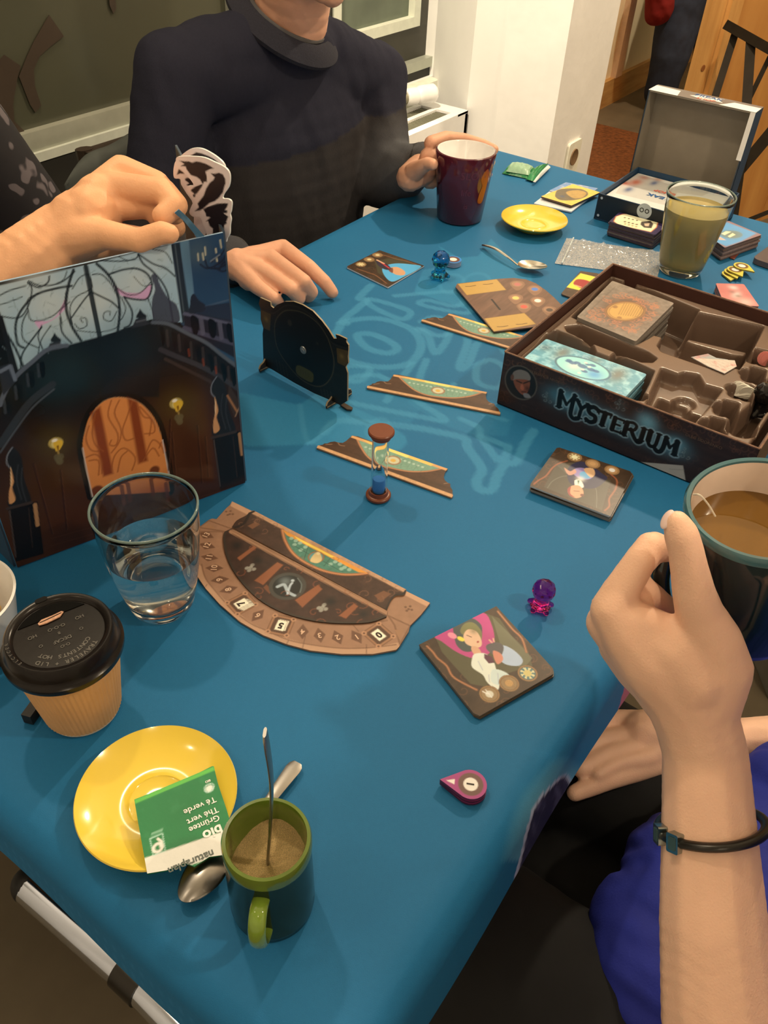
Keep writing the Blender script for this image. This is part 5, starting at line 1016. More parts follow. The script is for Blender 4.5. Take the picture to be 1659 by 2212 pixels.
def art_box(p):
    f = cF; g = lambda *a: one(f, *a); p.fill(50, 32, 24); p.grain(60, 0.4, 3, 0.35, 3.0); p.scrolls(90, (0, 0.002, 0.29, 0.068), (96, 58, 38), 0.35, 0.0007, 0.007, 5)
    p.scrolls(60, (0, 0.055, 0.29, 0.068), (120, 74, 48), 0.4, 0.0008, 0.006, 6); p.blob(g(560, 500), 0.09, (34, 22, 17), 0.4, 0.02)
    for L in ([(60, 420), (500, 640), (800, 700)],): p.line(spl(f(L), 4), 0.01, (34, 24, 20), 0.5, soft=0.01)
    # title: pale blue glow then black strokes
    S = [([(400, 295), (386, 388)], 20), ([(400, 300), (432, 378)], 13), ([(432, 378), (484, 322)], 9), (spl([(484, 322), (462, 400), (458, 440), (475, 462), (502, 462)], 4), 17), ([(368, 388), (404, 394)], 7), ([(390, 293), (416, 300)], 7), ([(476, 316), (498, 326)], 7),
         ([(500, 350), (524, 402)], 16), ([(566, 377), (524, 402), (508, 452)], 14), ([(488, 344), (516, 356)], 6), ([(552, 368), (580, 382)], 6), ([(490, 452), (526, 464)], 7),
         (spl([(626, 412), (600, 393), (568, 402), (576, 430), (606, 450), (604, 478), (574, 484), (552, 466)], 4), 17), ([(628, 408), (622, 424)], 8), ([(552, 460), (548, 480)], 8),
         ([(634, 416), (706, 440)], 13), ([(670, 430), (648, 500)], 20), ([(634, 410), (630, 434)], 7), ([(708, 436), (700, 460)], 7), ([(632, 498), (664, 510)], 7),
         ([(730, 458), (708, 528)], 18), ([(726, 454), (786, 478)], 10), ([(720, 492), (758, 506)], 9), ([(704, 530), (762, 550)], 10), ([(786, 474), (780, 492)], 6), ([(764, 538), (758, 556)], 6),
         ([(804, 486), (782, 560)], 18), (spl([(800, 484), (842, 490), (860, 512), (840, 534), (796, 524)], 4), 12), (spl([(826, 528), (842, 574), (864, 606), (886, 602)], 4), 16), ([(768, 558), (798, 570)], 7),
         ([(906, 526), (884, 592)], 18), ([(890, 518), (924, 530)], 7), ([(868, 590), (902, 600)], 7),
         (spl([(946, 540), (930, 596), (940, 628), (968, 630), (984, 600), (998, 560)], 4), 14), ([(946, 540), (930, 596)], 20), ([(932, 534), (962, 544)], 7), ([(984, 552), (1012, 562)], 7),
         (spl([(1042, 578), (1022, 636), (1004, 662), (984, 662), (972, 648)], 4), 17), ([(1042, 582), (1060, 640)], 13), ([(1060, 640), (1108, 606)], 9), ([(1108, 604), (1088, 680)], 20), ([(1030, 572), (1056, 582)], 7), ([(1098, 598), (1122, 608)], 7), ([(1070, 680), (1106, 692)], 7)]
    k = 0.00032
    for q in ((380, 330), (440, 340), (520, 380), (600, 440), (700, 480), (800, 530), (900, 560), (1000, 610), (1090, 640)): p.blob(g(*q), 0.020, (70, 124, 134), 0.55, 0.013)
    for q in ((450, 360), (700, 470), (930, 500), (920, 470), (1100, 620)): p.blob(g(*q), 0.012, (120, 178, 184), 0.5, 0.010)
    for L, w_ in S: p.line(f(L), (w_+8)*k, (150, 178, 176), 0.55, soft=0.0016)
    for L, w_ in S: p.line(f(L), w_*k, (8, 8, 8))
    # portrait medallion
    c_ = g(155, 245); p.ell(c_, 0.0205, 0.0215, (28, 24, 20)); p.ring(c_, 0.0200, 0.0210, 0.0016, (84, 74, 60))
    p.poly(spl(f([(104, 215), (110, 180), (150, 165), (195, 180), (215, 215), (200, 235), (150, 225), (112, 232)]), 4, True), (122, 112, 98)); p.poly(spl(f([(112, 228), (150, 222), (205, 232), (208, 270), (190, 310), (165, 318), (135, 290), (118, 260)]), 4, True), (128, 72, 46))
    p.line(f([(130, 232), (160, 245)]), 0.0016, (40, 24, 16)); p.line(f([(205, 236), (172, 248)]), 0.0016, (40, 24, 16)); p.poly(spl(f([(160, 250), (175, 275), (168, 290), (152, 280)]), 3, True), (170, 92, 60)); p.blob(g(195, 280), 0.004, (60, 28, 18), 0.8); p.line(f([(160, 300), (185, 300)]), 0.0012, (60, 24, 18)); p.poly(spl(f([(170, 310), (200, 312), (215, 335), (180, 335)]), 3, True), (124, 118, 110)); p.ell(g(103, 212), 0.0022, 0.004, (100, 64, 44))
    for q in ((320, 335), (765, 380), (1160, 675)):
        p.blob(g(*q), 0.008, (70, 80, 76), 0.5); p.scrolls(5, (p.M([g(*q)])[0][0]-.006, p.M([g(*q)])[0][1]-.006, p.M([g(*q)])[0][0]+.006, p.M([g(*q)])[0][1]+.006), (140, 150, 140), 0.5, 0.0006, 0.004, 4)
    p.poly(f([(820, 722), (1142, 748), (1162, 868), (1000, 800)]), (172, 162, 140)); p.line(f([(1060, 770), (1150, 775)]), 0.0006, (120, 112, 98), 0.7)
    for y_ in (0.0655,): p.line([g(60, 45), g(1580, 640)], 0.0012, (140, 84, 58), 0.5)
art_rect('printed_front', pF, 0, BY1-BY0, 0.0015, BH, 0.00085, art_box, 0.0, (60, 40, 30), tX)
art_rect('printed_side', Plane((BX0, BY0-0.0004, TZ), (1, 0, 0), (0, 0, 1)), 0, BX1-BX0, 0.0015, BH, 0.002, lambda p: (p.fill(60, 38, 30), p.grain(60, 0.4, 3, 0.35, 3), p.scrolls(60, (0, 0, 0.29, 0.07), (110, 70, 60), 0.4, 0.001, 0.008, 7)), 0.0, (60, 40, 30), tX)
tc = MB(); Mt = lambda px_, py_: frame(pF.w(*pF.uv(px_, py_), 0.0005), pF.U, pF.N) @ Matrix.Rotation(R_(0), 4, 'Z')
text_mb(tc, 'OLEKSANDR NEVSKIY', Mt(*one(cF, 310, 210)), 0.0042, 0.0); text_mb(tc, 'OLEG SIDORENKO', Mt(*one(cF, 1268, 600)), 0.0046, 0.0)
link('small_lettering', tc, mat('faded_gold', (110, 84, 58), rough=0.5), tX, smooth=0)['kind'] = 'stuff'
# vacuum formed tray: height field
ZT = 0.0585
plT = table_plane(ZT)
def uvT(f, L): return np.array([plT.uv(*a) for a in f(L)])
sp = 0.0009; gx = np.arange(BX0+0.003, BX1-0.003, sp); gy = np.arange(BY0+0.003, BY1-0.003, sp); U_, V_ = np.meshgrid(gx, gy); uu, vv = U_.ravel(), V_.ravel()
zt = np.full(len(uu), 0.0)
def cavity(q, depth, soft=0.0028, base=0.0):
    global zt
    q = np.array(q); t_ = Paint(uu, vv); k = t_._sub(q, soft*3); s_ = Paint(uu[k], vv[k]); d = s_.seg(q, True)*np.where(s_.inside(q), 1, -1)
    a = np.clip(0.5+d/soft, 0, 1); a = a*a*(3-2*a); zt[k] = zt[k]*(1-a)+np.minimum(zt[k], -depth)*a if base == 0 else zt[k]*(1-a)+(-depth)*a
def circ(c, rx, ry=None, n=20): return [(c[0]+rx*math.cos(2*PI*k/n), c[1]+(ry or rx)*math.sin(2*PI*k/n)) for k in range(n)]
cavity(uvT(c6, [(205, 585), (350, 432), (400, 428), (600, 502), (622, 555), (718, 592), (750, 562), (968, 665), (935, 745), (905, 800), (940, 815), (905, 838), (830, 830), (700, 830), (300, 690)]), 0.048)
cavity(uvT(c6, [(455, 405), (540, 395), (930, 552), (985, 590), (960, 610), (900, 608), (620, 500), (470, 432)]), 0.040)
cavity(uvT(c6, [(497, 345), (730, 95), (800, 118), (860, 100), (868, 145), (1240, 300), (1185, 350), (1160, 540), (1040, 545), (1010, 520), (1040, 465), (970, 446), (930, 470), (870, 500), (515, 352)]), 0.046)
cavity(uvT(c6, [(1180, 350), (1240, 318), (1625, 400), (1600, 455), (1545, 560), (1480, 650), (1290, 600), (1130, 575), (1040, 550), (1070, 440), (1160, 420)]), 0.050)
cavity(uvT(c6, [(1190, 395), (1205, 378), (1580, 462), (1560, 490), (1480, 480), (1240, 415)]), 0.022, 0.002, base=1)
cavity(uvT(c6, [(1010, 520), (1050, 515), (1140, 560), (1300, 600), (1290, 640), (1130, 585), (1030, 550)]), 0.022, 0.002, base=1)
cavity(uvT(c6, [(1030, 655), (1125, 690), (1165, 678), (1240, 690), (1275, 750), (1380, 778), (1300, 880), (1212, 972), (1080, 900), (940, 862)]), 0.016)
cavity(uvT(c6, [(1040, 765), (1105, 792), (1125, 770), (1200, 790), (1215, 850), (1280, 870), (1200, 985), (1060, 935), (990, 900), (1000, 830)]), 0.030)
cavity(circ(uvT(c6, [(1188, 790)])[0], 0.0105), 0.022, 0.003)
for c_ in ((1600, 690), (1560, 872), (1430, 1030), (1290, 1205), (1160, 1375)):
    sx_ = 1 if c_ != (1600, 690) else 1.15; x_, y_ = c_
    cavity(uvT(c3, [(x_-55, y_-75), (x_+70, y_-45), (x_+50, y_+60), (x_-75, y_+25)]), 0.036, 0.0022); cavity(circ(uvT(c3, [(x_-115, y_-20)])[0], 0.0080, 0.0068), 0.016, 0.003); cavity(circ(uvT(c3, [(x_-90, y_+30)])[0], 0.0085, 0.0065), 0.030, 0.003); cavity(circ(uvT(c3, [(x_+15, y_+60)])[0], 0.0085, 0.0065), 0.030, 0.003)
cavity(uvT(c3, [(1700, 900), (1620, 1010), (1540, 1100), (1500, 1180), (1340, 1310), (1300, 1410), (1330, 1470), (1420, 1490), (1500, 1440), (1560, 1330), (1620, 1240), (1700, 1190), (1790, 1080), (1790, 920)]), 0.034, 0.004)
cavity(circ(uvT(c3, [(1400, 1400)])[0], 0.016, 0.014), 0.026, 0.006, base=1)
cavity([(BX0+0.0, BY0+0.0), (BX0+0.0, BY0+0.010), (BX1, BY0+0.010), (BX1, BY0)], 0.030, 0.003)
edge_ = np.minimum.reduce([uu-BX0, BX1-uu, vv-BY0, BY1-vv]); zt += np.where(edge_ < 0.010, -0.004, 0)
nx, ny = len(gx), len(gy); zg = zt.reshape(ny, nx)
for _ in range(3):
    zp = np.pad(zg, 1, mode='edge'); zg = (zp[1:-1, 1:-1]*4+zp[:-2, 1:-1]*2+zp[2:, 1:-1]*2+zp[1:-1, :-2]*2+zp[1:-1, 2:]*2+zp[:-2, :-2]+zp[2:, 2:]+zp[:-2, 2:]+zp[2:, :-2])/16
zt = zg.ravel(); mb = MB(); idx = np.arange(nx*ny).reshape(ny, nx); f = np.stack([idx[:-1, :-1], idx[:-1, 1:], idx[1:, 1:], idx[1:, :-1]], -1).reshape(-1, 4)
mb.v = np.stack([uu, vv, zt+TZ+ZT], 1).tolist(); mb.f = f.tolist(); mb.mi = [0]*len(mb.f)
link('moulded_tray', mb, mat('tray_plastic', (104, 80, 60), rough=0.24, noise=0.04, spec=0.6), tX, smooth=180, weld=False)
def poly_at(f, L, h): return [tuple(table_plane(h).uv(*a)) for a in f(L)]
def art_dream(p):
    f = c6; g = lambda *a: one(f, *a); p.fill(128, 112, 92); p.grain(160, 0.35, 3); n = fbm(p.u, p.v, 220, 4); p.mix((n-0.5)*1.2, C(80, 72, 62))
    c_ = g(805, 310); p.blob(c_, 0.040, (92, 52, 28), 0.95, 0.030); q = p.M([c_])[0]; p.blob(c_, 0.048, (84, 48, 28), 0.8, 0.036); p.scrolls(110, (q[0]-.044, q[1]-.034, q[0]+.044, q[1]+.034), (176, 108, 70), 0.8, 0.0011, 0.008, 5)
    p.ell(c_, 0.0225, 0.0300, (116, 76, 40), 78); p.ell(c_, 0.0190, 0.0265, (196, 146, 70), 78); p.ring(c_, 0.0210, 0.0285, 0.0009, (150, 104, 56), 78); p.ring(c_, 0.0172, 0.0245, 0.0007, (120, 80, 44), 78)
    for k in range(10): p.line([g(765+k*14, 330+k*2), g(800+k*14, 262+k*3)], 0.0007, (112, 78, 36), 0.85)
    p.ell(g(745, 285), 0.004, 0.003, (150, 104, 50)); p.ell(g(770, 350), 0.0035, 0.003, (150, 104, 50))
    p.line(poly_px(f, [(560, 340), (745, 165)]), 0.002, (70, 60, 50), 0.4)
def poly_px(f, L): return f(L)
def deck(name, label, parent_grp, outline_uv, h_bot, h_top, n, art, sp, edge_cols, jitter=0.0008, seed=1, rad=True):
    rr = random.Random(seed); q = np.array(outline_uv); c_ = q.mean(0); t = empty(name, label, 'card deck', (c_[0], c_[1], TZ+h_bot), 0, parent_grp); hs = (h_top-h_bot)/n
    for k in range(n-1):
        a = rr.uniform(-1, 1)*jitter*18; dx, dy = rr.uniform(-1, 1)*jitter, rr.uniform(-1, 1)*jitter; ca, sa = math.cos(a), math.sin(a)
        pts = [(c_[0]+dx+(x-c_[0])*ca-(y-c_[1])*sa, c_[1]+dy+(x-c_[0])*sa+(y-c_[1])*ca) for x, y in q]
        link('card', MB().prism(pts, TZ+h_bot+hs*k, TZ+h_bot+hs*(k+1)-0.00018), mat('card_edge_%d_%d_%d' % edge_cols[k % len(edge_cols)], edge_cols[k % len(edge_cols)], rough=0.7, noise=0.15, nscale=300), t, smooth=0)
    art_poly('top_card', table_plane(h_top), [tuple(a) for a in q], sp, art, hs-0.0002, edge_cols[-1], t, px=False); return t
def rounded(q, r=0.003, n=4):
    q = [np.array(a) for a in q]; out = []; m = len(q)
    for i in range(m):
        a, b_, c_ = q[i-1], q[i], q[(i+1) % m]; u1, u2 = (a-b_)/np.linalg.norm(a-b_), (c_-b_)/np.linalg.norm(c_-b_); p0, p1 = b_+u1*r, b_+u2*r
        for k in range(n+1): t_ = k/n; out.append(tuple(p0*(1-t_)**2+2*b_*t_*(1-t_)+p1*t_**2))
    return out
deck('card_deck', 'brown ornate card deck with golden oval lying in the tray', 'card decks in the brown box', rounded(poly_at(c6, [(728, 128), (515, 345), (868, 492), (1098, 262)], 0.064)), 0.014, 0.064, 10, art_dream, 0.0011, [(120, 108, 90), (88, 76, 62), (134, 120, 100)])
def art_vision(p):
    f = c6; g = lambda *a: one(f, *a); p.fill(84, 150, 158); n = fbm(p.u, p.v, 140, 4); p.mix((n-0.42)*3, C(150, 200, 198)); n = fbm(p.u, p.v, 60, 14)
    p.blob(g(430, 560), 0.020, (110, 104, 84), 0.8, 0.010); p.blob(g(760, 690), 0.022, (110, 104, 84), 0.85, 0.012); p.blob(g(330, 530), 0.010, (70, 92, 90), 0.7); p.blob(g(620, 600), 0.010, (90, 96, 84), 0.7)
    q0 = p.M([g(560, 640)])[0]; p.scrolls(60, (p.u.min(), p.v.min(), p.u.max(), p.v.max()), (176, 196, 186), 0.45, 0.0008, 0.006, 4)
    c_ = g(550, 650); p.ell(c_, 0.0215, 0.0335, (58, 110, 128), 2); p.ell(c_, 0.0192, 0.031, (150, 210, 222), 2); p.ring(c_, 0.0202, 0.032, 0.0009, (60, 96, 104), 2)
    p.blob(g(620, 690), 0.012, (60, 140, 190), 0.8); p.blob(g(500, 640), 0.010, (210, 240, 240), 0.8)
    for dx, dy, r_ in ((-80, -35, .0035), (-60, -20, .005), (-30, -20, .004), (0, 0, .006), (30, -10, .003), (50, 20, .005), (80, 30, .004), (10, 30, .004), (60, -5, .004), (-90, -30, .003)): p.ell(g(550+dx, 640+dy), r_*0.7, r_, (44, 88, 130), a=0.85)
    for dx, dy in ((-50, -5), (0, 20), (40, 5), (20, -20), (-20, 40)): p.ell(g(550+dx, 640+dy), 0.0018, 0.002, (225, 238, 235))
deck('card_deck', 'pale blue ornate card deck with oval picture in the front bay', 'card decks in the brown box', rounded(poly_at(c6, [(332, 476), (190, 600), (800, 830), (935, 688)], 0.056)), 0.013, 0.056, 9, art_vision, 0.0011, [(124, 168, 168), (84, 128, 132), (150, 190, 186)], seed=4)
# tokens and bits in the tray bays
for k, (x_, y_) in enumerate(((1620, 735), (1640, 742), (1658, 748), (1676, 752), (1692, 756))):
    q = table_plane(0.050).uv(*one(c3, x_, y_)); M_ = frame((q[0], q[1], TZ+0.053), (0.2, -1, 0)) @ Matrix.Rotation(R_(72), 4, 'X')
    o = link('red_token', MB().prism(drop_out(0.0085, 0.0175, 12), 0, 0.0018, M_), mat('token_coral', (206, 116, 96), rough=0.5), smooth=0); tag(o, 'coral red drop token standing in its bay of the brown box', 'token', 'coral tokens in the brown box tray')
for k in range(6):
    x_, y_ = 1340+k*20, 1050+k*8; q = table_plane(0.048).uv(*one(c3, x_, y_)); M_ = frame((q[0], q[1], TZ+0.053), (0.25*(1 if k % 2 else -0.4), -1, 0)) @ Matrix.Rotation(R_(66+6*k), 4, 'X')
    o = link('white_token', MB().prism(drop_out(0.0085, 0.0175, 12), 0, 0.0016, M_), mat('token_white', (220, 204, 170), rough=0.5), smooth=0); tag(o, 'off-white drop token standing in its bay of the brown box', 'token', 'white tokens in the brown box tray')
q = table_plane(0.050).uv(*one(c3, 1610, 1125)); ghost('black glossy pawn lying in the tray of the brown box', Vector((q[0], q[1], TZ+0.030)), mat('black_gloss', (20, 18, 16), rough=0.05, trans=0.2), 1.25, 0.5)
b_ = bpy.data.objects[-1] if False else None
for k, (L, col) in enumerate((([(1210, 590), (1460, 605), (1472, 640), (1400, 682), (1300, 640)], (196, 176, 150)), ([(1200, 585), (1300, 565), (1350, 590), (1420, 600), (1300, 620)], (150, 150, 138)))):
    hT_ = 0.0592+0.0012*(1-k)
    o = art_poly('card_sheet', table_plane(hT_), poly_at(c6, L, hT_), 0.0016, (lambda col: (lambda p: (p.fill(*col), p.mix(np.clip(fbm(p.u, p.v, 150, 5)-0.55, 0, 1)*3, C(190, 110, 96)))))(col), 0.0008, (220, 210, 190), None, px=False, material=mat('glossy_scrap', attr=True, rough=0.25, noise=0.05, nscale=100, bump=0.4, bscale=200))
    tag(o, ['crumpled pinkish card strip lying on the tray', 'grey clear plastic scrap beside the pinkish strip on the tray'][k], 'scrap')

# ================================================================== BLUE OPEN BOX AND LID
KX0, KX1, KY0, KY1, KH = 1.352, 1.517, 0.322, 0.506, 0.043
navy = mat('navy_card', (30, 58, 76), rough=0.5, noise=0.06); navyd = mat('dark_navy_print', (24, 32, 38), rough=0.45, noise=0.1)
tK = empty('small_game_box', 'small navy blue open box with folded rules inside', 'box', (1.43, 0.41, T0))
kb = MB(); z0, z1, w0 = T0, TZ+KH, 0.002
kb.box((KX0, KY0, z0), (KX1, KY1, z0+0.002)); kb.box((KX0+0.0003, KY0, z0), (KX0+w0, KY1, z1)); kb.box((KX1-w0, KY0, z0), (KX1, KY1, z1)); kb.box((KX0, KY0, z0), (KX1, KY0+w0, z1)); kb.box((KX0, KY1-w0, z0), (KX1, KY1, z1))
link('box_shell', kb, navy, tK, smooth=0)
link('front_print', MB().box((KX0-0.0003, KY0+0.001, z0+0.002), (KX0, KY1-0.001, z1-0.001)), navyd, tK, smooth=0)
Ms = lambda y, z, n=0.0006: Matrix(((0, 0, -1, KX0-n), (-1, 0, 0, y), (0, 1, 0, TZ+z), (0, 0, 0, 1)))
cS_ = on_plane(1392, 456, (KX0, 0, 0), (1, 0, 0))
link('round_emblem', MB().lathe([(0, 0.0002), (0.0125, 0.0002), (0.0125, 0)], 32, Ms(cS_[1], cS_[2]-TZ)), mat('emblem_grey', (176, 178, 170), rough=0.5), tK)
em_ = MB()
for s_ in (-1, 1): em_.lathe([(0.0022, 0.0003), (0.0038, 0.0003)], 20, Ms(cS_[1]+s_*0.0045, cS_[2]-TZ+0.001))
link('emblem_eyes', em_, mat('emblem_dark', (50, 52, 52), rough=0.5), tK)
fl_ = MB()
for y_, z_ in ((KY1-0.007, 0.008), (KY1-0.007, 0.037)): fl_.lathe([(0, 0.0003), (0.0022, 0.0003)], 12, Ms(y_, z_))
link('print_dots', fl_, mat('emblem_grey', (176, 178, 170)), tK)
plK = Plane((0, 0, TZ+0.034), (1, 0, 0), (0, 1, 0))
def art_rules(p):
    f = c4; g = lambda *a: one(f, *a); p.fill(214, 206, 184); p.poly(f([(830, 245), (870, 180), (950, 110), (1100, 160), (1350, 240), (1300, 260), (1150, 240), (1100, 310)]), (196, 186, 164))
    p.poly(f([(940, 90), (1120, 120), (1400, 200), (1400, 240), (1100, 190), (935, 130)]), (226, 216, 190)); p.blob(g(940, 185), 0.022, (190, 96, 64), 0.9, 0.012); p.blob(g(880, 190), 0.012, (206, 90, 60), 0.8); p.blob(g(900, 225), 0.018, (40, 70, 110), 0.85, 0.008); p.blob(g(1040, 190), 0.016, (50, 76, 120), 0.8, 0.007); p.blob(g(985, 160), 0.012, (176, 110, 84), 0.8); p.blob(g(1060, 170), 0.010, (180, 110, 70), 0.7)
    for k in range(7): p.line(f([(960+k*18, 100+k*3), (985+k*18, 96+k*8)]), 0.0006, (180, 172, 154), 0.5)
to = art_rect('rules_sheet', plK, KX0+0.004, KX1-0.004, KY0+0.004, KY1-0.004, 0.0012, art_rules, 0.0012, (220, 212, 190), None, n_off=0.0); tag(to, 'folded colourful rules sheet inside the small navy box', 'rules sheet')
rt = MB(); f1 = frame(plK.w(*plK.uv(1428, 427), 0.0006), (0, 1, 0)) ; text_mb(rt, 'FREAK', f1 @ Matrix.Rotation(R_(0), 4, 'Z'), 0.017, 0.03); link('blue_title', rt, mat('title_blue', (30, 80, 120), rough=0.5), to, smooth=0)
rt = MB(); f1 = frame(plK.w(*plK.uv(1433, 416), 0.0006), (0, 1, 0)); text_mb(rt, 'SHOP', f1, 0.013, 0.02); link('red_title', rt, mat('title_red', (226, 96, 66), rough=0.5), to, smooth=0)
# lid standing behind
tL = empty('box_lid', 'grey lid of the small navy box standing upright behind it', 'lid', (1.54, 0.43, TZ+0.002))
LX0, LX1, LY0, LY1, LZ0, LZ1 = 1.519, 1.560, 0.338, 0.519, TZ+0.002, TZ+0.167
inner = mat('lid_grey_card', (140, 124, 98), rough=0.75, noise=0.05)
lb = MB(); th = 0.002
lb.box((LX1-th, LY0, LZ0), (LX1, LY1, LZ1)); lb.box((LX0, LY1-th, LZ0), (LX1-th, LY1, LZ1)); lb.box((LX0, LY0, LZ0), (LX1-th, LY0+th, LZ1)); lb.box((LX0, LY0+th, LZ1-th), (LX1-th, LY1-th, LZ1)); lb.box((LX0, LY0+th, LZ0), (LX1-th, LY1-th, LZ0+th))
link('lid_shell', lb, inner, tL, smooth=0)
ob = MB(); e_ = 0.0006
ob.box((LX0-e_, LY0-e_, LZ1), (LX1+e_, LY1+e_, LZ1+e_)); link('top_wrap', ob, mat('wrap_grey', (112, 104, 92), rough=0.35), tL, smooth=0)
link('side_wrap', MB().box((LX0-e_, LY1, LZ0), (LX1+e_, LY1+e_, LZ1)), navy, tL, smooth=0); link('side_wrap', MB().box((LX0-e_, LY0-e_, LZ0), (LX1+e_, LY0, LZ1)), navy, tL, smooth=0)
link('rim_wrap', MB().box((LX0-e_, LY0-e_, LZ0), (LX0, LY0+th, LZ1)).box((LX0-e_, LY1-th, LZ0), (LX0, LY1+e_, LZ1)), mat('rim_slate', (54, 62, 66), rough=0.5), tL, smooth=0)
wpn = mat('white_print', (236, 228, 208), rough=0.4); zt_ = LZ1+e_
link('white_panel', MB().prism([(LX0-e_, LY1+e_), (LX0-e_, LY1-0.050), (LX1-0.010, LY1-0.044), (LX1-0.006, LY1+e_)][::-1], zt_, zt_+0.0002), wpn, tL, smooth=0)
link('white_panel', MB().prism([(LX0-e_, LY0-e_), (LX0-e_, LY0+0.060), (LX1-0.012, LY0+0.044), (LX1-0.012, LY0-e_)], zt_, zt_+0.0002), wpn, tL, smooth=0)
link('white_panel', MB().box((LX0-e_*2, LY0-e_, LZ0+0.09), (LX0-e_, LY0+0.0075, LZ1)), wpn, tL, smooth=0)
tt = MB(); text_mb(tt, 'FREAK', frame((LX0+0.027, (LY0+LY1)/2-0.004, zt_+0.0004), (0, -1, 0)), 0.0165, 0.03); link('blue_title', tt, mat('title_blue', (30, 80, 120)), tL, smooth=0)
tt = MB(); text_mb(tt, 'SHOP', frame((LX0+0.012, (LY0+LY1)/2-0.004, zt_+0.0004), (0, -1, 0)), 0.0125, 0.02); link('red_title', tt, mat('title_red', (226, 96, 66)), tL, smooth=0)
link('star_burst', MB().prism([(0.0, 0.03), (0.007, 0.018), (0.016, 0.018), (0.012, 0.0), (0.018, -0.024), (0.006, -0.018), (-0.004, -0.028), (-0.003, -0.01), (-0.010, 0.006), (-0.004, 0.018)][::-1], zt_, zt_+0.0002, Matrix.Translation((LX0+0.018, (LY0+LY1)/2-0.004, 0))), wpn, tL, smooth=0)

# ================================================================== FAR CARDS, BAG, WRAPPER
def art_purple(p):
    f = c4; g = lambda *a: one(f, *a); p.fill(52, 36, 70); L = [(835, 372), (870, 360), (900, 358), (1020, 380), (1058, 402), (1050, 430), (1020, 455), (990, 448), (850, 418), (822, 398)]
    p.line(f(L), 0.003, (196, 110, 50), closed=True); p.poly(f(L), (236, 222, 170)); p.poly(f([(970, 400), (1020, 395), (1035, 412), (1025, 435), (985, 432), (965, 415)]), (70, 56, 44)); p.poly(f([(985, 410), (1015, 408), (1010, 425), (990, 424)]), (214, 180, 140))
    for k in range(8): p.ell(g(880+k % 4*22, 378+(k//4)*22+(k % 4)*5), 0.0022, 0.0016, (90, 74, 44)); p.ell(g(882+k % 4*20, 400+(k//4)*12+(k % 4)*5), 0.0026, 0.0016, (190, 160, 90))
deck('card_deck', 'thick purple framed card deck in front of the navy box', 'far card decks', rounded(poly_at(c4, [(850, 348), (795, 398), (1045, 472), (1110, 418)], 0.024)), 0.0008, 0.024, 9, art_purple, 0.0012, [(92, 80, 72), (66, 52, 60), (104, 90, 80), (76, 60, 66)], 0.0012, 8)
def art_sky(p):
    g = lambda *a: one(cR, *a); p.fill(150, 118, 112); L = cR([(1090, 255), (1500, 410), (1290, 520), (1080, 590), (880, 500), (800, 420)]); p.poly(L, (104, 160, 190), soft=0.004)
    p.blob(g(1150, 425), 0.020, (126, 132, 104), 0.95, 0.014); p.ell(g(1150, 425), 0.020, 0.014, (128, 134, 106), -30, 0.6); p.poly(cR([(1010, 415), (1080, 380), (1150, 388), (1060, 435)]), (240, 228, 170)); p.poly(cR([(1100, 450), (1170, 405), (1210, 430), (1130, 468)]), (240, 228, 170)); p.poly(cR([(905, 430), (1000, 460), (1080, 505), (990, 500), (900, 465)]), (224, 180, 150))
deck('card_deck', 'light blue card deck behind the tall glass at right', 'far card decks', rounded(poly_at(cR, [(1110, 235), (780, 400), (1060, 610), (1575, 430)], 0.022)), 0.0008, 0.022, 8, art_sky, 0.0012, [(110, 88, 74), (140, 112, 96), (96, 76, 66)], 0.0014, 12)
tag(link('loose_card', MB().prism(poly_at(cR, [(1130, 760), (1190, 780), (1290, 660), (1200, 640)], 0.0), T0, T0+0.0007), mat('brown_card', (120, 60, 44), rough=0.5), smooth=0), 'brown card corner sticking out under the light blue deck', 'card')
def art_red(p):
    g = lambda *a: one(cR, *a); p.fill(196, 112, 100); n = fbm(p.u, p.v, 60, 3); p.mix((n-0.4)*0.8, C(208, 140, 120)); p.blob(g(1180, 1160), 0.008, (214, 196, 176), 0.9); p.blob(g(1220, 1260), 0.014, (214, 196, 176), 0.9, 0.007); p.blob(g(1250, 1280), 0.006, (150, 120, 100), 0.9); p.blob(g(1350, 1360), 0.016, (226, 184, 160), 0.8); p.blob(g(1160, 1220), 0.005, (150, 110, 96), 0.7)
deck('card_deck', 'small pinkish red card stack behind the brown box', 'far card decks', rounded(poly_at(cR, [(935, 1100), (1325, 1112), (1540, 1420), (1060, 1400)], 0.012)), 0.0008, 0.012, 5, art_red, 0.0012, [(150, 110, 96), (120, 84, 74)], 0.001, 3)
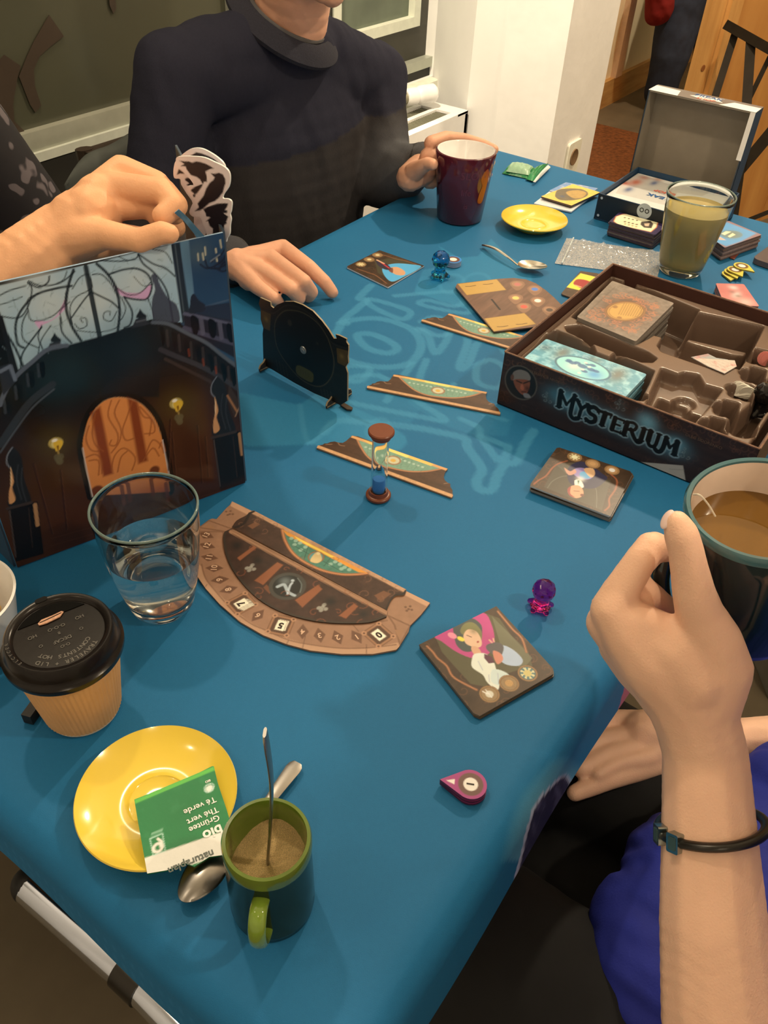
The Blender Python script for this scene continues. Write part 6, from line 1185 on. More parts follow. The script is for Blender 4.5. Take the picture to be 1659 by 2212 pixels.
# yellow and white cards near the navy box
t_ = c4
def art_coin(p):
    g = lambda *a: one(c4, *a); p.fill(232, 190, 84); p.ell(g(588, 250), 0.030, 0.024, (190, 142, 62), 0, 0.6); p.poly(spl(c4([(502, 250), (515, 228), (560, 220), (640, 222), (678, 240), (672, 262), (620, 280), (540, 284), (505, 268)]), 4, True), (112, 98, 72)); p.poly(spl(c4([(560, 240), (620, 228), (670, 242), (650, 268), (600, 272)]), 4, True), (186, 146, 78)); p.blob(g(540, 262), 0.006, (80, 92, 104), 0.8)
    p.grain(200, 0.15, 3)
for nm_, L, h_, th_, fn, lb_ in (
    ('playing_card', [(385, 300), (470, 235), (700, 260), (590, 345)], 0.0030, 0.0022, lambda p: (p.fill(222, 214, 196), p.grain(120, 0.06, 2)), 'white card lying under the yellow picture card'),
    ('playing_card', [(560, 185), (735, 218), (640, 280), (470, 230)], 0.0050, 0.0018, lambda p: (p.fill(116, 146, 176), p.mix(np.clip(fbm(p.u, p.v, 90, 3)-.5, 0, 1)*3, C(206, 196, 180))), 'blue backed card between white and yellow cards'),
    ('playing_card', [(598, 195), (424, 262), (590, 312), (746, 240)], 0.0085, 0.0032, art_coin, 'yellow card with dark oval picture on top of white card')):
    t = empty(nm_, lb_, 'card', tuple(P(*c4(L)[0], 0)), 0, 'cards beside the far saucer'); art_poly('printed_face', table_plane(h_), rounded(poly_at(c4, L, h_), 0.002), 0.0013, fn, th_, (86, 62, 44) if fn is art_coin else (200, 196, 186), t, px=False)
# resealable bag
bagp = poly_at(c4, [(565, 482), (500, 620), (760, 665), (1045, 690), (1090, 560), (900, 540)], 0.003)
mb = MB(); q = np.array(bagp); nu_, nv_ = 70, 34
A_, B_, D_, E_ = np.array(poly_at(c4, [(565, 482)], .003)[0]), np.array(poly_at(c4, [(500, 620)], .003)[0]), np.array(poly_at(c4, [(1060, 692)], .003)[0]), np.array(poly_at(c4, [(1095, 560)], .003)[0])
for lay in (0, 1):
    b0 = len(mb.v); vs_ = []
    for j in range(nv_+1):
        for i in range(nu_+1):
            a, b_ = i/nu_, j/nv_; p_ = (A_*(1-a)+E_*a)*(1-b_)+(B_*(1-a)+D_*a)*b_; ed = min(a, 1-a, b_, 1-b_)*8; ed = min(1, ed)
            z = 0.0008+(0.0045*fbm(np.array([p_[0]]), np.array([p_[1]]), 50, 3)[0]+0.009*abs(fbm(np.array([p_[0]]), np.array([p_[1]]), 70, 7)[0]-.5)*2)*ed*(1 if lay else 0.25)+0.0003*lay; vs_.append((p_[0], p_[1], TZ+z))
    mb.add(vs_, [(j*(nu_+1)+i, j*(nu_+1)+i+1, (j+1)*(nu_+1)+i+1, (j+1)*(nu_+1)+i) for j in range(nv_) for i in range(nu_)])
bagm = bpy.data.materials.new('clear_bag'); bagm.use_nodes = True; bn = bagm.node_tree; bs = bn.nodes['Principled BSDF']; bs.inputs['Base Color'].default_value = (0.75, 0.75, 0.72, 1); bs.inputs['Roughness'].default_value = 0.12; bs.inputs['Specular IOR Level'].default_value = 0.9
nz = bn.nodes.new('ShaderNodeTexNoise'); nz.inputs['Scale'].default_value = 60; mr = bn.nodes.new('ShaderNodeMapRange'); mr.inputs[1].default_value = 0.35; mr.inputs[2].default_value = 0.65; mr.inputs[3].default_value = 0.10; mr.inputs[4].default_value = 0.55; bn.links.new(nz.outputs[0], mr.inputs[0]); bn.links.new(mr.outputs[0], bs.inputs['Alpha'])
tg = empty('zip_bag', 'crumpled clear plastic zip bag lying beside the tall glass', 'bag', (float(A_[0]), float(A_[1]), T0)); link('bag_film', mb, bagm, tg, smooth=180)
zp0, zp1 = A_*0.93+E_*0.07, B_*0.93+D_*0.07; link('zip_strip', MB().tube([(zp0[0], zp0[1], TZ+0.003), (zp1[0], zp1[1], TZ+0.003)], 0.0012, 8), mat('zip_white', (214, 214, 204), rough=0.3, alpha=0.8), tg)
# foil tea bag packet, far corner
cW = mk(900, 280, 4.879)
tw2 = empty('tea_packet', 'green and white foil tea packet at the far table corner', 'packet', tuple(P(1130, 372, 0)))
def pillow(L, h0, h1, mat_, nm_, nu_=14, nv_=8, par=None):
    a, b_, c_, d = [np.array(P(*cW([q_])[0], h0)) for q_ in L]; mb = MB(); vs_ = []
    for j in range(nv_+1):
        for i in range(nu_+1):
            s_, t2_ = i/nu_, j/nv_; p_ = (a*(1-s_)+b_*s_)*(1-t2_)+(d*(1-s_)+c_*s_)*t2_; z = (h1-h0)*(math.sin(PI*min(max(s_, 0), 1))**0.35)*(math.sin(PI*t2_)**0.4); z += 0.0012*math.sin(9*s_*PI)*(1-abs(2*t2_-1)); vs_.append((p_[0], p_[1], TZ+h0+max(z, 0)))
    n_ = len(vs_); vs_ += [(x, y, TZ+h0-0.0004) for x, y, z in vs_]
    fc = [(j*(nu_+1)+i, j*(nu_+1)+i+1, (j+1)*(nu_+1)+i+1, (j+1)*(nu_+1)+i) for j in range(nv_) for i in range(nu_)]; fc += [tuple(n_+k for k in reversed(q_)) for q_ in fc]
    mb.add(vs_, fc); return link(nm_, mb, mat_, par, smooth=50)
gf = mat('green_foil', (46, 130, 70), rough=0.25, noise=0.15, nscale=90, bump=0.6, bscale=200)
pillow([(1000, 370), (1260, 420), (1180, 520), (900, 460)], 0.001, 0.013, gf, 'foil_body', par=tw2)
pillow([(1000, 352), (1240, 400), (1180, 480), (940, 440)], 0.006, 0.0155, mat('frosted_band', (150, 178, 132), rough=0.35, noise=0.1, nscale=300), 'pale_band', par=tw2)
pillow([(1240, 420), (1390, 350), (1230, 545), (1150, 520)], 0.003, 0.011, gf, 'folded_end', 8, 6, par=tw2)
pillow([(1385, 370), (1412, 395), (1250, 555), (1225, 548)], 0.006, 0.010, mat('foil_white', (232, 226, 204), rough=0.35), 'white_seam', 8, 6, par=tw2)
# dark phone at the right edge
ph = P(1668, 545, 0); tag(link('phone', MB().prism(rrect(0.078, 0.150, 0.010, cx=0, cy=0), 0.0008, 0.009, Matrix.Translation((ph[0]+0.005, ph[1]-0.032, TZ)) @ Matrix.Rotation(R_(84), 4, 'Z')), mat('phone_grey', (84, 72, 66), rough=0.4), smooth=30), 'dark grey phone lying at the right picture edge', 'phone')

# ================================================================== CARDBOARD SCREEN
scO = P(530, 1044, 0); scU = P(0, 1242, 0)-scO; scU[2] = 0; scU /= np.linalg.norm(scU); SW, SH = 0.230, 0.2655
plC = Plane((scO[0], scO[1], TZ+0.001), scU, (0, 0, 1))
if plC.N @ (CC-plC.O) < 0: plC = Plane(plC.O+scU*SW, -scU, (0, 0, 1))
def art_screen(p):
    f = cS; g = lambda *a: one(f, *a); k = 0.00031        # metres per crop unit, about
    p.fill(26, 22, 20); p.grad(g(700, 1000), g(760, 2000), (18, 17, 17), (70, 38, 20)); p.grain(25, 0.3, 5)
    for q, r_, col in (((1130, 1300), 0.055, (74, 40, 18)), ((350, 1650), 0.055, (70, 42, 16)), ((1250, 1500), 0.05, (66, 32, 18)), ((520, 1850), 0.05, (72, 36, 20))): p.blob(g(*q), r_, col, 0.7)
    p.blob(g(560, 950), 0.05, (24, 36, 36), 0.6, 0.02); p.blob(g(800, 750), 0.06, (26, 34, 36), 0.5, 0.02)
    # upper wall, right: blue night
    p.poly(f([(1075, 100), (1480, -20), (1480, 900), (1140, 640)]), (44, 70, 92)); p.poly(f([(1130, 100), (1185, 90), (1230, 560), (1175, 570)]), (100, 132, 146)); p.blob(g(1330, 250), 0.03, (36, 58, 78), 0.7); p.blob(g(1240, 190), 0.015, (80, 96, 96), 0.5)
    # stained glass
    glass_ = f([(-200, 450), (0, 400), (1078, 138), (1145, 630), (950, 610), (860, 640), (640, 720), (410, 780), (300, 800), (110, 930), (0, 560), (-120, 700)])
    p.poly(glass_, (158, 180, 182)); n = fbm(p.u, p.v, 22, 9)
    uvm = p.M(glass_); ins = p.inside(uvm); p.mix(ins*np.clip((n-0.45)*2.2, 0, 0.7), C(196, 200, 186)); p.mix(ins*np.clip((0.42-fbm(p.u, p.v, 16, 19))*3, 0, 0.7), C(104, 150, 172)); 
    for q, r_ in (((300, 520), .022), ((620, 470), .022), ((850, 370), .02), ((200, 300), .02)): p.blob(g(*q), r_, (206, 204, 186), 0.5)
    rr = random.Random(3)
    for _ in range(130):
        x_, y_ = rr.uniform(0, 1130), rr.uniform(160, 900); 
        if y_ > 900-0.25*x_ or y_ < 420-0.26*x_: continue
        a = rr.uniform(0, 3.14); l_ = rr.uniform(25, 60); 
        p.line(f([(x_, y_), (x_+l_*math.cos(a), y_+l_*math.sin(a))]), 0.0005, (112, 130, 132), 0.6)
    p.poly(spl(f([(218, 620), (300, 622), (360, 580), (412, 478), (412, 540), (340, 610), (262, 650), (250, 672)]), 4, True), (206, 160, 182)); p.poly(spl(f([(715, 395), (790, 440), (880, 440), (950, 390), (930, 480), (850, 478), (760, 460)]), 4, True), (206, 160, 182))
    bk = (24, 32, 34)
    def ln(L, w, sp=True): p.line(spl(f(L), 5) if sp else f(L), w*0.62, bk, 0.95)
    ln([(540, 282), (625, 716)], 0.0062, False); ln([(462, 300), (430, 400), (415, 530), (450, 650), (510, 745)], 0.0036); ln([(608, 262), (680, 330), (735, 430), (752, 560), (740, 690)], 0.0036)
    ln([(455, 640), (440, 540), (480, 470), (555, 430), (580, 400), (555, 330), (500, 350), (455, 420)], 0.0014); ln([(580, 330), (640, 330), (700, 390), (745, 480)], 0.0016); ln([(580, 440), (620, 460), (700, 500), (745, 540)], 0.0022); ln([(450, 600), (520, 500), (570, 440)], 0.0020)
    ln([(470, 640), (500, 670), (545, 650), (540, 605), (505, 605), (520, 630)], 0.0013); ln([(735, 560), (700, 620), (655, 610), (655, 570), (690, 560), (690, 585)], 0.0013); ln([(480, 680), (560, 690), (640, 690), (720, 670), (750, 640)], 0.0012)
    ln([(450, 400), (340, 420), (220, 460), (130, 560), (98, 650), (110, 760), (150, 790)], 0.0030); ln([(470, 310), (380, 380), (260, 400), (180, 370)], 0.0018); ln([(175, 540), (190, 610), (240, 620), (330, 590), (400, 520), (415, 440)], 0.0014); ln([(175, 530), (180, 480), (260, 440)], 0.0014)
    ln([(680, 330), (770, 300), (860, 292), (930, 330), (955, 400), (925, 480), (850, 485), (780, 470)], 0.0026); ln([(720, 400), (800, 455), (880, 445), (945, 380)], 0.0014); ln([(610, 240), (760, 245), (850, 230), (870, 200)], 0.0018); ln([(745, 215), (800, 240), (850, 235)], 0.0012)
    ln([(870, 205), (900, 260), (960, 310), (1020, 380), (1060, 470), (1090, 640)], 0.0024); ln([(870, 200), (960, 260), (1040, 290), (1100, 340)], 0.0020); ln([(960, 170), (1040, 190), (1085, 260)], 0.0012); ln([(930, 480), (960, 560), (965, 620)], 0.0014); ln([(780, 470), (830, 560), (820, 640), (780, 665)], 0.0024); ln([(760, 470), (790, 540), (770, 600), (750, 620)], 0.0014)
    ln([(840, 340), (900, 400), (960, 390)], 0.0008)
    ln([(175, 380), (200, 420), (180, 520), (120, 600), (0, 590)], 0.0018); ln([(160, 400), (60, 430), (0, 460)], 0.0016); ln([(175, 380), (240, 410), (300, 380), (310, 340)], 0.0020); ln([(0, 590), (30, 680), (90, 780), (135, 880), (150, 920)], 0.0030); ln([(175, 560), (140, 640), (150, 740), (240, 790)], 0.0016); ln([(262, 660), (200, 740), (140, 830), (130, 920)], 0.0022); ln([(262, 650), (240, 720), (270, 800)], 0.0016); ln([(380, 600), (390, 690), (450, 760)], 0.0022); ln([(320, 650), (260, 740), (240, 830)], 0.0014); ln([(0, 520), (60, 500), (140, 470)], 0.0012)
    ln([(420, 310), (400, 360), (350, 390)], 0.0012); ln([(440, 500), (380, 560), (390, 640)], 0.0012)
    # dark silhouette at right of glass
    p.poly(spl(f([(950, 340), (980, 330), (1010, 400), (1060, 480), (1110, 520), (1130, 620), (1050, 630), (970, 620), (955, 500), (975, 420)]), 4, True), (56, 56, 66), 0.92)
    p.poly(f([(1075, 140), (1130, 132), (1190, 560), (1150, 640)]), (40, 48, 52)); p.line(f([(1100, 140), (1160, 600)]), 0.0012, (86, 96, 96), 0.7); p.poly(f([(-10, 570), (20, 600), (120, 940), (70, 960)]), (26, 26, 28))
    # balcony silhouettes and stair rails
    dk = (20, 20, 22)
    p.poly(f([(400, 780), (640, 715), (850, 655), (950, 628), (1010, 640), (1000, 1100), (380, 1080), (330, 1000), (300, 830)]), dk, 0.95); p.blob(g(420, 950), 0.03, (34, 48, 48), 0.7); p.blob(g(850, 780), 0.03, (30, 38, 40), 0.7)
    for x_, y_ in ((350, 740), (888, 590)):
        p.poly(spl(f([(x_-32, y_+10), (x_-14, y_-30), (x_-8, y_-44), (x_+12, y_-20), (x_+34, y_-2), (x_+20, y_+18)]), 3, True), (30, 34, 36)); p.poly(f([(x_-35, y_+20), (x_+30, y_+5), (x_+35, y_+35), (x_+62, y_+45), (x_+20, y_+60), (x_-60, y_+75)]), (44, 46, 50)); p.line(f([(x_-30, y_+38), (x_+34, y_+22)]), 0.0008, (110, 112, 114), 0.7)
    p.poly(f([(1155, 560), (1240, 575), (1470, 620), (1490, 860), (1160, 680)]), (34, 32, 40)); p.line(f([(1160, 575), (1480, 640)]), 0.0030, (86, 86, 100)); p.line(f([(1160, 665), (1490, 770)]), 0.0040, (70, 68, 82))
    for q in ((1200, 590), (1310, 612), (1425, 640)): p.poly(spl(f([(q[0], q[1]), (q[0]+40, q[1]+8), (q[0]+50, q[1]+60), (q[0]+40, q[1]+115), (q[0]+10, q[1]+100)]), 3, True), (14, 14, 18)); 
    for q in ((1262, 600), (1380, 628)): p.line(f([(q[0], q[1]), (q[0]+14, q[1]+100)]), 0.0040, (88, 86, 98), 0.8)
    p.poly(spl(f([(1195, 520), (1200, 470), (1220, 450), (1250, 490), (1290, 520), (1280, 560), (1190, 575)]), 3, True), (38, 42, 50)); p.line(f([(1290, 530), (1470, 480)]), 0.0008, (90, 104, 116), 0.8); p.poly(f([(1270, 530), (1480, 500), (1480, 640), (1240, 580)]), (40, 42, 52), 0.8)
    railR = spl(f([(960, 630), (1060, 640), (1180, 700), (1300, 760), (1400, 840), (1480, 900)]), 5); p.line(railR, 0.0032, (80, 86, 92)); railR2 = spl(f([(1010, 800), (1100, 840), (1250, 900), (1380, 970), (1500, 1050)]), 5); p.line(railR2, 0.0045, (52, 50, 52))
    for q in ((1015, 670), (1090, 700), (1165, 745), (1240, 780), (1320, 840), (1400, 900), (1460, 930)): p.poly(spl(f([(q[0]-12, q[1]-8), (q[0]+16, q[1]), (q[0]+24, q[1]+70), (q[0]+10, q[1]+105), (q[0]-2, q[1]+60)]), 3, True), (10, 9, 9)); p.line(f([(q[0]+34, q[1]+10), (q[0]+42, q[1]+110)]), 0.0022, (60, 52, 48), 0.6)
    for q in ((1185, 800), (1275, 860), (1355, 910)): p.line(f([(q[0], q[1]), (q[0]+6, q[1]+40)]), 0.0018, (120, 50, 24), 0.7)
    railL = spl(f([(420, 775), (300, 800), (200, 880), (110, 960), (40, 1050), (0, 1150)]), 5); p.line(railL, 0.0036, (84, 90, 98)); p.line(spl(f([(330, 1020), (200, 1120), (100, 1250), (0, 1400)]), 5), 0.0060, (46, 48, 50)); p.line(spl(f([(340, 1050), (210, 1160), (110, 1290), (0, 1450)]), 5), 0.0016, (70, 72, 74))
    for q in ((262, 880), (195, 940), (120, 1020), (50, 1110)): p.poly(spl(f([(q[0]-18, q[1]+10), (q[0]+14, q[1]), (q[0]+22, q[1]+70), (q[0]+6, q[1]+100), (q[0]-12, q[1]+60)]), 3, True), (12, 12, 14)); p.line(f([(q[0]-24, q[1]+14), (q[0]-16, q[1]+90)]), 0.0020, (62, 66, 70), 0.6)
    p.poly(f([(-10, 910), (60, 890), (100, 1000), (20, 1090)]), (38, 42, 50)); p.line(f([(0, 940), (65, 905), (95, 990)]), 0.0030, (96, 104, 114))
    p.line(f([(1040, 860), (1320, 1000), (1500, 1180)]), 0.0030, (58, 46, 40), 0.8)
    # arched doorway
    door = spl(f([(580, 1720), (545, 1560), (520, 1420), (530, 1330), (560, 1230), (620, 1150), (700, 1105), (790, 1102), (870, 1130), (940, 1190), (990, 1270), (1020, 1370), (1040, 1480), (1058, 1580), (1075, 1690)]), 4)
    p.line(door, 0.010, (16, 12, 10), 0.9); p.poly(door, (206, 124, 60)); du = p.M(door); ins = p.inside(du); p.mix(ins*0.35, C(222, 140, 74))
    p.mix(ins*np.clip((0.055-p.v)*35, 0, 1)*0.85, C(122, 50, 24))
    for L in ([(570, 1200), (630, 1160), (712, 1580), (650, 1600)], [(800, 1100), (865, 1130), (930, 1500), (870, 1520)]): p.poly(f(L), (122, 48, 22), 0.92, soft=0.003)
    dl = (150, 78, 36)
    for L in ([(700, 1120), (680, 1220), (740, 1330), (730, 1400), (690, 1400), (700, 1370)], [(750, 1120), (720, 1200), (760, 1300), (750, 1380), (700, 1450)], [(830, 1130), (800, 1220), (770, 1310), (790, 1370), (840, 1360)], [(560, 1280), (540, 1360), (570, 1430), (620, 1440), (620, 1410)], [(600, 1200), (580, 1320), (600, 1400), (650, 1440)], [(880, 1160), (960, 1250), (970, 1320), (910, 1330)], [(850, 1120), (900, 1220), (950, 1240), (940, 1340)], [(540, 1480), (600, 1460), (640, 1500), (640, 1580)], [(560, 1500), (620, 1500), (620, 1590)], [(700, 1560), (720, 1470), (780, 1420), (850, 1480), (830, 1560)], [(740, 1570), (760, 1480), (800, 1440)], [(920, 1450), (960, 1370), (1010, 1400), (1030, 1450)], [(900, 1500), (960, 1420), (1000, 1470)], [(1000, 1420), (1020, 1380), (1040, 1440)]): p.line(spl(f(L), 4), 0.0014, dl, 0.8)
    p.ell(g(612, 1690), 0.006, 0.006, (90, 34, 18), 0, 0.9, 0.002); p.ell(g(972, 1560), 0.005, 0.005, (84, 32, 18), 0, 0.9, 0.002)
    for q in ((760, 1660), (800, 1640), (950, 1600), (1050, 1640)): p.line(f([(q[0], q[1]), (q[0]+16, q[1]+110)]), 0.004, (84, 38, 22), 0.8)
    p.line(spl(f([(520, 1420), (545, 1560), (582, 1725)]), 3), 0.0012, (200, 180, 160), 0.9); p.line(spl(f([(1022, 1370), (1042, 1480), (1064, 1590)]), 3), 0.0012, (200, 180, 160), 0.9); p.line(spl(f([(530, 1330), (620, 1150), (740, 1102), (900, 1150), (1010, 1330)]), 4), 0.0007, (140, 120, 90), 0.6)
    # sconces
    for x_, y_ in ((355, 1390), (1110, 1140)):
        p.blob(g(x_, y_), 0.020, (84, 70, 26), 0.5); p.ell(g(x_-4, y_-2), 0.0062, 0.0056, (170, 146, 74), -15); p.ell(g(x_+2, y_+4), 0.0046, 0.0042, (206, 184, 110), -15); p.poly(spl(f([(x_-20, y_-5), (x_+30, y_-20), (x_+40, y_+5), (x_+12, y_+50), (x_-5, y_+45)]), 3, True), (214, 170, 50)); p.poly(spl(f([(x_, y_+20), (x_+14, y_+15), (x_+12, y_+50)]), 3, True), (130, 86, 20)); p.line(f([(x_+10, y_+50), (x_+18, y_+80)]), 0.0016, (150, 120, 60))
        for dx, dy in ((5, 88), (25, 85), (15, 105), (22, 115)): p.ell(g(x_+dx, y_+dy), 0.0030, 0.0034, (96, 84, 54), a=0.8)
        p.ell(g(x_-12, y_-18), 0.0024, 0.0016, (255, 246, 210))
    # cloaked statues on plinths
    for s_, (ox, oy) in ((1, (0, 0)), (0, (-1285, 445))):
        F_ = lambda L: f([(a+ox, b_+oy) for a, b_ in L])
        p.poly(spl(F_([(1360, 970), (1400, 1000), (1425, 1060), (1440, 1180), (1480, 1290), (1460, 1340), (1345, 1345), (1335, 1290), (1352, 1180), (1345, 1100), (1328, 1050), (1330, 1010)]), 4, True), (30, 28, 28)); p.line(spl(F_([(1362, 972), (1332, 1020), (1328, 1070), (1350, 1100)]), 4), 0.0010, (110, 112, 114)); p.poly(spl(F_([(1350, 1100), (1372, 1180), (1362, 1230), (1382, 1300), (1345, 1325), (1342, 1250), (1358, 1180)]), 4, True), (196, 140, 88)); p.poly(spl(F_([(1352, 1100), (1360, 1170), (1352, 1220)]), 3, True), (220, 180, 130))
        for L in ([(1400, 1080), (1390, 1180), (1420, 1300)], [(1425, 1100), (1420, 1200), (1450, 1310)]): p.line(spl(F_(L), 4), 0.0010, (54, 52, 52), 0.8)
        p.poly(F_([(1335, 1350), (1520, 1310), (1560, 1640), (1385, 1690)]), (24, 17, 15)); p.line(F_([(1332, 1356), (1480, 1318)]), 0.0030, (56, 44, 38)); p.line(F_([(1345, 1370), (1385, 1660)]), 0.0010, (90, 76, 66), 0.7); p.line(F_([(1465, 1350), (1490, 1600)]), 0.0008, (52, 40, 34)); p.line(F_([(1505, 1330), (1522, 1460)]), 0.0034, (178, 130, 84), 0.8)
    p.poly(f([(1440, 1020), (1500, 1120), (1505, 1180), (1470, 1220), (1430, 1110)]), (60, 46, 36), 0.8); p.line(f([(1430, 1090), (1490, 1190)]), 0.0020, (170, 116, 70), 0.7); p.line(f([(1480, 1220), (1510, 1150)]), 0.0014, (150, 116, 84), 0.8)
    # floor boards
    p.poly(f([(330, 1960), (1300, 1700), (1540, 1600), (1580, 1900), (300, 2300)]), (54, 30, 20), 0.6, soft=0.008)
    for k_ in range(5): p.line(f([(320, 1990+k_*45), (1500, 1660+k_*42)]), 0.0010, (84, 46, 28), 0.5)
    for L in ([(210, 1520), (330, 1960)], [(380, 1560), (420, 1930)], [(1080, 1320), (1110, 1680)], [(1240, 1280), (1270, 1640)], [(1290, 1350), (1310, 1600)], [(1070, 1240), (1060, 1560)]): p.line(f(L), 0.0016, (40, 22, 16), 0.8); p.line(f([(a+7, b_) for a, b_ in L]), 0.0007, (96, 56, 34), 0.6)
    # chandelier
    for L in ([(1260, 265), (1300, 290), (1350, 275), (1400, 240), (1420, 200)], [(1290, 240), (1310, 285), (1370, 290), (1430, 260)], [(1330, 250), (1350, 230), (1395, 200), (1430, 130)], [(1380, 300), (1400, 260), (1440, 240)], [(1350, 285), (1400, 310), (1440, 290)]): p.line(spl(f(L), 4), 0.0014, (32, 36, 44), 0.95)
    p.blob(g(1400, 250), 0.008, (30, 34, 42), 0.8)
    for a, b_ in (((1244, 198), (1248, 240)), ((1274, 196), (1280, 236)), ((1288, 158), (1292, 206)), ((1356, 166), (1360, 190)), ((1384, 112), (1392, 160)), ((1362, 230), (1366, 245))): p.line(f([a, b_]), 0.0013, (186, 176, 140), 0.9)
    p.line(f([(1380, 205), (1325, 245)]), 0.0012, (120, 124, 124), 0.8)
tS = empty('game_screen', 'tall folded cardboard screen painted with hall, arched door and stained glass', 'screen', tuple(scO+np.array([0, 0, 0.0006])))
art_rect('front_panel', plC, 0, SW, 0, SH, 0.00092, art_screen, 0.0020, (150, 168, 172), tS, material=ARTG())
# right wing folds back, its inside is brown
cor = P(530, 1044, 0); top_far = on_plane(367, 300, (cor[0], cor[1], TZ+SH-0.003), (0, 0, 1)); wd_ = top_far-cor; wd_[2] = 0; wlen = min(0.22, np.linalg.norm(wd_)); wd_ /= np.linalg.norm(wd_)
plG = Plane((cor[0], cor[1], TZ+0.001), wd_, (0, 0, 1))
if plG.N @ (CC-plG.O) > 0: fl2 = 1
else: fl2 = -1
def art_wing(p):
    p.fill(96, 70, 46); p.grain(60, 0.3, 2, 2.0, 0.4); p.blob((wlen*0.5, 0.1), 0.09, (60, 40, 28), 0.6); p.mix((np.abs((p.u % 0.03)-0.015) < 0.0008)*0.6, C(50, 34, 24)); p.mix((p.v > SH-0.0025)*0.9, C(120, 116, 104))
    p.poly([(wlen*.3, 0.02), (wlen*.8, 0.02), (wlen*.8, 0.2), (wlen*.55, 0.24), (wlen*.3, 0.2)], (140, 90, 40), 0.5); p.scrolls(30, (0, 0, wlen, SH), (60, 40, 26), 0.6, 0.001, 0.01, 4)
plG2 = plG if fl2 > 0 else Plane(plG.O+wd_*wlen, -wd_, (0, 0, 1))
art_rect('right_wing', plG2, 0.0026, wlen-0.0026, 0, SH, 0.002, art_wing, 0.0020, (60, 70, 76), tS, mp=lambda a, b: (a, b), n_off=0.0)
lf = plC.w(0, 0) if np.linalg.norm(plC.w(0, 0)-cor) > 0.1 else plC.w(SW, 0); ld = np.array([0.15, 1.0, 0]); ld /= np.linalg.norm(ld)
art_rect('left_wing', Plane((lf[0], lf[1], TZ+0.001), ld, (0, 0, 1)), 0.003, 0.2, 0, SH, 0.004, lambda p: (p.fill(60, 46, 38), p.grain(50, 0.3, 3)), 0.002, (60, 70, 76), tS, mp=lambda a, b: (a, b))
# raven markers clipped on the wing
cRv = mk(360, 300, 6.9125)
def raven(label, O, Ndir, shift, out, birds, thick=0.0018):
    Ov = np.array(O); N_ = np.array(Ndir, float); N_[2] = 0; N_ /= np.linalg.norm(N_); U_ = np.cross([0, 0, 1], N_); pl_ = Plane(Ov, U_, (0, 0, 1)); f = lambda L: [(a+shift[0], b_+shift[1]) for a, b_ in cRv(L)]
    def art(p):
        p.fill(236, 214, 200)
        for L, sm in birds: p.poly(spl(f(L), 3, True) if sm else f(L), (30, 24, 28))
        p.line([(0, 0), (0.001, 0)], 0.0001, (0, 0, 0)) if False else None
    t = empty('raven_marker', label, 'marker', tuple(Ov)); art_poly('raven_board', pl_, spl(f(out), 3, True), 0.0009, art, thick, (230, 220, 200), t); return t
out1 = [(140, 290), (200, 262), (400, 262), (560, 280), (700, 340), (860, 420), (930, 500), (945, 600), (925, 720), (850, 830), (840, 890), (920, 900), (970, 950), (960, 1080), (945, 1130), (960, 1200), (945, 1300), (940, 1420), (900, 1490), (860, 1560), (600, 1600), (600, 1450), (580, 1350), (540, 1280), (520, 1200), (480, 1160), (400, 1165), (345, 1120), (345, 1060), (400, 920), (350, 860), (300, 780), (310, 710), (400, 690), (340, 590), (230, 470), (150, 380)]
b1 = [([(190, 325), (260, 335), (330, 335), (380, 355), (440, 335), (500, 345), (580, 370), (640, 400), (705, 440), (640, 455), (580, 490), (600, 560), (600, 640), (560, 640), (540, 680), (500, 610), (450, 570), (360, 540), (300, 460), (280, 410), (205, 405), (265, 375)], False),
      ([(660, 515), (720, 520), (780, 505), (840, 530), (875, 600), (880, 660), (860, 720), (840, 800), (780, 880), (720, 930), (640, 960), (560, 1030), (500, 1070), (420, 1080), (480, 1020), (460, 965), (550, 850), (590, 740), (640, 660), (700, 610), (715, 575), (680, 540)], False),
      ([(360, 770), (400, 730), (460, 700), (540, 680), (480, 780), (430, 830), (390, 800)], True), ([(395, 830), (430, 830), (420, 870), (395, 860)], True),
      ([(545, 1050), (600, 1020), (760, 965), (870, 960), (920, 965), (900, 1020), (870, 1060), (910, 1070), (900, 1110), (850, 1110), (920, 1160), (890, 1240), (900, 1260), (860, 1290), (850, 1400), (880, 1540), (680, 1560), (690, 1340), (640, 1300), (620, 1230), (590, 1230), (620, 1200), (650, 1170), (590, 1160), (580, 1110)], False)]
rvN = CC-np.array(cor); 
O1 = np.array(cor)+wd_*0.012+np.array([0, 0, SH-0.03]); O1[2] = TZ+SH-0.02
side = plG.N*fl2
raven('white edged marker with two black ravens, nearer of the pair on the screen', O1+np.array([0.002, 0.010, 0]), side*0.55+np.array([-0.75, -0.66, 0])*0.8, (0, 0), out1, b1)
out2 = [(110, 400), (150, 310), (300, 180), (400, 140), (520, 145), (640, 200), (760, 280), (850, 370), (860, 470), (700, 700), (640, 900), (600, 1400), (420, 1450), (400, 1000), (300, 820), (215, 680), (200, 600), (120, 590), (100, 520)]
b2 = [([(360, 250), (440, 200), (520, 215), (620, 255), (700, 295), (760, 340), (800, 390), (700, 420), (500, 400), (400, 330)], False), ([(150, 540), (180, 450), (250, 500), (270, 520), (200, 520)], False), ([(270, 610), (320, 580), (400, 640), (400, 700), (320, 700), (300, 680), (330, 660)], True)]
raven('white edged black raven marker showing behind the nearer one on the screen', O1+np.array([0.012, 0.026, 0]), side*0.55+np.array([-0.75, -0.66, 0])*0.8, (0, 0), out2, b2)
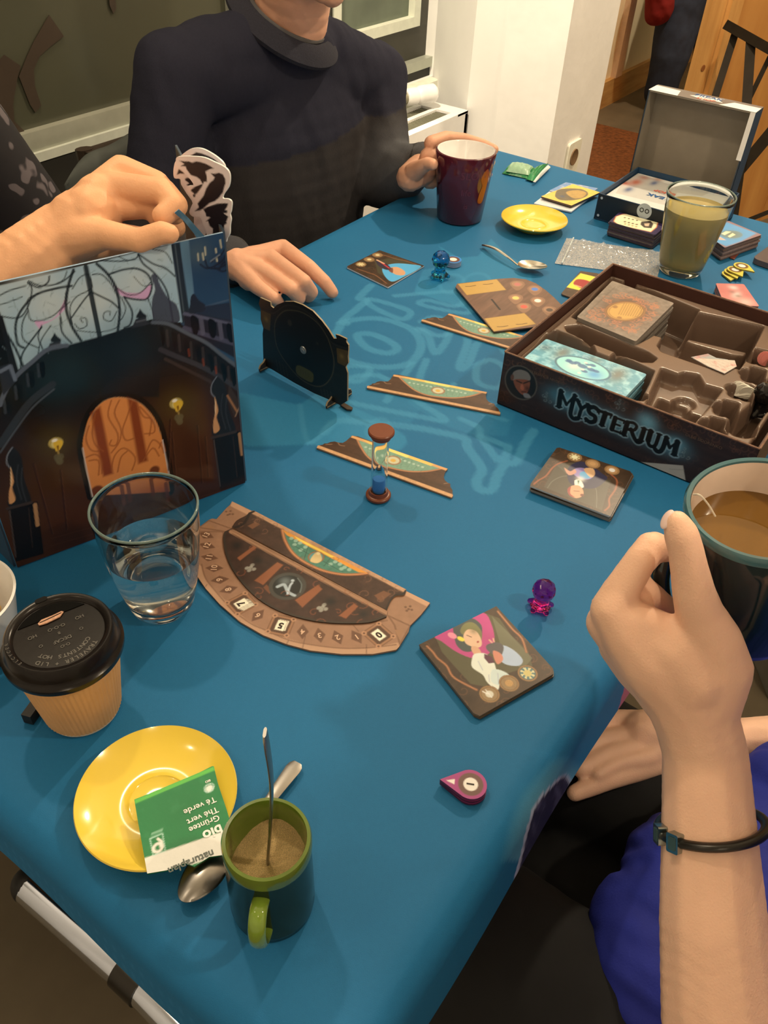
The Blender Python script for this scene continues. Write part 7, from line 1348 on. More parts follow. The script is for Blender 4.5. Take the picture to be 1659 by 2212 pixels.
# card being pulled by the hand
tcard = Plane(Q(405, 470, 0.665), np.array(CR[0])*0.75+np.array(CR[2])*0.55, np.array([0, 0, 1.]))
cc_ = cRv([(110, 1180), (210, 1090), (330, 1180), (540, 1420), (560, 1560), (400, 1560), (330, 1400), (230, 1260)])
t = empty('held_card', 'blue grey card held by the hand above the screen', 'card', tuple(Q(405, 470, 0.665)))
art_poly('printed_face', tcard, cc_, 0.0012, lambda p: (p.fill(62, 96, 110), p.mix(np.clip(fbm(p.u, p.v, 120, 3)-.5, 0, 1)*2, C(110, 140, 148))), 0.0008, (150, 160, 160), t)
# ================================================================== PEOPLE
def A(*p): return np.array([p[0], p[1], TZ+p[2]])
def Rz(a): c_, s_ = math.cos(a), math.sin(a); return np.array([[c_, -s_, 0], [s_, c_, 0], [0, 0, 1.]])
def finger(fl, pts): fl.limb([(p, r) for p, r in pts], 0.3)
def recolor(mb, fn): p = np.array(mb.v); mb.c = fn(p); return mb
def head(fl, c, yaw, s=1.0, tilt=0.0):
    """head centred at c facing yaw: skull, face, jaw, nose, lips, ears"""
    f = np.array([math.cos(yaw), math.sin(yaw), 0]); r = np.array([math.sin(yaw), -math.cos(yaw), 0]); u = np.array([0, 0, 1.]); Rm = np.stack([r, f, u], 1)
    g = lambda x, y, z: np.array(c)+(r*x+f*y+u*z)*s
    fl.ball(g(0, -0.012, 0.035), np.array([0.074, 0.092, 0.080])*s, Rm); fl.ball(g(0, 0.018, 0.0), np.array([0.064, 0.070, 0.085])*s, Rm); fl.ball(g(0, 0.040, -0.055), np.array([0.044, 0.042, 0.042])*s, Rm); fl.ball(g(0, 0.066, -0.088), 0.019*s)
    for q in (-1, 1):
        fl.ball(g(q*0.072, -0.010, 0.0), np.array([0.008, 0.018, 0.030])*s, Rm); fl.ball(g(q*0.036, 0.058, -0.012), 0.020*s); fl.ball(g(q*0.030, 0.074, 0.026), np.array([0.020, 0.010, 0.008])*s, Rm); fl.limb([(g(q*0.05, 0.0, -0.06), 0.018*s), (g(q*0.012, 0.062, -0.088), 0.014*s)])
    fl.limb([(g(0, 0.082, 0.018), 0.008*s), (g(0, 0.104, -0.018), 0.011*s)]); fl.ball(g(0.012, 0.092, -0.022), 0.008*s); fl.ball(g(-0.012, 0.092, -0.022), 0.008*s)
    fl.ball(g(0, 0.084, -0.046), np.array([0.022, 0.010, 0.005])*s, Rm); fl.ball(g(0, 0.081, -0.057), np.array([0.019, 0.010, 0.006])*s, Rm)
    return g, Rm
def eyes_hair(par, g, Rm, s, hair_m, long=False):
    eb = MB(); M4 = Matrix([list(Rm[0])+[0], list(Rm[1])+[0], list(Rm[2])+[0], [0, 0, 0, 1]])
    for q in (-1, 1):
        link('eye', MB().sphere(tuple(g(q*0.031, 0.072, 0.012)), 0.0125*s, 16, 10), mat('eye_white', (235, 225, 205), rough=0.1), par); link('iris', MB().sphere(tuple(g(q*0.031, 0.0805, 0.012)), 0.0058*s, 12, 8), mat('iris_brown', (70, 44, 26), rough=0.1), par)
    h = Flesh(); 
    for x, y, z, a, b_, c_ in ((0, -0.022, 0.052, .082, .094, .078), (0, -0.055, 0.01, .076, .062, .075), (0, 0.035, 0.092, .060, .045, .030), (0.06, -0.02, 0.05, .024, .055, .04), (-0.06, -0.02, 0.05, .024, .055, .04)): h.ball(g(x, y, z), np.array([a, b_, c_])*s, Rm)
    if long:
        for q in (-1, 1): h.limb([(g(q*0.066, -0.03, 0.0), 0.030*s), (g(q*0.075, -0.04, -0.12), 0.034*s), (g(q*0.08, -0.04, -0.22), 0.028*s)])
        h.limb([(g(0, -0.07, -0.0), 0.055*s), (g(0, -0.075, -0.20), 0.05*s)])
    link('hair', h.mesh(0.006, 3, lambda p, n: 0.003*n3(p, 60)), hair_m, par, smooth=180)
skin = SKIN(); hair_b = mat('hair_brown', (70, 46, 28), rough=0.6, noise=0.3, nscale=80, stretch=(1, 1, 0.2), bump=0.6, bscale=200)

# ---- the man in the dark sweater
Bs = np.array([0.985, -0.172, 0]); Fw = np.array([-0.172, -0.985, 0]); Rb = np.stack([Bs, -Fw, np.array([0, 0, 1.])], 1)
SA, SB = A(0.905, 1.00, 0.212), A(1.298, 0.935, 0.150); EA, EB = A(0.800, 0.985, -0.02), A(1.235, 0.865, 0.010)
WA, WB = P(505, 566, 0.030), P(915, 352, 0.055)
tM = empty('person', 'man in dark navy sweater sitting behind the table, one hand on purple mug', 'person', (1.10, 1.05, 0.0))
body = Flesh()
hc = A(1.075, 0.895, 0.412); g_, Rm_ = head(body, hc, math.atan2(-0.95, -0.35), 1.02)
body.limb([(A(1.115, 0.985, 0.18), 0.062), (A(1.095, 0.945, 0.270), 0.057), (hc+np.array([0, 0.01, -0.04]), 0.055)])
for a, b_ in ((SA, SB),): body.limb([(a, 0.04), (A(1.11, 0.99, 0.15), 0.055), (b_, 0.04)])
body.limb([(A(1.11, 0.99, 0.14), 0.08), (A(1.12, 1.03, -0.25), 0.09)])
body.limb([(SA, 0.035), (EA, 0.030), (WA, 0.024)]); body.limb([(SB, 0.035), (EB, 0.030), (WB, 0.022)])
for s_ in (-1, 1): body.limb([(A(1.12+s_*0.09, 1.02, -0.28), 0.06), (A(1.12+s_*0.12, 0.58, -0.24), 0.045), (A(1.12+s_*0.12, 0.62, -0.66), 0.035)])
# right hand resting on the cloth, index finger stretched out
H1 = lambda x, y, h: P(480+x/2.676, 500+y/2.676, h)
wr = H1(85, 190, 0.034); hand = [
    [(H1(350, 95, .044), .0125), (H1(500, 205, .040), .0108), (H1(590, 290, .024), .0098), (H1(636, 352, .0105), .0088)],
    [(H1(280, 155, .046), .0130), (H1(470, 290, .040), .0108), (H1(515, 350, .020), .0098), (H1(500, 376, .0105), .0088)],
    [(H1(240, 232, .040), .0125), (H1(400, 335, .034), .0102), (H1(445, 385, .018), .0092), (H1(430, 400, .0100), .0084)],
    [(H1(205, 320, .029), .0112), (H1(300, 385, .024), .0092), (H1(325, 410, .013), .0084), (H1(310, 412, .009), .0078)]]
for ch in hand: body.limb([(wr, .0215), (ch[0][0]*0.55+wr*0.45, .0155), ch[0]], 0.3); finger(body, ch)
body.limb([(wr, .02), (H1(230, 250, .022), .016), (H1(330, 300, .014), .0115), (H1(420, 300, .012), .0095)])
body.limb([(WA, .024), (wr, .0235)]); body.ball(H1(180, 200, .034), .021); body.ball(H1(160, 270, .028), .018)
# left hand around the purple mug
mx, my = float(base(992, 470)[0]), float(base(992, 470)[1])
def mg(ang, r, h): return A(mx+r*math.cos(R_(ang)), my+r*math.sin(R_(ang)), h)
palm = mg(100, 0.068, 0.062); body.limb([(WB, .0225), (mg(112, 0.088, 0.055), .023), (palm, .021)]); body.ball(mg(92, 0.064, 0.082), .019); body.ball(mg(88, 0.064, 0.050), .019)
for k, h in enumerate((0.104, 0.085, 0.066, 0.048)):
    r0_ = 0.0610-0.0035*k; body.limb([(mg(88, r0_+0.006, h), .0125), (mg(62, r0_+0.004, h+0.004), .0112), (mg(34, r0_, h+0.002), .0100), (mg(4, r0_-0.001, h-0.002), .0094), (mg(-18, r0_-0.001, h-0.004), .0084)], 0.3)
body.limb([(mg(118, 0.080, 0.068), .0165), (mg(128, 0.070, 0.080), .0125), (mg(138, 0.0615, 0.090), .0105), (mg(150, 0.0580, 0.093), .0092)], 0.3)
link('body', body.mesh(0.0020, 3), skin, tM, smooth=180)
eyes_hair(tM, g_, Rm_, 1.02, hair_b)
sw = Flesh()
for z_ in np.linspace(-0.27, 0.18, 22):
    w_ = np.interp(z_, [-.27, -.1, .05, .12, .18], [.155, .163, .180, .178, .150]); d_ = np.interp(z_, [-.27, .05, .12, .18], [.118, .114, .108, .088]); sw.ball(A(1.105, 0.985, z_-0.02), (w_, d_, 0.078), Rb)
sw.limb([(SA, .062), (A(1.11, 0.975, 0.190), .072), (SB, .060)]); sw.limb([(SA+np.array([.01, 0, .0]), .060), (A(1.095, 0.965, 0.246), .054), (SB, .058)]); sw.ball(A(1.105, 0.965, 0.228), (.088, .074, .045), Rb)
sw.limb([(SA, .062), (SA*.5+EA*.5, .056), (EA, .050), (EA*.45+WA*.55, .043), (WA*0.97+EA*.03, .0345)]); sw.limb([(SB, .060), (SB*.5+EB*.5, .056), (EB, .052), (EB*.5+WB*.5, .047), (WB*0.92+EB*.08, .0365)])
sw.ball(SA*.6+EA*.4+np.array([.03, .0, 0]), .05)
def swd(p, n): return 0.0055*n3(p*np.array([1, 1, 0.22]), 24)+0.0022*n3(p*np.array([1, 1, 0.4]), 60, 3)
mb = sw.mesh(0.0048, 6, swd); 
def swc(p):
    c_ = np.tile(C(46, 44, 49), (len(p), 1)); z = p[:, 2]-TZ+0.10*(p[:, 0]-1.10)*-1.0; low = z < 0.100
    c_[low] = C(58, 52, 46); c_[z < -0.07] = C(46, 42, 42)
    for q_, R_m, cc in ((EB*.30+WB*.70, 0.10, (88, 84, 78)), (WA, 0.10, (68, 64, 60))):  # forearm sleeves painted paler for the light falling on them
        a_ = np.clip((R_m-np.linalg.norm(p-q_, axis=1))/0.05, 0, 1)[:, None]; c_ = c_*(1-a_)+C(*cc)*a_
    return c_
wool = mat('knit_wool', rough=0.95, spec=0.1, attr=True, noise=0.12, nscale=300, bump=0.5, bscale=900, stretch=(1, 1, 0.4))
link('sweater', recolor(mb, swc), wool, tM, smooth=180)
def ring_path(c, n, r, e=1.0, k=40, u=None):
    n = Vector(n).normalized(); u = Vector(u) if u is not None else (Vector((1, 0, 0)) if abs(n.x) < 0.8 else Vector((0, 1, 0))); u = (u-n*u.dot(n)).normalized(); w = n.cross(u); return [Vector(c)+u*(r*math.cos(2*PI*i/k))+w*(r*e*math.sin(2*PI*i/k)) for i in range(k+1)]
cuffm = mat('ribbed_cuff', (64, 60, 54), rough=0.95, noise=0.2, nscale=200, bump=0.8, bscale=500)
for W_, E_, rr_ in ((WA, EA, 0.0335), (WB, EB, 0.0325)):
    d_ = (W_-E_)/np.linalg.norm(W_-E_); M_ = axisM(W_-d_*0.045, W_); link('cuff', MB().lathe([(rr_+0.003, 0), (rr_+0.0035, 0.02), (rr_+0.0015, 0.046), (rr_-0.001, 0.0485), (rr_-0.003, 0.046), (rr_-0.003, 0.02)], 40, M_), cuffm, tM)
nc = A(1.094, 0.950, 0.272); nn_ = Vector((0.16, -0.58, 1.0))
link('collar', MB().lathe([(0.064, -0.010), (0.0645, 0.001), (0.068, 0.0042), (0.074, 0.0022), (0.086, -0.006), (0.094, -0.014), (0.092, -0.020)], 64, frame(nc, (1, 0, 0), nn_)), mat('collar_rib', (42, 40, 44), rough=0.95, noise=0.12, nscale=400, bump=0.8, bscale=600), tM)
link('undershirt', MB().tube(ring_path(nc+np.array([0, 0, 0.003]), nn_, 0.0655, 0.94), 0.0040, 8, caps=False), mat('undershirt_grey', (84, 78, 70), rough=0.9), tM)
tr = Flesh()
for s_ in (-1, 1): tr.limb([(A(1.12+s_*0.085, 1.02, -0.29), .095), (A(1.12+s_*0.12, 0.58, -0.24), .072), (A(1.12+s_*0.12, 0.62, -0.64), .055)])
link('trousers', tr.mesh(0.008, 3), mat('dark_trousers', (30, 30, 34), rough=0.9), tM, smooth=180)

# ---- person at the left edge reaching over the screen
tN = empty('person', 'person at left edge in black blouse with grey dots, hand above the screen', 'person', (0.40, 1.02, 0.0))
b2_ = Flesh(); wq = Q(128, 512, 0.690)
hA = [[(Q(262, 368, .705), .0128), (Q(338, 396, .700), .0108), (Q(372, 436, .690), .0100), (Q(378, 462, .680), .0088)],
      [(Q(240, 404, .690), .0132), (Q(352, 414, .676), .0112), (Q(380, 444, .668), .0100), (Q(352, 466, .664), .0090)],
      [(Q(226, 446, .690), .0126), (Q(325, 446, .692), .0100), (Q(350, 462, .692), .0090), (Q(340, 470, .694), .0086)],
      [(Q(225, 506, .668), .0122), (Q(300, 520, .655), .0098), (Q(350, 502, .652), .0090), (Q(366, 505, .654), .0080)]]
for ch in hA: b2_.limb([(wq, .0250), (ch[0][0]*.5+wq*.5, .0185), ch[0]], 0.3); finger(b2_, ch)
b2_.limb([(wq, .024), (Q(240, 520, .712), .0165), (Q(310, 520, .715), .0115), (Q(355, 505, .712), .0100), (Q(380, 492, .708), .0086)], 0.3)
b2_.ball(Q(200, 460, .685), .0235); b2_.ball(Q(215, 430, .690), .021); b2_.ball(Q(170, 480, .688), .026)
elb = Q(-190, 800, 0.700); shR_ = A(0.215, 0.985, 0.235); shL_ = A(0.535, 0.985, 0.235)
b2_.limb([(wq, .0270), (Q(70, 560, .685), .0300), (Q(-20, 640, .685), .036), (elb, .043), (shR_, .048)])
h2 = A(0.365, 0.985, 0.50); g2, Rm2 = head(b2_, h2, math.atan2(-1, 0.1), 0.97); b2_.limb([(h2+np.array([0, .02, -.05]), .052), (A(0.365, 1.01, 0.28), .052), (A(0.365, 1.02, 0.2), .07)]); b2_.limb([(shR_, .045), (A(0.365, 1.02, .22), .06), (shL_, .045)]); b2_.limb([(A(0.365, 1.02, .2), .09), (A(0.365, 1.03, -.26), .10)])
lw = A(0.56, 0.84, 0.02); b2_.limb([(shL_, .045), (A(0.64, 0.96, 0.0), .036), (lw, .024)])
for k in range(4): b2_.limb([(lw, .018), (A(0.535-0.0*k+0.02*k, 0.778, 0.024), .0105), (A(0.530+0.02*k, 0.745, 0.020), .009), (A(0.528+0.02*k, 0.722, 0.0108), .008)], .3)
b2_.limb([(lw, .018), (A(0.512, 0.80, 0.016), .0105), (A(0.500, 0.772, 0.0115), .009)], .3)
link('body', b2_.mesh(0.0020, 3), mat('skin_tan', (234, 168, 114), rough=0.5, noise=0.08, nscale=25, sss=0.12, bump=0.25, bscale=600, spec=0.35), tN, smooth=180); eyes_hair(tN, g2, Rm2, 0.97, mat('hair_dark', (40, 28, 20), rough=0.6, noise=0.3, nscale=80, bump=0.6, bscale=200), True)
bl = Flesh()
for z_, w_, d_ in ((-0.27, .165, .125), (-0.16, .155, .115), (-0.05, .150, .110), (0.06, .165, .115), (0.15, .170, .105), (0.20, .13, .085)): bl.ball(A(0.365, 1.02, z_), (w_, d_, .085))
bl.limb([(shR_, .068), (A(0.365, 1.02, 0.215), .07), (shL_, .066)]); bl.limb([(shR_, .066), (shR_*.35+elb*.65, .060)]); bl.limb([(shL_, .066), (A(0.64, 0.955, 0.0), .054), (lw*.75+A(0.64, .955, 0)*.25, .038)])
dm_ = bpy.data.materials.new('dotted_blouse'); dm_.use_nodes = True; dn = dm_.node_tree; db = dn.nodes['Principled BSDF']; tcn = dn.nodes.new('ShaderNodeTexCoord'); vn = dn.nodes.new('ShaderNodeTexVoronoi'); vn.inputs['Scale'].default_value = 30; vn.inputs['Randomness'].default_value = 0.9
cr_ = dn.nodes.new('ShaderNodeValToRGB'); cr_.color_ramp.elements[0].position = 0.30; cr_.color_ramp.elements[1].position = 0.36; cr_.color_ramp.elements[0].color = (*C(96, 84, 78), 1); cr_.color_ramp.elements[1].color = (*C(26, 23, 24), 1)
nzz = dn.nodes.new('ShaderNodeTexNoise'); nzz.inputs['Scale'].default_value = 25; mxx = dn.nodes.new('ShaderNodeMix'); mxx.data_type = 'VECTOR'; mxx.inputs[0].default_value = 0.06; dn.links.new(tcn.outputs['Object'], mxx.inputs[4]); dn.links.new(nzz.outputs['Color'], mxx.inputs[5]); dn.links.new(tcn.outputs['Object'], nzz.inputs['Vector']); dn.links.new(mxx.outputs[1], vn.inputs['Vector']); dn.links.new(vn.outputs['Distance'], cr_.inputs[0]); dn.links.new(cr_.outputs[0], db.inputs['Base Color']); db.inputs['Roughness'].default_value = 0.85
link('blouse', bl.mesh(0.006, 5, lambda p, n: 0.005*n3(p*np.array([1, 1, .4]), 22)), dm_, tN, smooth=180)
tr = Flesh()
for s_ in (-1, 1): tr.limb([(A(0.365+s_*0.085, 1.03, -0.30), .095), (A(0.365+s_*0.11, 0.60, -0.24), .070), (A(0.365+s_*0.11, 0.64, -0.66), .052)])
link('trousers', tr.mesh(0.008, 3), mat('dark_trousers', (30, 30, 34)), tN, smooth=180)

# ---- the woman at the right with the teal mug
tW = empty('person', 'woman in royal blue top and black trousers, holding the teal mug', 'person', (0.46, -0.25, 0.0))
w_ = Flesh(); cW6 = lambda x, y, d: Q(1200+x/2.989, 960+y/2.989, d)
wri = Q(1522, 1625, 0.520)
w_.limb([(Q(1640, 2700, .530), .042), (Q(1592, 2430, .505), .0405), (Q(1562, 2212, .500), .0368), (Q(1540, 2000, .505), .0322), (Q(1531, 1800, .513), .0288), (wri, .0262)], 0.25)
def B_(x, y, d, r): w_.ball(cW6(x, y, d), r)
w_.limb([(wri, .0262), (cW6(900, 1760, .515), .0262), (cW6(820, 1560, .510), .0262)], .25)
w_.limb([(cW6(820, 1560, .510), .026), (cW6(640, 1400, .506), .0225), (cW6(480, 1240, .503), .0170), (cW6(352, 1065, .500), .0122)], .25)           # index metacarpal
w_.limb([(cW6(800, 1600, .520), .025), (cW6(520, 1320, .520), .0190), (cW6(322, 1150, .512), .0125)], .25)
w_.limb([(cW6(820, 1640, .530), .022), (cW6(560, 1450, .532), .0170), (cW6(400, 1300, .530), .0125)], .25)
w_.limb([(cW6(860, 1680, .538), .018), (cW6(640, 1560, .542), .0140), (cW6(500, 1430, .543), .0115)], .25)
w_.limb([(cW6(940, 1640, .512), .0250), (cW6(1040, 1450, .502), .0215), (cW6(1010, 1290, .494), .0185), (cW6(930, 1090, .484), .0140), (cW6(893, 960, .478), .0124), (cW6(862, 800, .473), .0108), (cW6(846, 700, .470), .0102), (cW6(812, 580, .467), .0098), (cW6(784, 510, .466), .0078)], .22)   # thumb
w_.limb([(cW6(880, 1500, .500), .022), (cW6(760, 1330, .498), .0200), (cW6(640, 1230, .500), .0160), (cW6(480, 1130, .500), .0130)], .25)
w_.limb([(cW6(930, 1360, .500), .0190), (cW6(850, 1230, .500), .0115)], .25)
w_.limb([(cW6(352, 1065, .500), .0124), (cW6(430, 930, .499), .0112), (cW6(540, 760, .498), .0100), (cW6(612, 660, .500), .0094)], .22)              # index first joint
w_.limb([(cW6(612, 660, .500), .0094), (cW6(672, 665, .512), .0088), (cW6(760, 700, .522), .0084), (cW6(830, 760, .528), .0078)], .25)
w_.limb([(cW6(640, 640, .508), .0080), (cW6(600, 760, .512), .0068)], .25)
w_.limb([(cW6(322, 1150, .512), .0120), (cW6(430, 1020, .514), .0110), (cW6(560, 950, .512), .0102), (cW6(600, 970, .516), .0094), (cW6(690, 1040, .530), .0086), (cW6(780, 1100, .545), .0080)], .25)   # middle
w_.limb([(cW6(400, 1300, .530), .0115), (cW6(560, 1130, .538), .0100), (cW6(690, 1110, .545), .0090), (cW6(800, 1180, .556), .0080)], .25)
w_.limb([(cW6(500, 1430, .543), .0105), (cW6(640, 1290, .550), .0090), (cW6(760, 1260, .558), .0080), (cW6(840, 1310, .566), .0074)], .25)
# right hand on the lap
L_ = lambda px, py, h=-0.225: P(px, py, h)
w_.limb([(A(0.70, -0.26, -0.10), .040), (L_(1700, 1600), .029), (L_(1600, 1600), .0250), (L_(1520, 1600), .0262), (L_(1440, 1592), .029), (L_(1390, 1585), .027)], .25)
for a, b_, c_, r_ in (((1385, 1560), (1320, 1555), (1270, 1575), .0122), ((1375, 1590), (1300, 1600), (1245, 1625), .0122), ((1390, 1612), (1310, 1632), (1255, 1660), .0118), ((1400, 1635), (1330, 1650), (1290, 1672), .0105)): w_.limb([(L_(1450, 1595), .02), (L_(*a), r_+.002), (L_(*b_), r_), (L_(*c_), r_-.0015)], .25)
w_.limb([(L_(1480, 1625, -.235), .017), (L_(1400, 1655, -.235), .0135), (L_(1320, 1682, -.235), .0115), (L_(1268, 1702, -.235), .0105), (L_(1242, 1713, -.235), .0092)], .25)
sl_, sr_ = A(0.28, -0.31, 0.25), A(0.64, -0.31, 0.25); el_ = Q(1640, 2700, .530)
w_.limb([(el_, .042), (sl_, .045)]); w_.limb([(A(0.70, -0.26, -0.10), .040), (sr_, .045)]); w_.limb([(sl_, .045), (A(0.46, -0.32, 0.24), .055), (sr_, .045)]); w_.limb([(A(0.46, -0.32, 0.22), .08), (A(0.46, -0.32, -0.26), .09)])
h3 = A(0.46, -0.29, 0.50); g3, Rm3 = head(w_, h3, PI/2, 0.95); w_.limb([(A(0.46, -0.32, 0.22), .055), (h3+np.array([0, -.02, -.05]), .048)])
link('body', w_.mesh(0.0020, 9, lambda p, n: 0.00012*n3(p, 120)), mat('skin_light', (238, 182, 138), rough=0.48, noise=0.06, nscale=24, sss=0.14, bump=0.3, bscale=700, spec=0.35), tW, smooth=180); eyes_hair(tW, g3, Rm3, 0.95, mat('hair_light', (120, 84, 50), rough=0.6, noise=0.3, nscale=80, bump=0.6, bscale=200), True)
nail_c = cW6(722, 470, .4585); Mn = Matrix([[CR[0][0], CR[1][0], CR[2][0], 0], [CR[0][1], CR[1][1], CR[2][1], 0], [CR[0][2], CR[1][2], CR[2][2], 0], [0, 0, 0, 1]]) @ Matrix.Rotation(R_(28), 4, 'Z') @ Matrix.Rotation(R_(50), 4, 'Y')
link('thumb_nail', MB().sphere(tuple(cW6(722, 484, .4655)), (0.0034, 0.0060, 0.0016), 20, 12, Mn), mat('nail', (236, 196, 168), rough=0.25), tW)
tp = Flesh()
for z_, a_, d_ in ((-0.26, .190, .140), (-0.15, .165, .125), (0.0, .155, .110), (0.12, .165, .110), (0.20, .14, .085)): tp.ball(A(0.46, -0.31, z_), (a_, d_, .085))
tp.limb([(sl_, .062), (A(0.46, -0.32, 0.235), .065), (sr_, .062)]); tp.limb([(sl_, .060), (sl_*.4+el_*.6, .054)]); tp.limb([(sr_, .060), (sr_*.4+A(0.70, -0.26, -0.10)*.6, .054)])
tp.ball(A(0.475, -0.155, -0.215), (.175, .165, .085)); tp.ball(A(0.415, -0.090, -0.205), (.105, .105, .060)); tp.ball(A(0.585, -0.150, -0.20), (.120, .110, .075)); tp.ball(A(0.40, -0.22, -0.15), (.13, .12, .09))
def fold(p, n):
    return 0.0075*n3(p*np.array([1.0, 0.35, 0.6]), 34)+0.004*n3(p*np.array([1, .4, .6]), 80, 5)
link('blue_top', tp.mesh(0.0042, 4, fold), mat('royal_blue_cloth', (30, 40, 120), rough=0.75, noise=0.10, nscale=40, bump=0.3, bscale=500), tW, smooth=180)
tr = Flesh()
tr.limb([(A(0.37, -0.24, -0.33), .105), (A(0.325, 0.02, -0.275), .095), (A(0.315, 0.30, -0.245), .078), (A(0.31, 0.34, -0.64), .056)]); tr.limb([(A(0.56, -0.24, -0.33), .105), (A(0.60, 0.02, -0.325), .092), (A(0.60, 0.28, -0.265), .076), (A(0.60, 0.33, -0.64), .056)]); tr.ball(A(0.46, -0.28, -0.33), (.17, .14, .10)); tr.ball(A(0.46, -0.05, -0.36), (.12, .18, .06))
link('trousers', tr.mesh(0.007, 4, lambda p, n: 0.004*n3(p, 18)), mat('black_trousers', (20, 20, 19), rough=0.85, noise=0.15, nscale=30), tW, smooth=180)
# bracelet
bc = Q(1537, 1783, 0.5140); e1 = CR[0]; e2 = -CR[2]*1.0+CR[1]*0.02; e2 /= np.linalg.norm(e2)
tb_ = empty('bracelet', 'black leather bracelet with silver clasp on the woman forearm', 'bracelet', tuple(bc))
rb_ = 0.0308; path = [tuple(bc+e1*rb_*math.cos(a)+e2*rb_*math.sin(a)+CR[1]*(-0.0045*math.cos(a))) for a in np.linspace(0, 2*PI, 61)]
link('leather_band', MB().tube(path, 0.0034, 12, caps=False, flat=0.8), mat('black_leather', (24, 20, 14), rough=0.28, noise=0.1), tb_)
a0 = R_(152)
for k, (aa, sz) in enumerate(((150, 0.0078), (176, 0.0070))):
    a = R_(aa); pc = bc+e1*rb_*math.cos(a)+e2*rb_*math.sin(a)+CR[1]*(-0.0045*math.cos(a)); n_ = e1*math.cos(a)+e2*math.sin(a); u_ = -e1*math.sin(a)+e2*math.cos(a)
    M_ = frame(tuple(pc), tuple(u_), tuple(n_)); link('clasp', MB().prism(rrect(0.0085, 0.0115, 0.0012), -0.004, 0.0042, M_), mat('silver_clasp', (150, 150, 130), rough=0.2, metal=1.0), tb_); link('clasp_inset', MB().prism(rrect(0.0052, 0.0078, 0.0008), 0.0042, 0.0046, M_), mat('clasp_dark', (60, 78, 70), rough=0.25), tb_, smooth=0)
# ---- teal mug with tea
rc, bcn = Q(1652, 1095, 0.500), Q(1594, 1332, 0.570); ax_ = rc-bcn; LM = float(np.linalg.norm(ax_)); Mm = axisM(bcn, rc)
tT = empty('teal_mug', 'large dark teal mug of tea, cream inside, held by the woman', 'mug', tuple(bcn)); r1_, r0_ = 0.0455, 0.0400
teal = mat('teal_glaze', (12, 36, 38), rough=0.10, coat=0.6, noise=0.2, nscale=10)
prof = [(0, 0.004), (r0_-0.008, 0.004), (r0_-0.005, 0.0), (r0_-0.001, 0.003), (r0_+0.001, 0.010), (r0_+0.0028, LM*0.4), (r1_-0.0012, LM*0.8), (r1_, LM-0.002), (r1_-0.0008, LM)]
link('mug_body', MB().lathe(prof, 96, Mm), teal, tT, smooth=60)
link('rim', MB().lathe([(r1_+0.0001, LM-0.005), (r1_+0.0003, LM-0.001), (r1_-0.0012, LM+0.0010), (r1_-0.0036, LM+0.0004), (r1_-0.0042, LM-0.003)], 96, Mm), mat('teal_rim', (64, 100, 96), rough=0.12, coat=0.6), tT, smooth=60)
link('mug_inside', MB().lathe([(r1_-0.0040, LM-0.001), (r1_-0.0046, LM-0.006), (r0_-0.003, LM*0.4), (r0_-0.005, 0.012), (r0_-0.012, 0.007), (0, 0.006)], 96, Mm), mat('cream_glaze', (226, 196, 162), rough=0.2, coat=0.4), tT, smooth=60)
lc = Vector(tuple(rc))-(Vector(tuple(ax_)).normalized())*0.022; ltp = MB(); zi = Mm.to_3x3() @ Vector((0, 0, 1)); up_ = Vector((0, 0, 1)); nl_ = (up_*0.7+zi*0.3).normalized()
for j, rr_ in enumerate((0.0, 0.02, 0.0402)): pass
pts = ring_path(tuple(lc), tuple(nl_), 0.0404, 1.0, 72)[:-1]; ltp.add([tuple(lc)]+[tuple(q) for q in pts], [(0, 1+i, 1+(i+1) % 72) for i in range(72)]); b0 = [tuple(q-zi*0.05) for q in pts]
link('tea', ltp, mat('tea_liquid', (112, 74, 24), rough=0.02, noise=0.1, nscale=30, spec=0.5), tT, smooth=180)
hp = spl([tuple(Q(1535, 1160, .530)), tuple(Q(1470, 1172, .520)), tuple(Q(1428, 1225, .520)), tuple(Q(1432, 1300, .535)), tuple(Q(1478, 1352, .555)), tuple(Q(1540, 1368, .572))], 6)
link('handle', MB().tube(hp, 0.0062, 16, flat=1.0), teal, tT)
link('tea_bag_string', MB().tube(spl([tuple(Q(1498, 1068, .505)), tuple(Q(1512, 1070, .4965)), tuple(Q(1530, 1090, .505)), tuple(Q(1545, 1115, .512))], 4), 0.0006, 6), mat('string_white', (214, 196, 160), rough=0.8), tT)

# ---- person standing in the passage
Nh = np.array([math.cos(YAW), math.sin(YAW), 0]); f0 = P(1405, 232, -0.735)
def V_(px, py, off=0.0): return on_plane(px, py, f0+Nh*off, Nh)
tR = empty('person', 'person in blue jeans standing in the passage, red cloth at hip', 'person', (float(f0[0]), float(f0[1]), 0.0))
j = Flesh(); an = V_(1428, 196); k1 = V_(1470, 30, .05); hip = k1+np.array([0.10, -0.05, 0.42]); j.limb([(an, .085), (V_(1448, 120), .098), (k1, .118), (hip, .15)]); off_ = np.array([0.16, -0.16, 0]); an2 = an+off_; an2[2] = an[2]; j.limb([(an2, .08), (k1+off_, .11), (hip+off_*.8, .15)])
link('jeans', j.mesh(0.012, 4, lambda p, n: 0.006*n3(p, 14)), mat('blue_jeans', (46, 54, 66), rough=0.9, noise=0.2, nscale=30), tR, smooth=180)
s2 = Flesh(); ft = P(1400, 225, -0.70)
for o_ in (np.zeros(3), off_): s2.limb([(np.array([an[0], an[1], 0.055])+o_, .050), (np.array([an[0]-0.20, an[1]-0.06, 0.045])+o_, .042)])
link('shoes', s2.mesh(0.008, 4), mat('dark_shoes', (40, 28, 20), rough=0.6), tR, smooth=180)
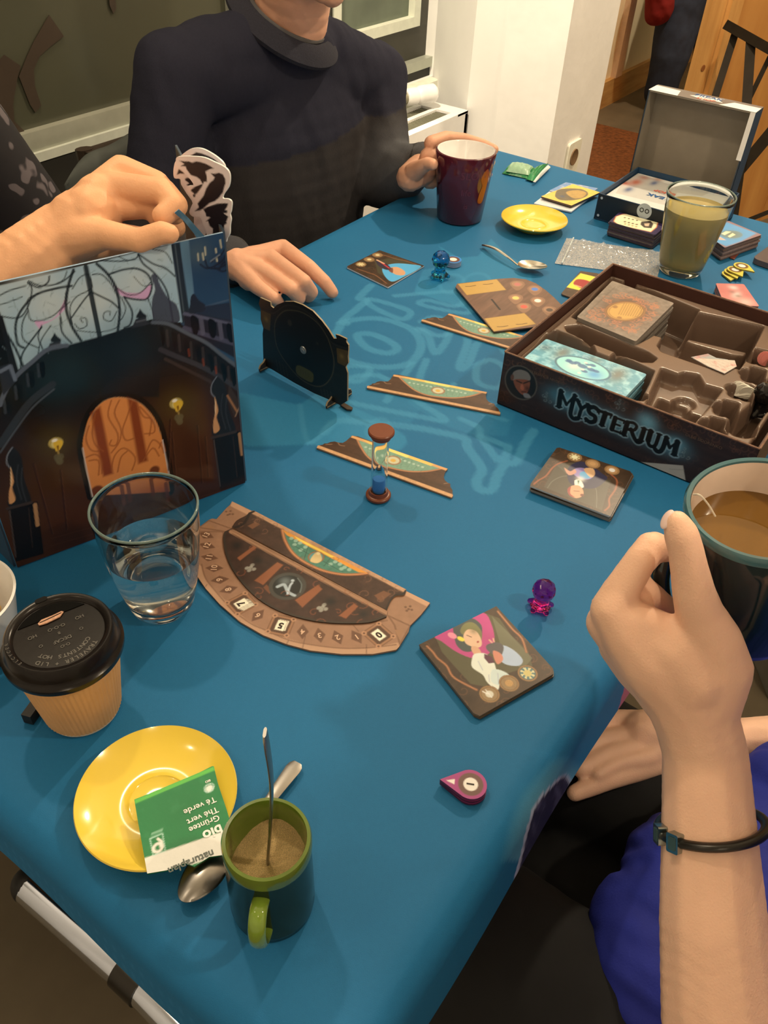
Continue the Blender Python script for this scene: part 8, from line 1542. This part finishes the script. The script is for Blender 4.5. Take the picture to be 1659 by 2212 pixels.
c2_ = Flesh(); m2 = hip+off_*.4; c2_.limb([(m2, .17), (m2+np.array([0, 0, .30]), .18), (m2+np.array([0, 0, .48]), .15)]); shs = m2+np.array([0, 0, .50]); hd = shs+np.array([0, 0, .24]); 
rd0 = V_(1420, 30, -.05); c2_.limb([(shs+np.array([-.1, .16, 0]), .07), (shs+np.array([-.16, .20, -.30]), .06), (hip+np.array([-.05, .16, .05]), .05)]); c2_.limb([(shs+np.array([.1, -.2, 0]), .07), (shs+np.array([.12, -.25, -.30]), .06)])
link('red_coat', c2_.mesh(0.012, 4), mat('dark_red_cloth', (120, 20, 16), rough=0.85), tR, smooth=180)
b4 = Flesh(); g4, Rm4 = head(b4, hd, math.radians(200), 1.0); b4.limb([(hd+np.array([0, 0, -.05]), .055), (shs, .06), (m2, .10)]); b4.limb([(m2, .09), (k1, .06), (an, .045)]); b4.limb([(m2, .09), (k1+off_, .06), (an2, .045)]); b4.limb([(shs, .06), (shs+np.array([-.16, .20, -.30]), .04), (hip+np.array([-.06, .17, .0]), .035)])
link('body', b4.mesh(0.009, 3), skin, tR, smooth=180); eyes_hair(tR, g4, Rm4, 1.0, hair_b)
rs = Flesh(); rs.limb([(V_(1426, -40, -.04), .075), (V_(1424, 20, -.04), .068), (V_(1418, 30, -.04), .055)]); link('red_bag', rs.mesh(0.008, 3, lambda p, n: 0.008*n3(p, 25)), mat('dark_red_cloth', (120, 20, 16)), tR, smooth=180)

# ================================================================== CHAIRS, JACKET
def chair(label, x, y, yaw, back_h=TZ+0.09, w=0.40):
    t = empty('chair', label, 'chair', (x, y, 0), yaw); M_ = PM[t.name]; m = mat('dark_chair_wood', (50, 36, 24), rough=0.5)
    link('seat', MB().prism(rrect(w, 0.40, 0.04), 0.325, 0.348, M_), m, t, smooth=0)
    for sx in (-1, 1):
        link('leg', MB().tube([M_ @ Vector((sx*w*.44, -0.17, 0)), M_ @ Vector((sx*w*.44, -0.17, 0.33))], 0.014, 10), m, t)
        link('leg', MB().tube([M_ @ Vector((sx*w*.44, 0.185, 0)), M_ @ Vector((sx*w*.44, 0.19, 0.43)), M_ @ Vector((sx*w*.44, 0.225, back_h))], 0.014, 10), m, t)
    link('backrest', MB().box((-w*.46, 0.205, back_h-0.10), (w*.46, 0.225, back_h), M_), m, t, smooth=0); return t
chair('dark wooden chair under the man, hung with a grey jacket', 1.02, 0.925, 0.0, TZ+0.095, 0.42)
chair('dark wooden chair under the person at the left edge', 0.365, 1.02, 0.0, TZ+0.05)
chair('dark wooden chair under the woman in blue', 0.46, -0.34, PI, TZ+0.02)
# jacket over the man's chair back
jx0, jx1, jy, jz = 0.765, 1.26, 1.118, TZ+0.112; nu_, nv_ = 110, 90; vs_ = []; Lr = 0.36
for j_ in range(nv_+1):
    t_ = (j_/nv_-0.5)*2
    for i in range(nu_+1):
        a = i/nu_; d_ = abs(t_)*Lr; sgn = 1 if t_ > 0 else -1; th_ = min(d_/0.028, PI/2); ex = max(d_-0.028*PI/2, 0)
        x = jx0+(jx1-jx0)*a+(-0.035*(ex/0.3))*(1-a)*1.3; fold_ = (0.016*math.sin(a*31+1.0+t_*2)+0.010*math.sin(a*67+2))*min(ex/0.05, 1); y = jy+sgn*(0.020*min(1, a*9)*math.sin(th_)+abs(fold_)*0.8+ex*0.08); z = jz-0.020*(1-math.cos(th_))-ex-0.045*(1-math.sin(min(1, a*6)*PI/2))-0.012*math.sin(a*9)**2
        vs_.append((x, y, z))
mb = MB().add(vs_, [(j_*(nu_+1)+i, j_*(nu_+1)+i+1, (j_+1)*(nu_+1)+i+1, (j_+1)*(nu_+1)+i) for j_ in range(nv_) for i in range(nu_)])
jo = link('jacket', mb, mat('grey_green_jacket', (84, 84, 72), rough=0.7, noise=0.1, nscale=30), smooth=180); tag(jo, 'grey green jacket draped over the chair behind the man', 'jacket')
sm_ = jo.modifiers.new('thick', 'SOLIDIFY'); sm_.thickness = 0.003
# chrome tube chair tucked at the near end
ca_, cb_ = P(66, 1912, -0.20), P(470, 2290, -0.20); tc_ = empty('tube_chair', 'chrome tube chair frame below the near table end', 'chair', (float(ca_[0]), float(cb_[1]), 0.0))
chrome = mat('chrome', (200, 195, 185), rough=0.10, metal=1.0, noise=0.02); cm_ = (ca_+cb_)/2; jn = P(292, 2110, -0.20); dch = (cb_-ca_)/np.linalg.norm(cb_-ca_)
link('rail', MB().tube([ca_, jn-dch*0.012], 0.0165, 24), chrome, tc_); link('rail', MB().tube([jn+dch*0.012, cb_], 0.0165, 24), chrome, tc_)
link('end_cap', MB().sphere(tuple(ca_), 0.0168, 20, 12), mat('black_rubber', (22, 20, 18)), tc_); link('joint', MB().tube([jn-dch*0.013, jn+dch*0.013], 0.0180, 24), mat('joint_dark', (60, 54, 44), rough=0.3, metal=0.8), tc_)
link('leg', MB().tube([jn, jn+np.array([0.02, 0, -0.10]), np.array([jn[0]+0.03, jn[1], 0.005])], 0.0125, 16), mat('joint_dark', (60, 54, 44)), tc_); link('leg', MB().tube([cb_, np.array([cb_[0]+0.03, cb_[1], 0.005])], 0.0125, 16), chrome, tc_)
link('black_bar', MB().tube([ca_+np.array([0.012, -0.03, -0.035]), cb_+np.array([0.012, 0, -0.035])], 0.010, 12), mat('black_rubber', (22, 20, 18)), tc_)
# cream carton on the floor at the right
fb = P(1652, 1470, -0.74); tag(link('carton', MB().box((-0.10, -0.07, 0), (0.10, 0.07, 0.09), Matrix.Translation((fb[0]+0.08, fb[1]-0.02, 0.0005)) @ Matrix.Rotation(R_(35), 4, 'Z')), mat('cream_carton', (150, 138, 112), rough=0.8), smooth=0), 'cream carton standing on the floor behind the woman hand', 'carton')
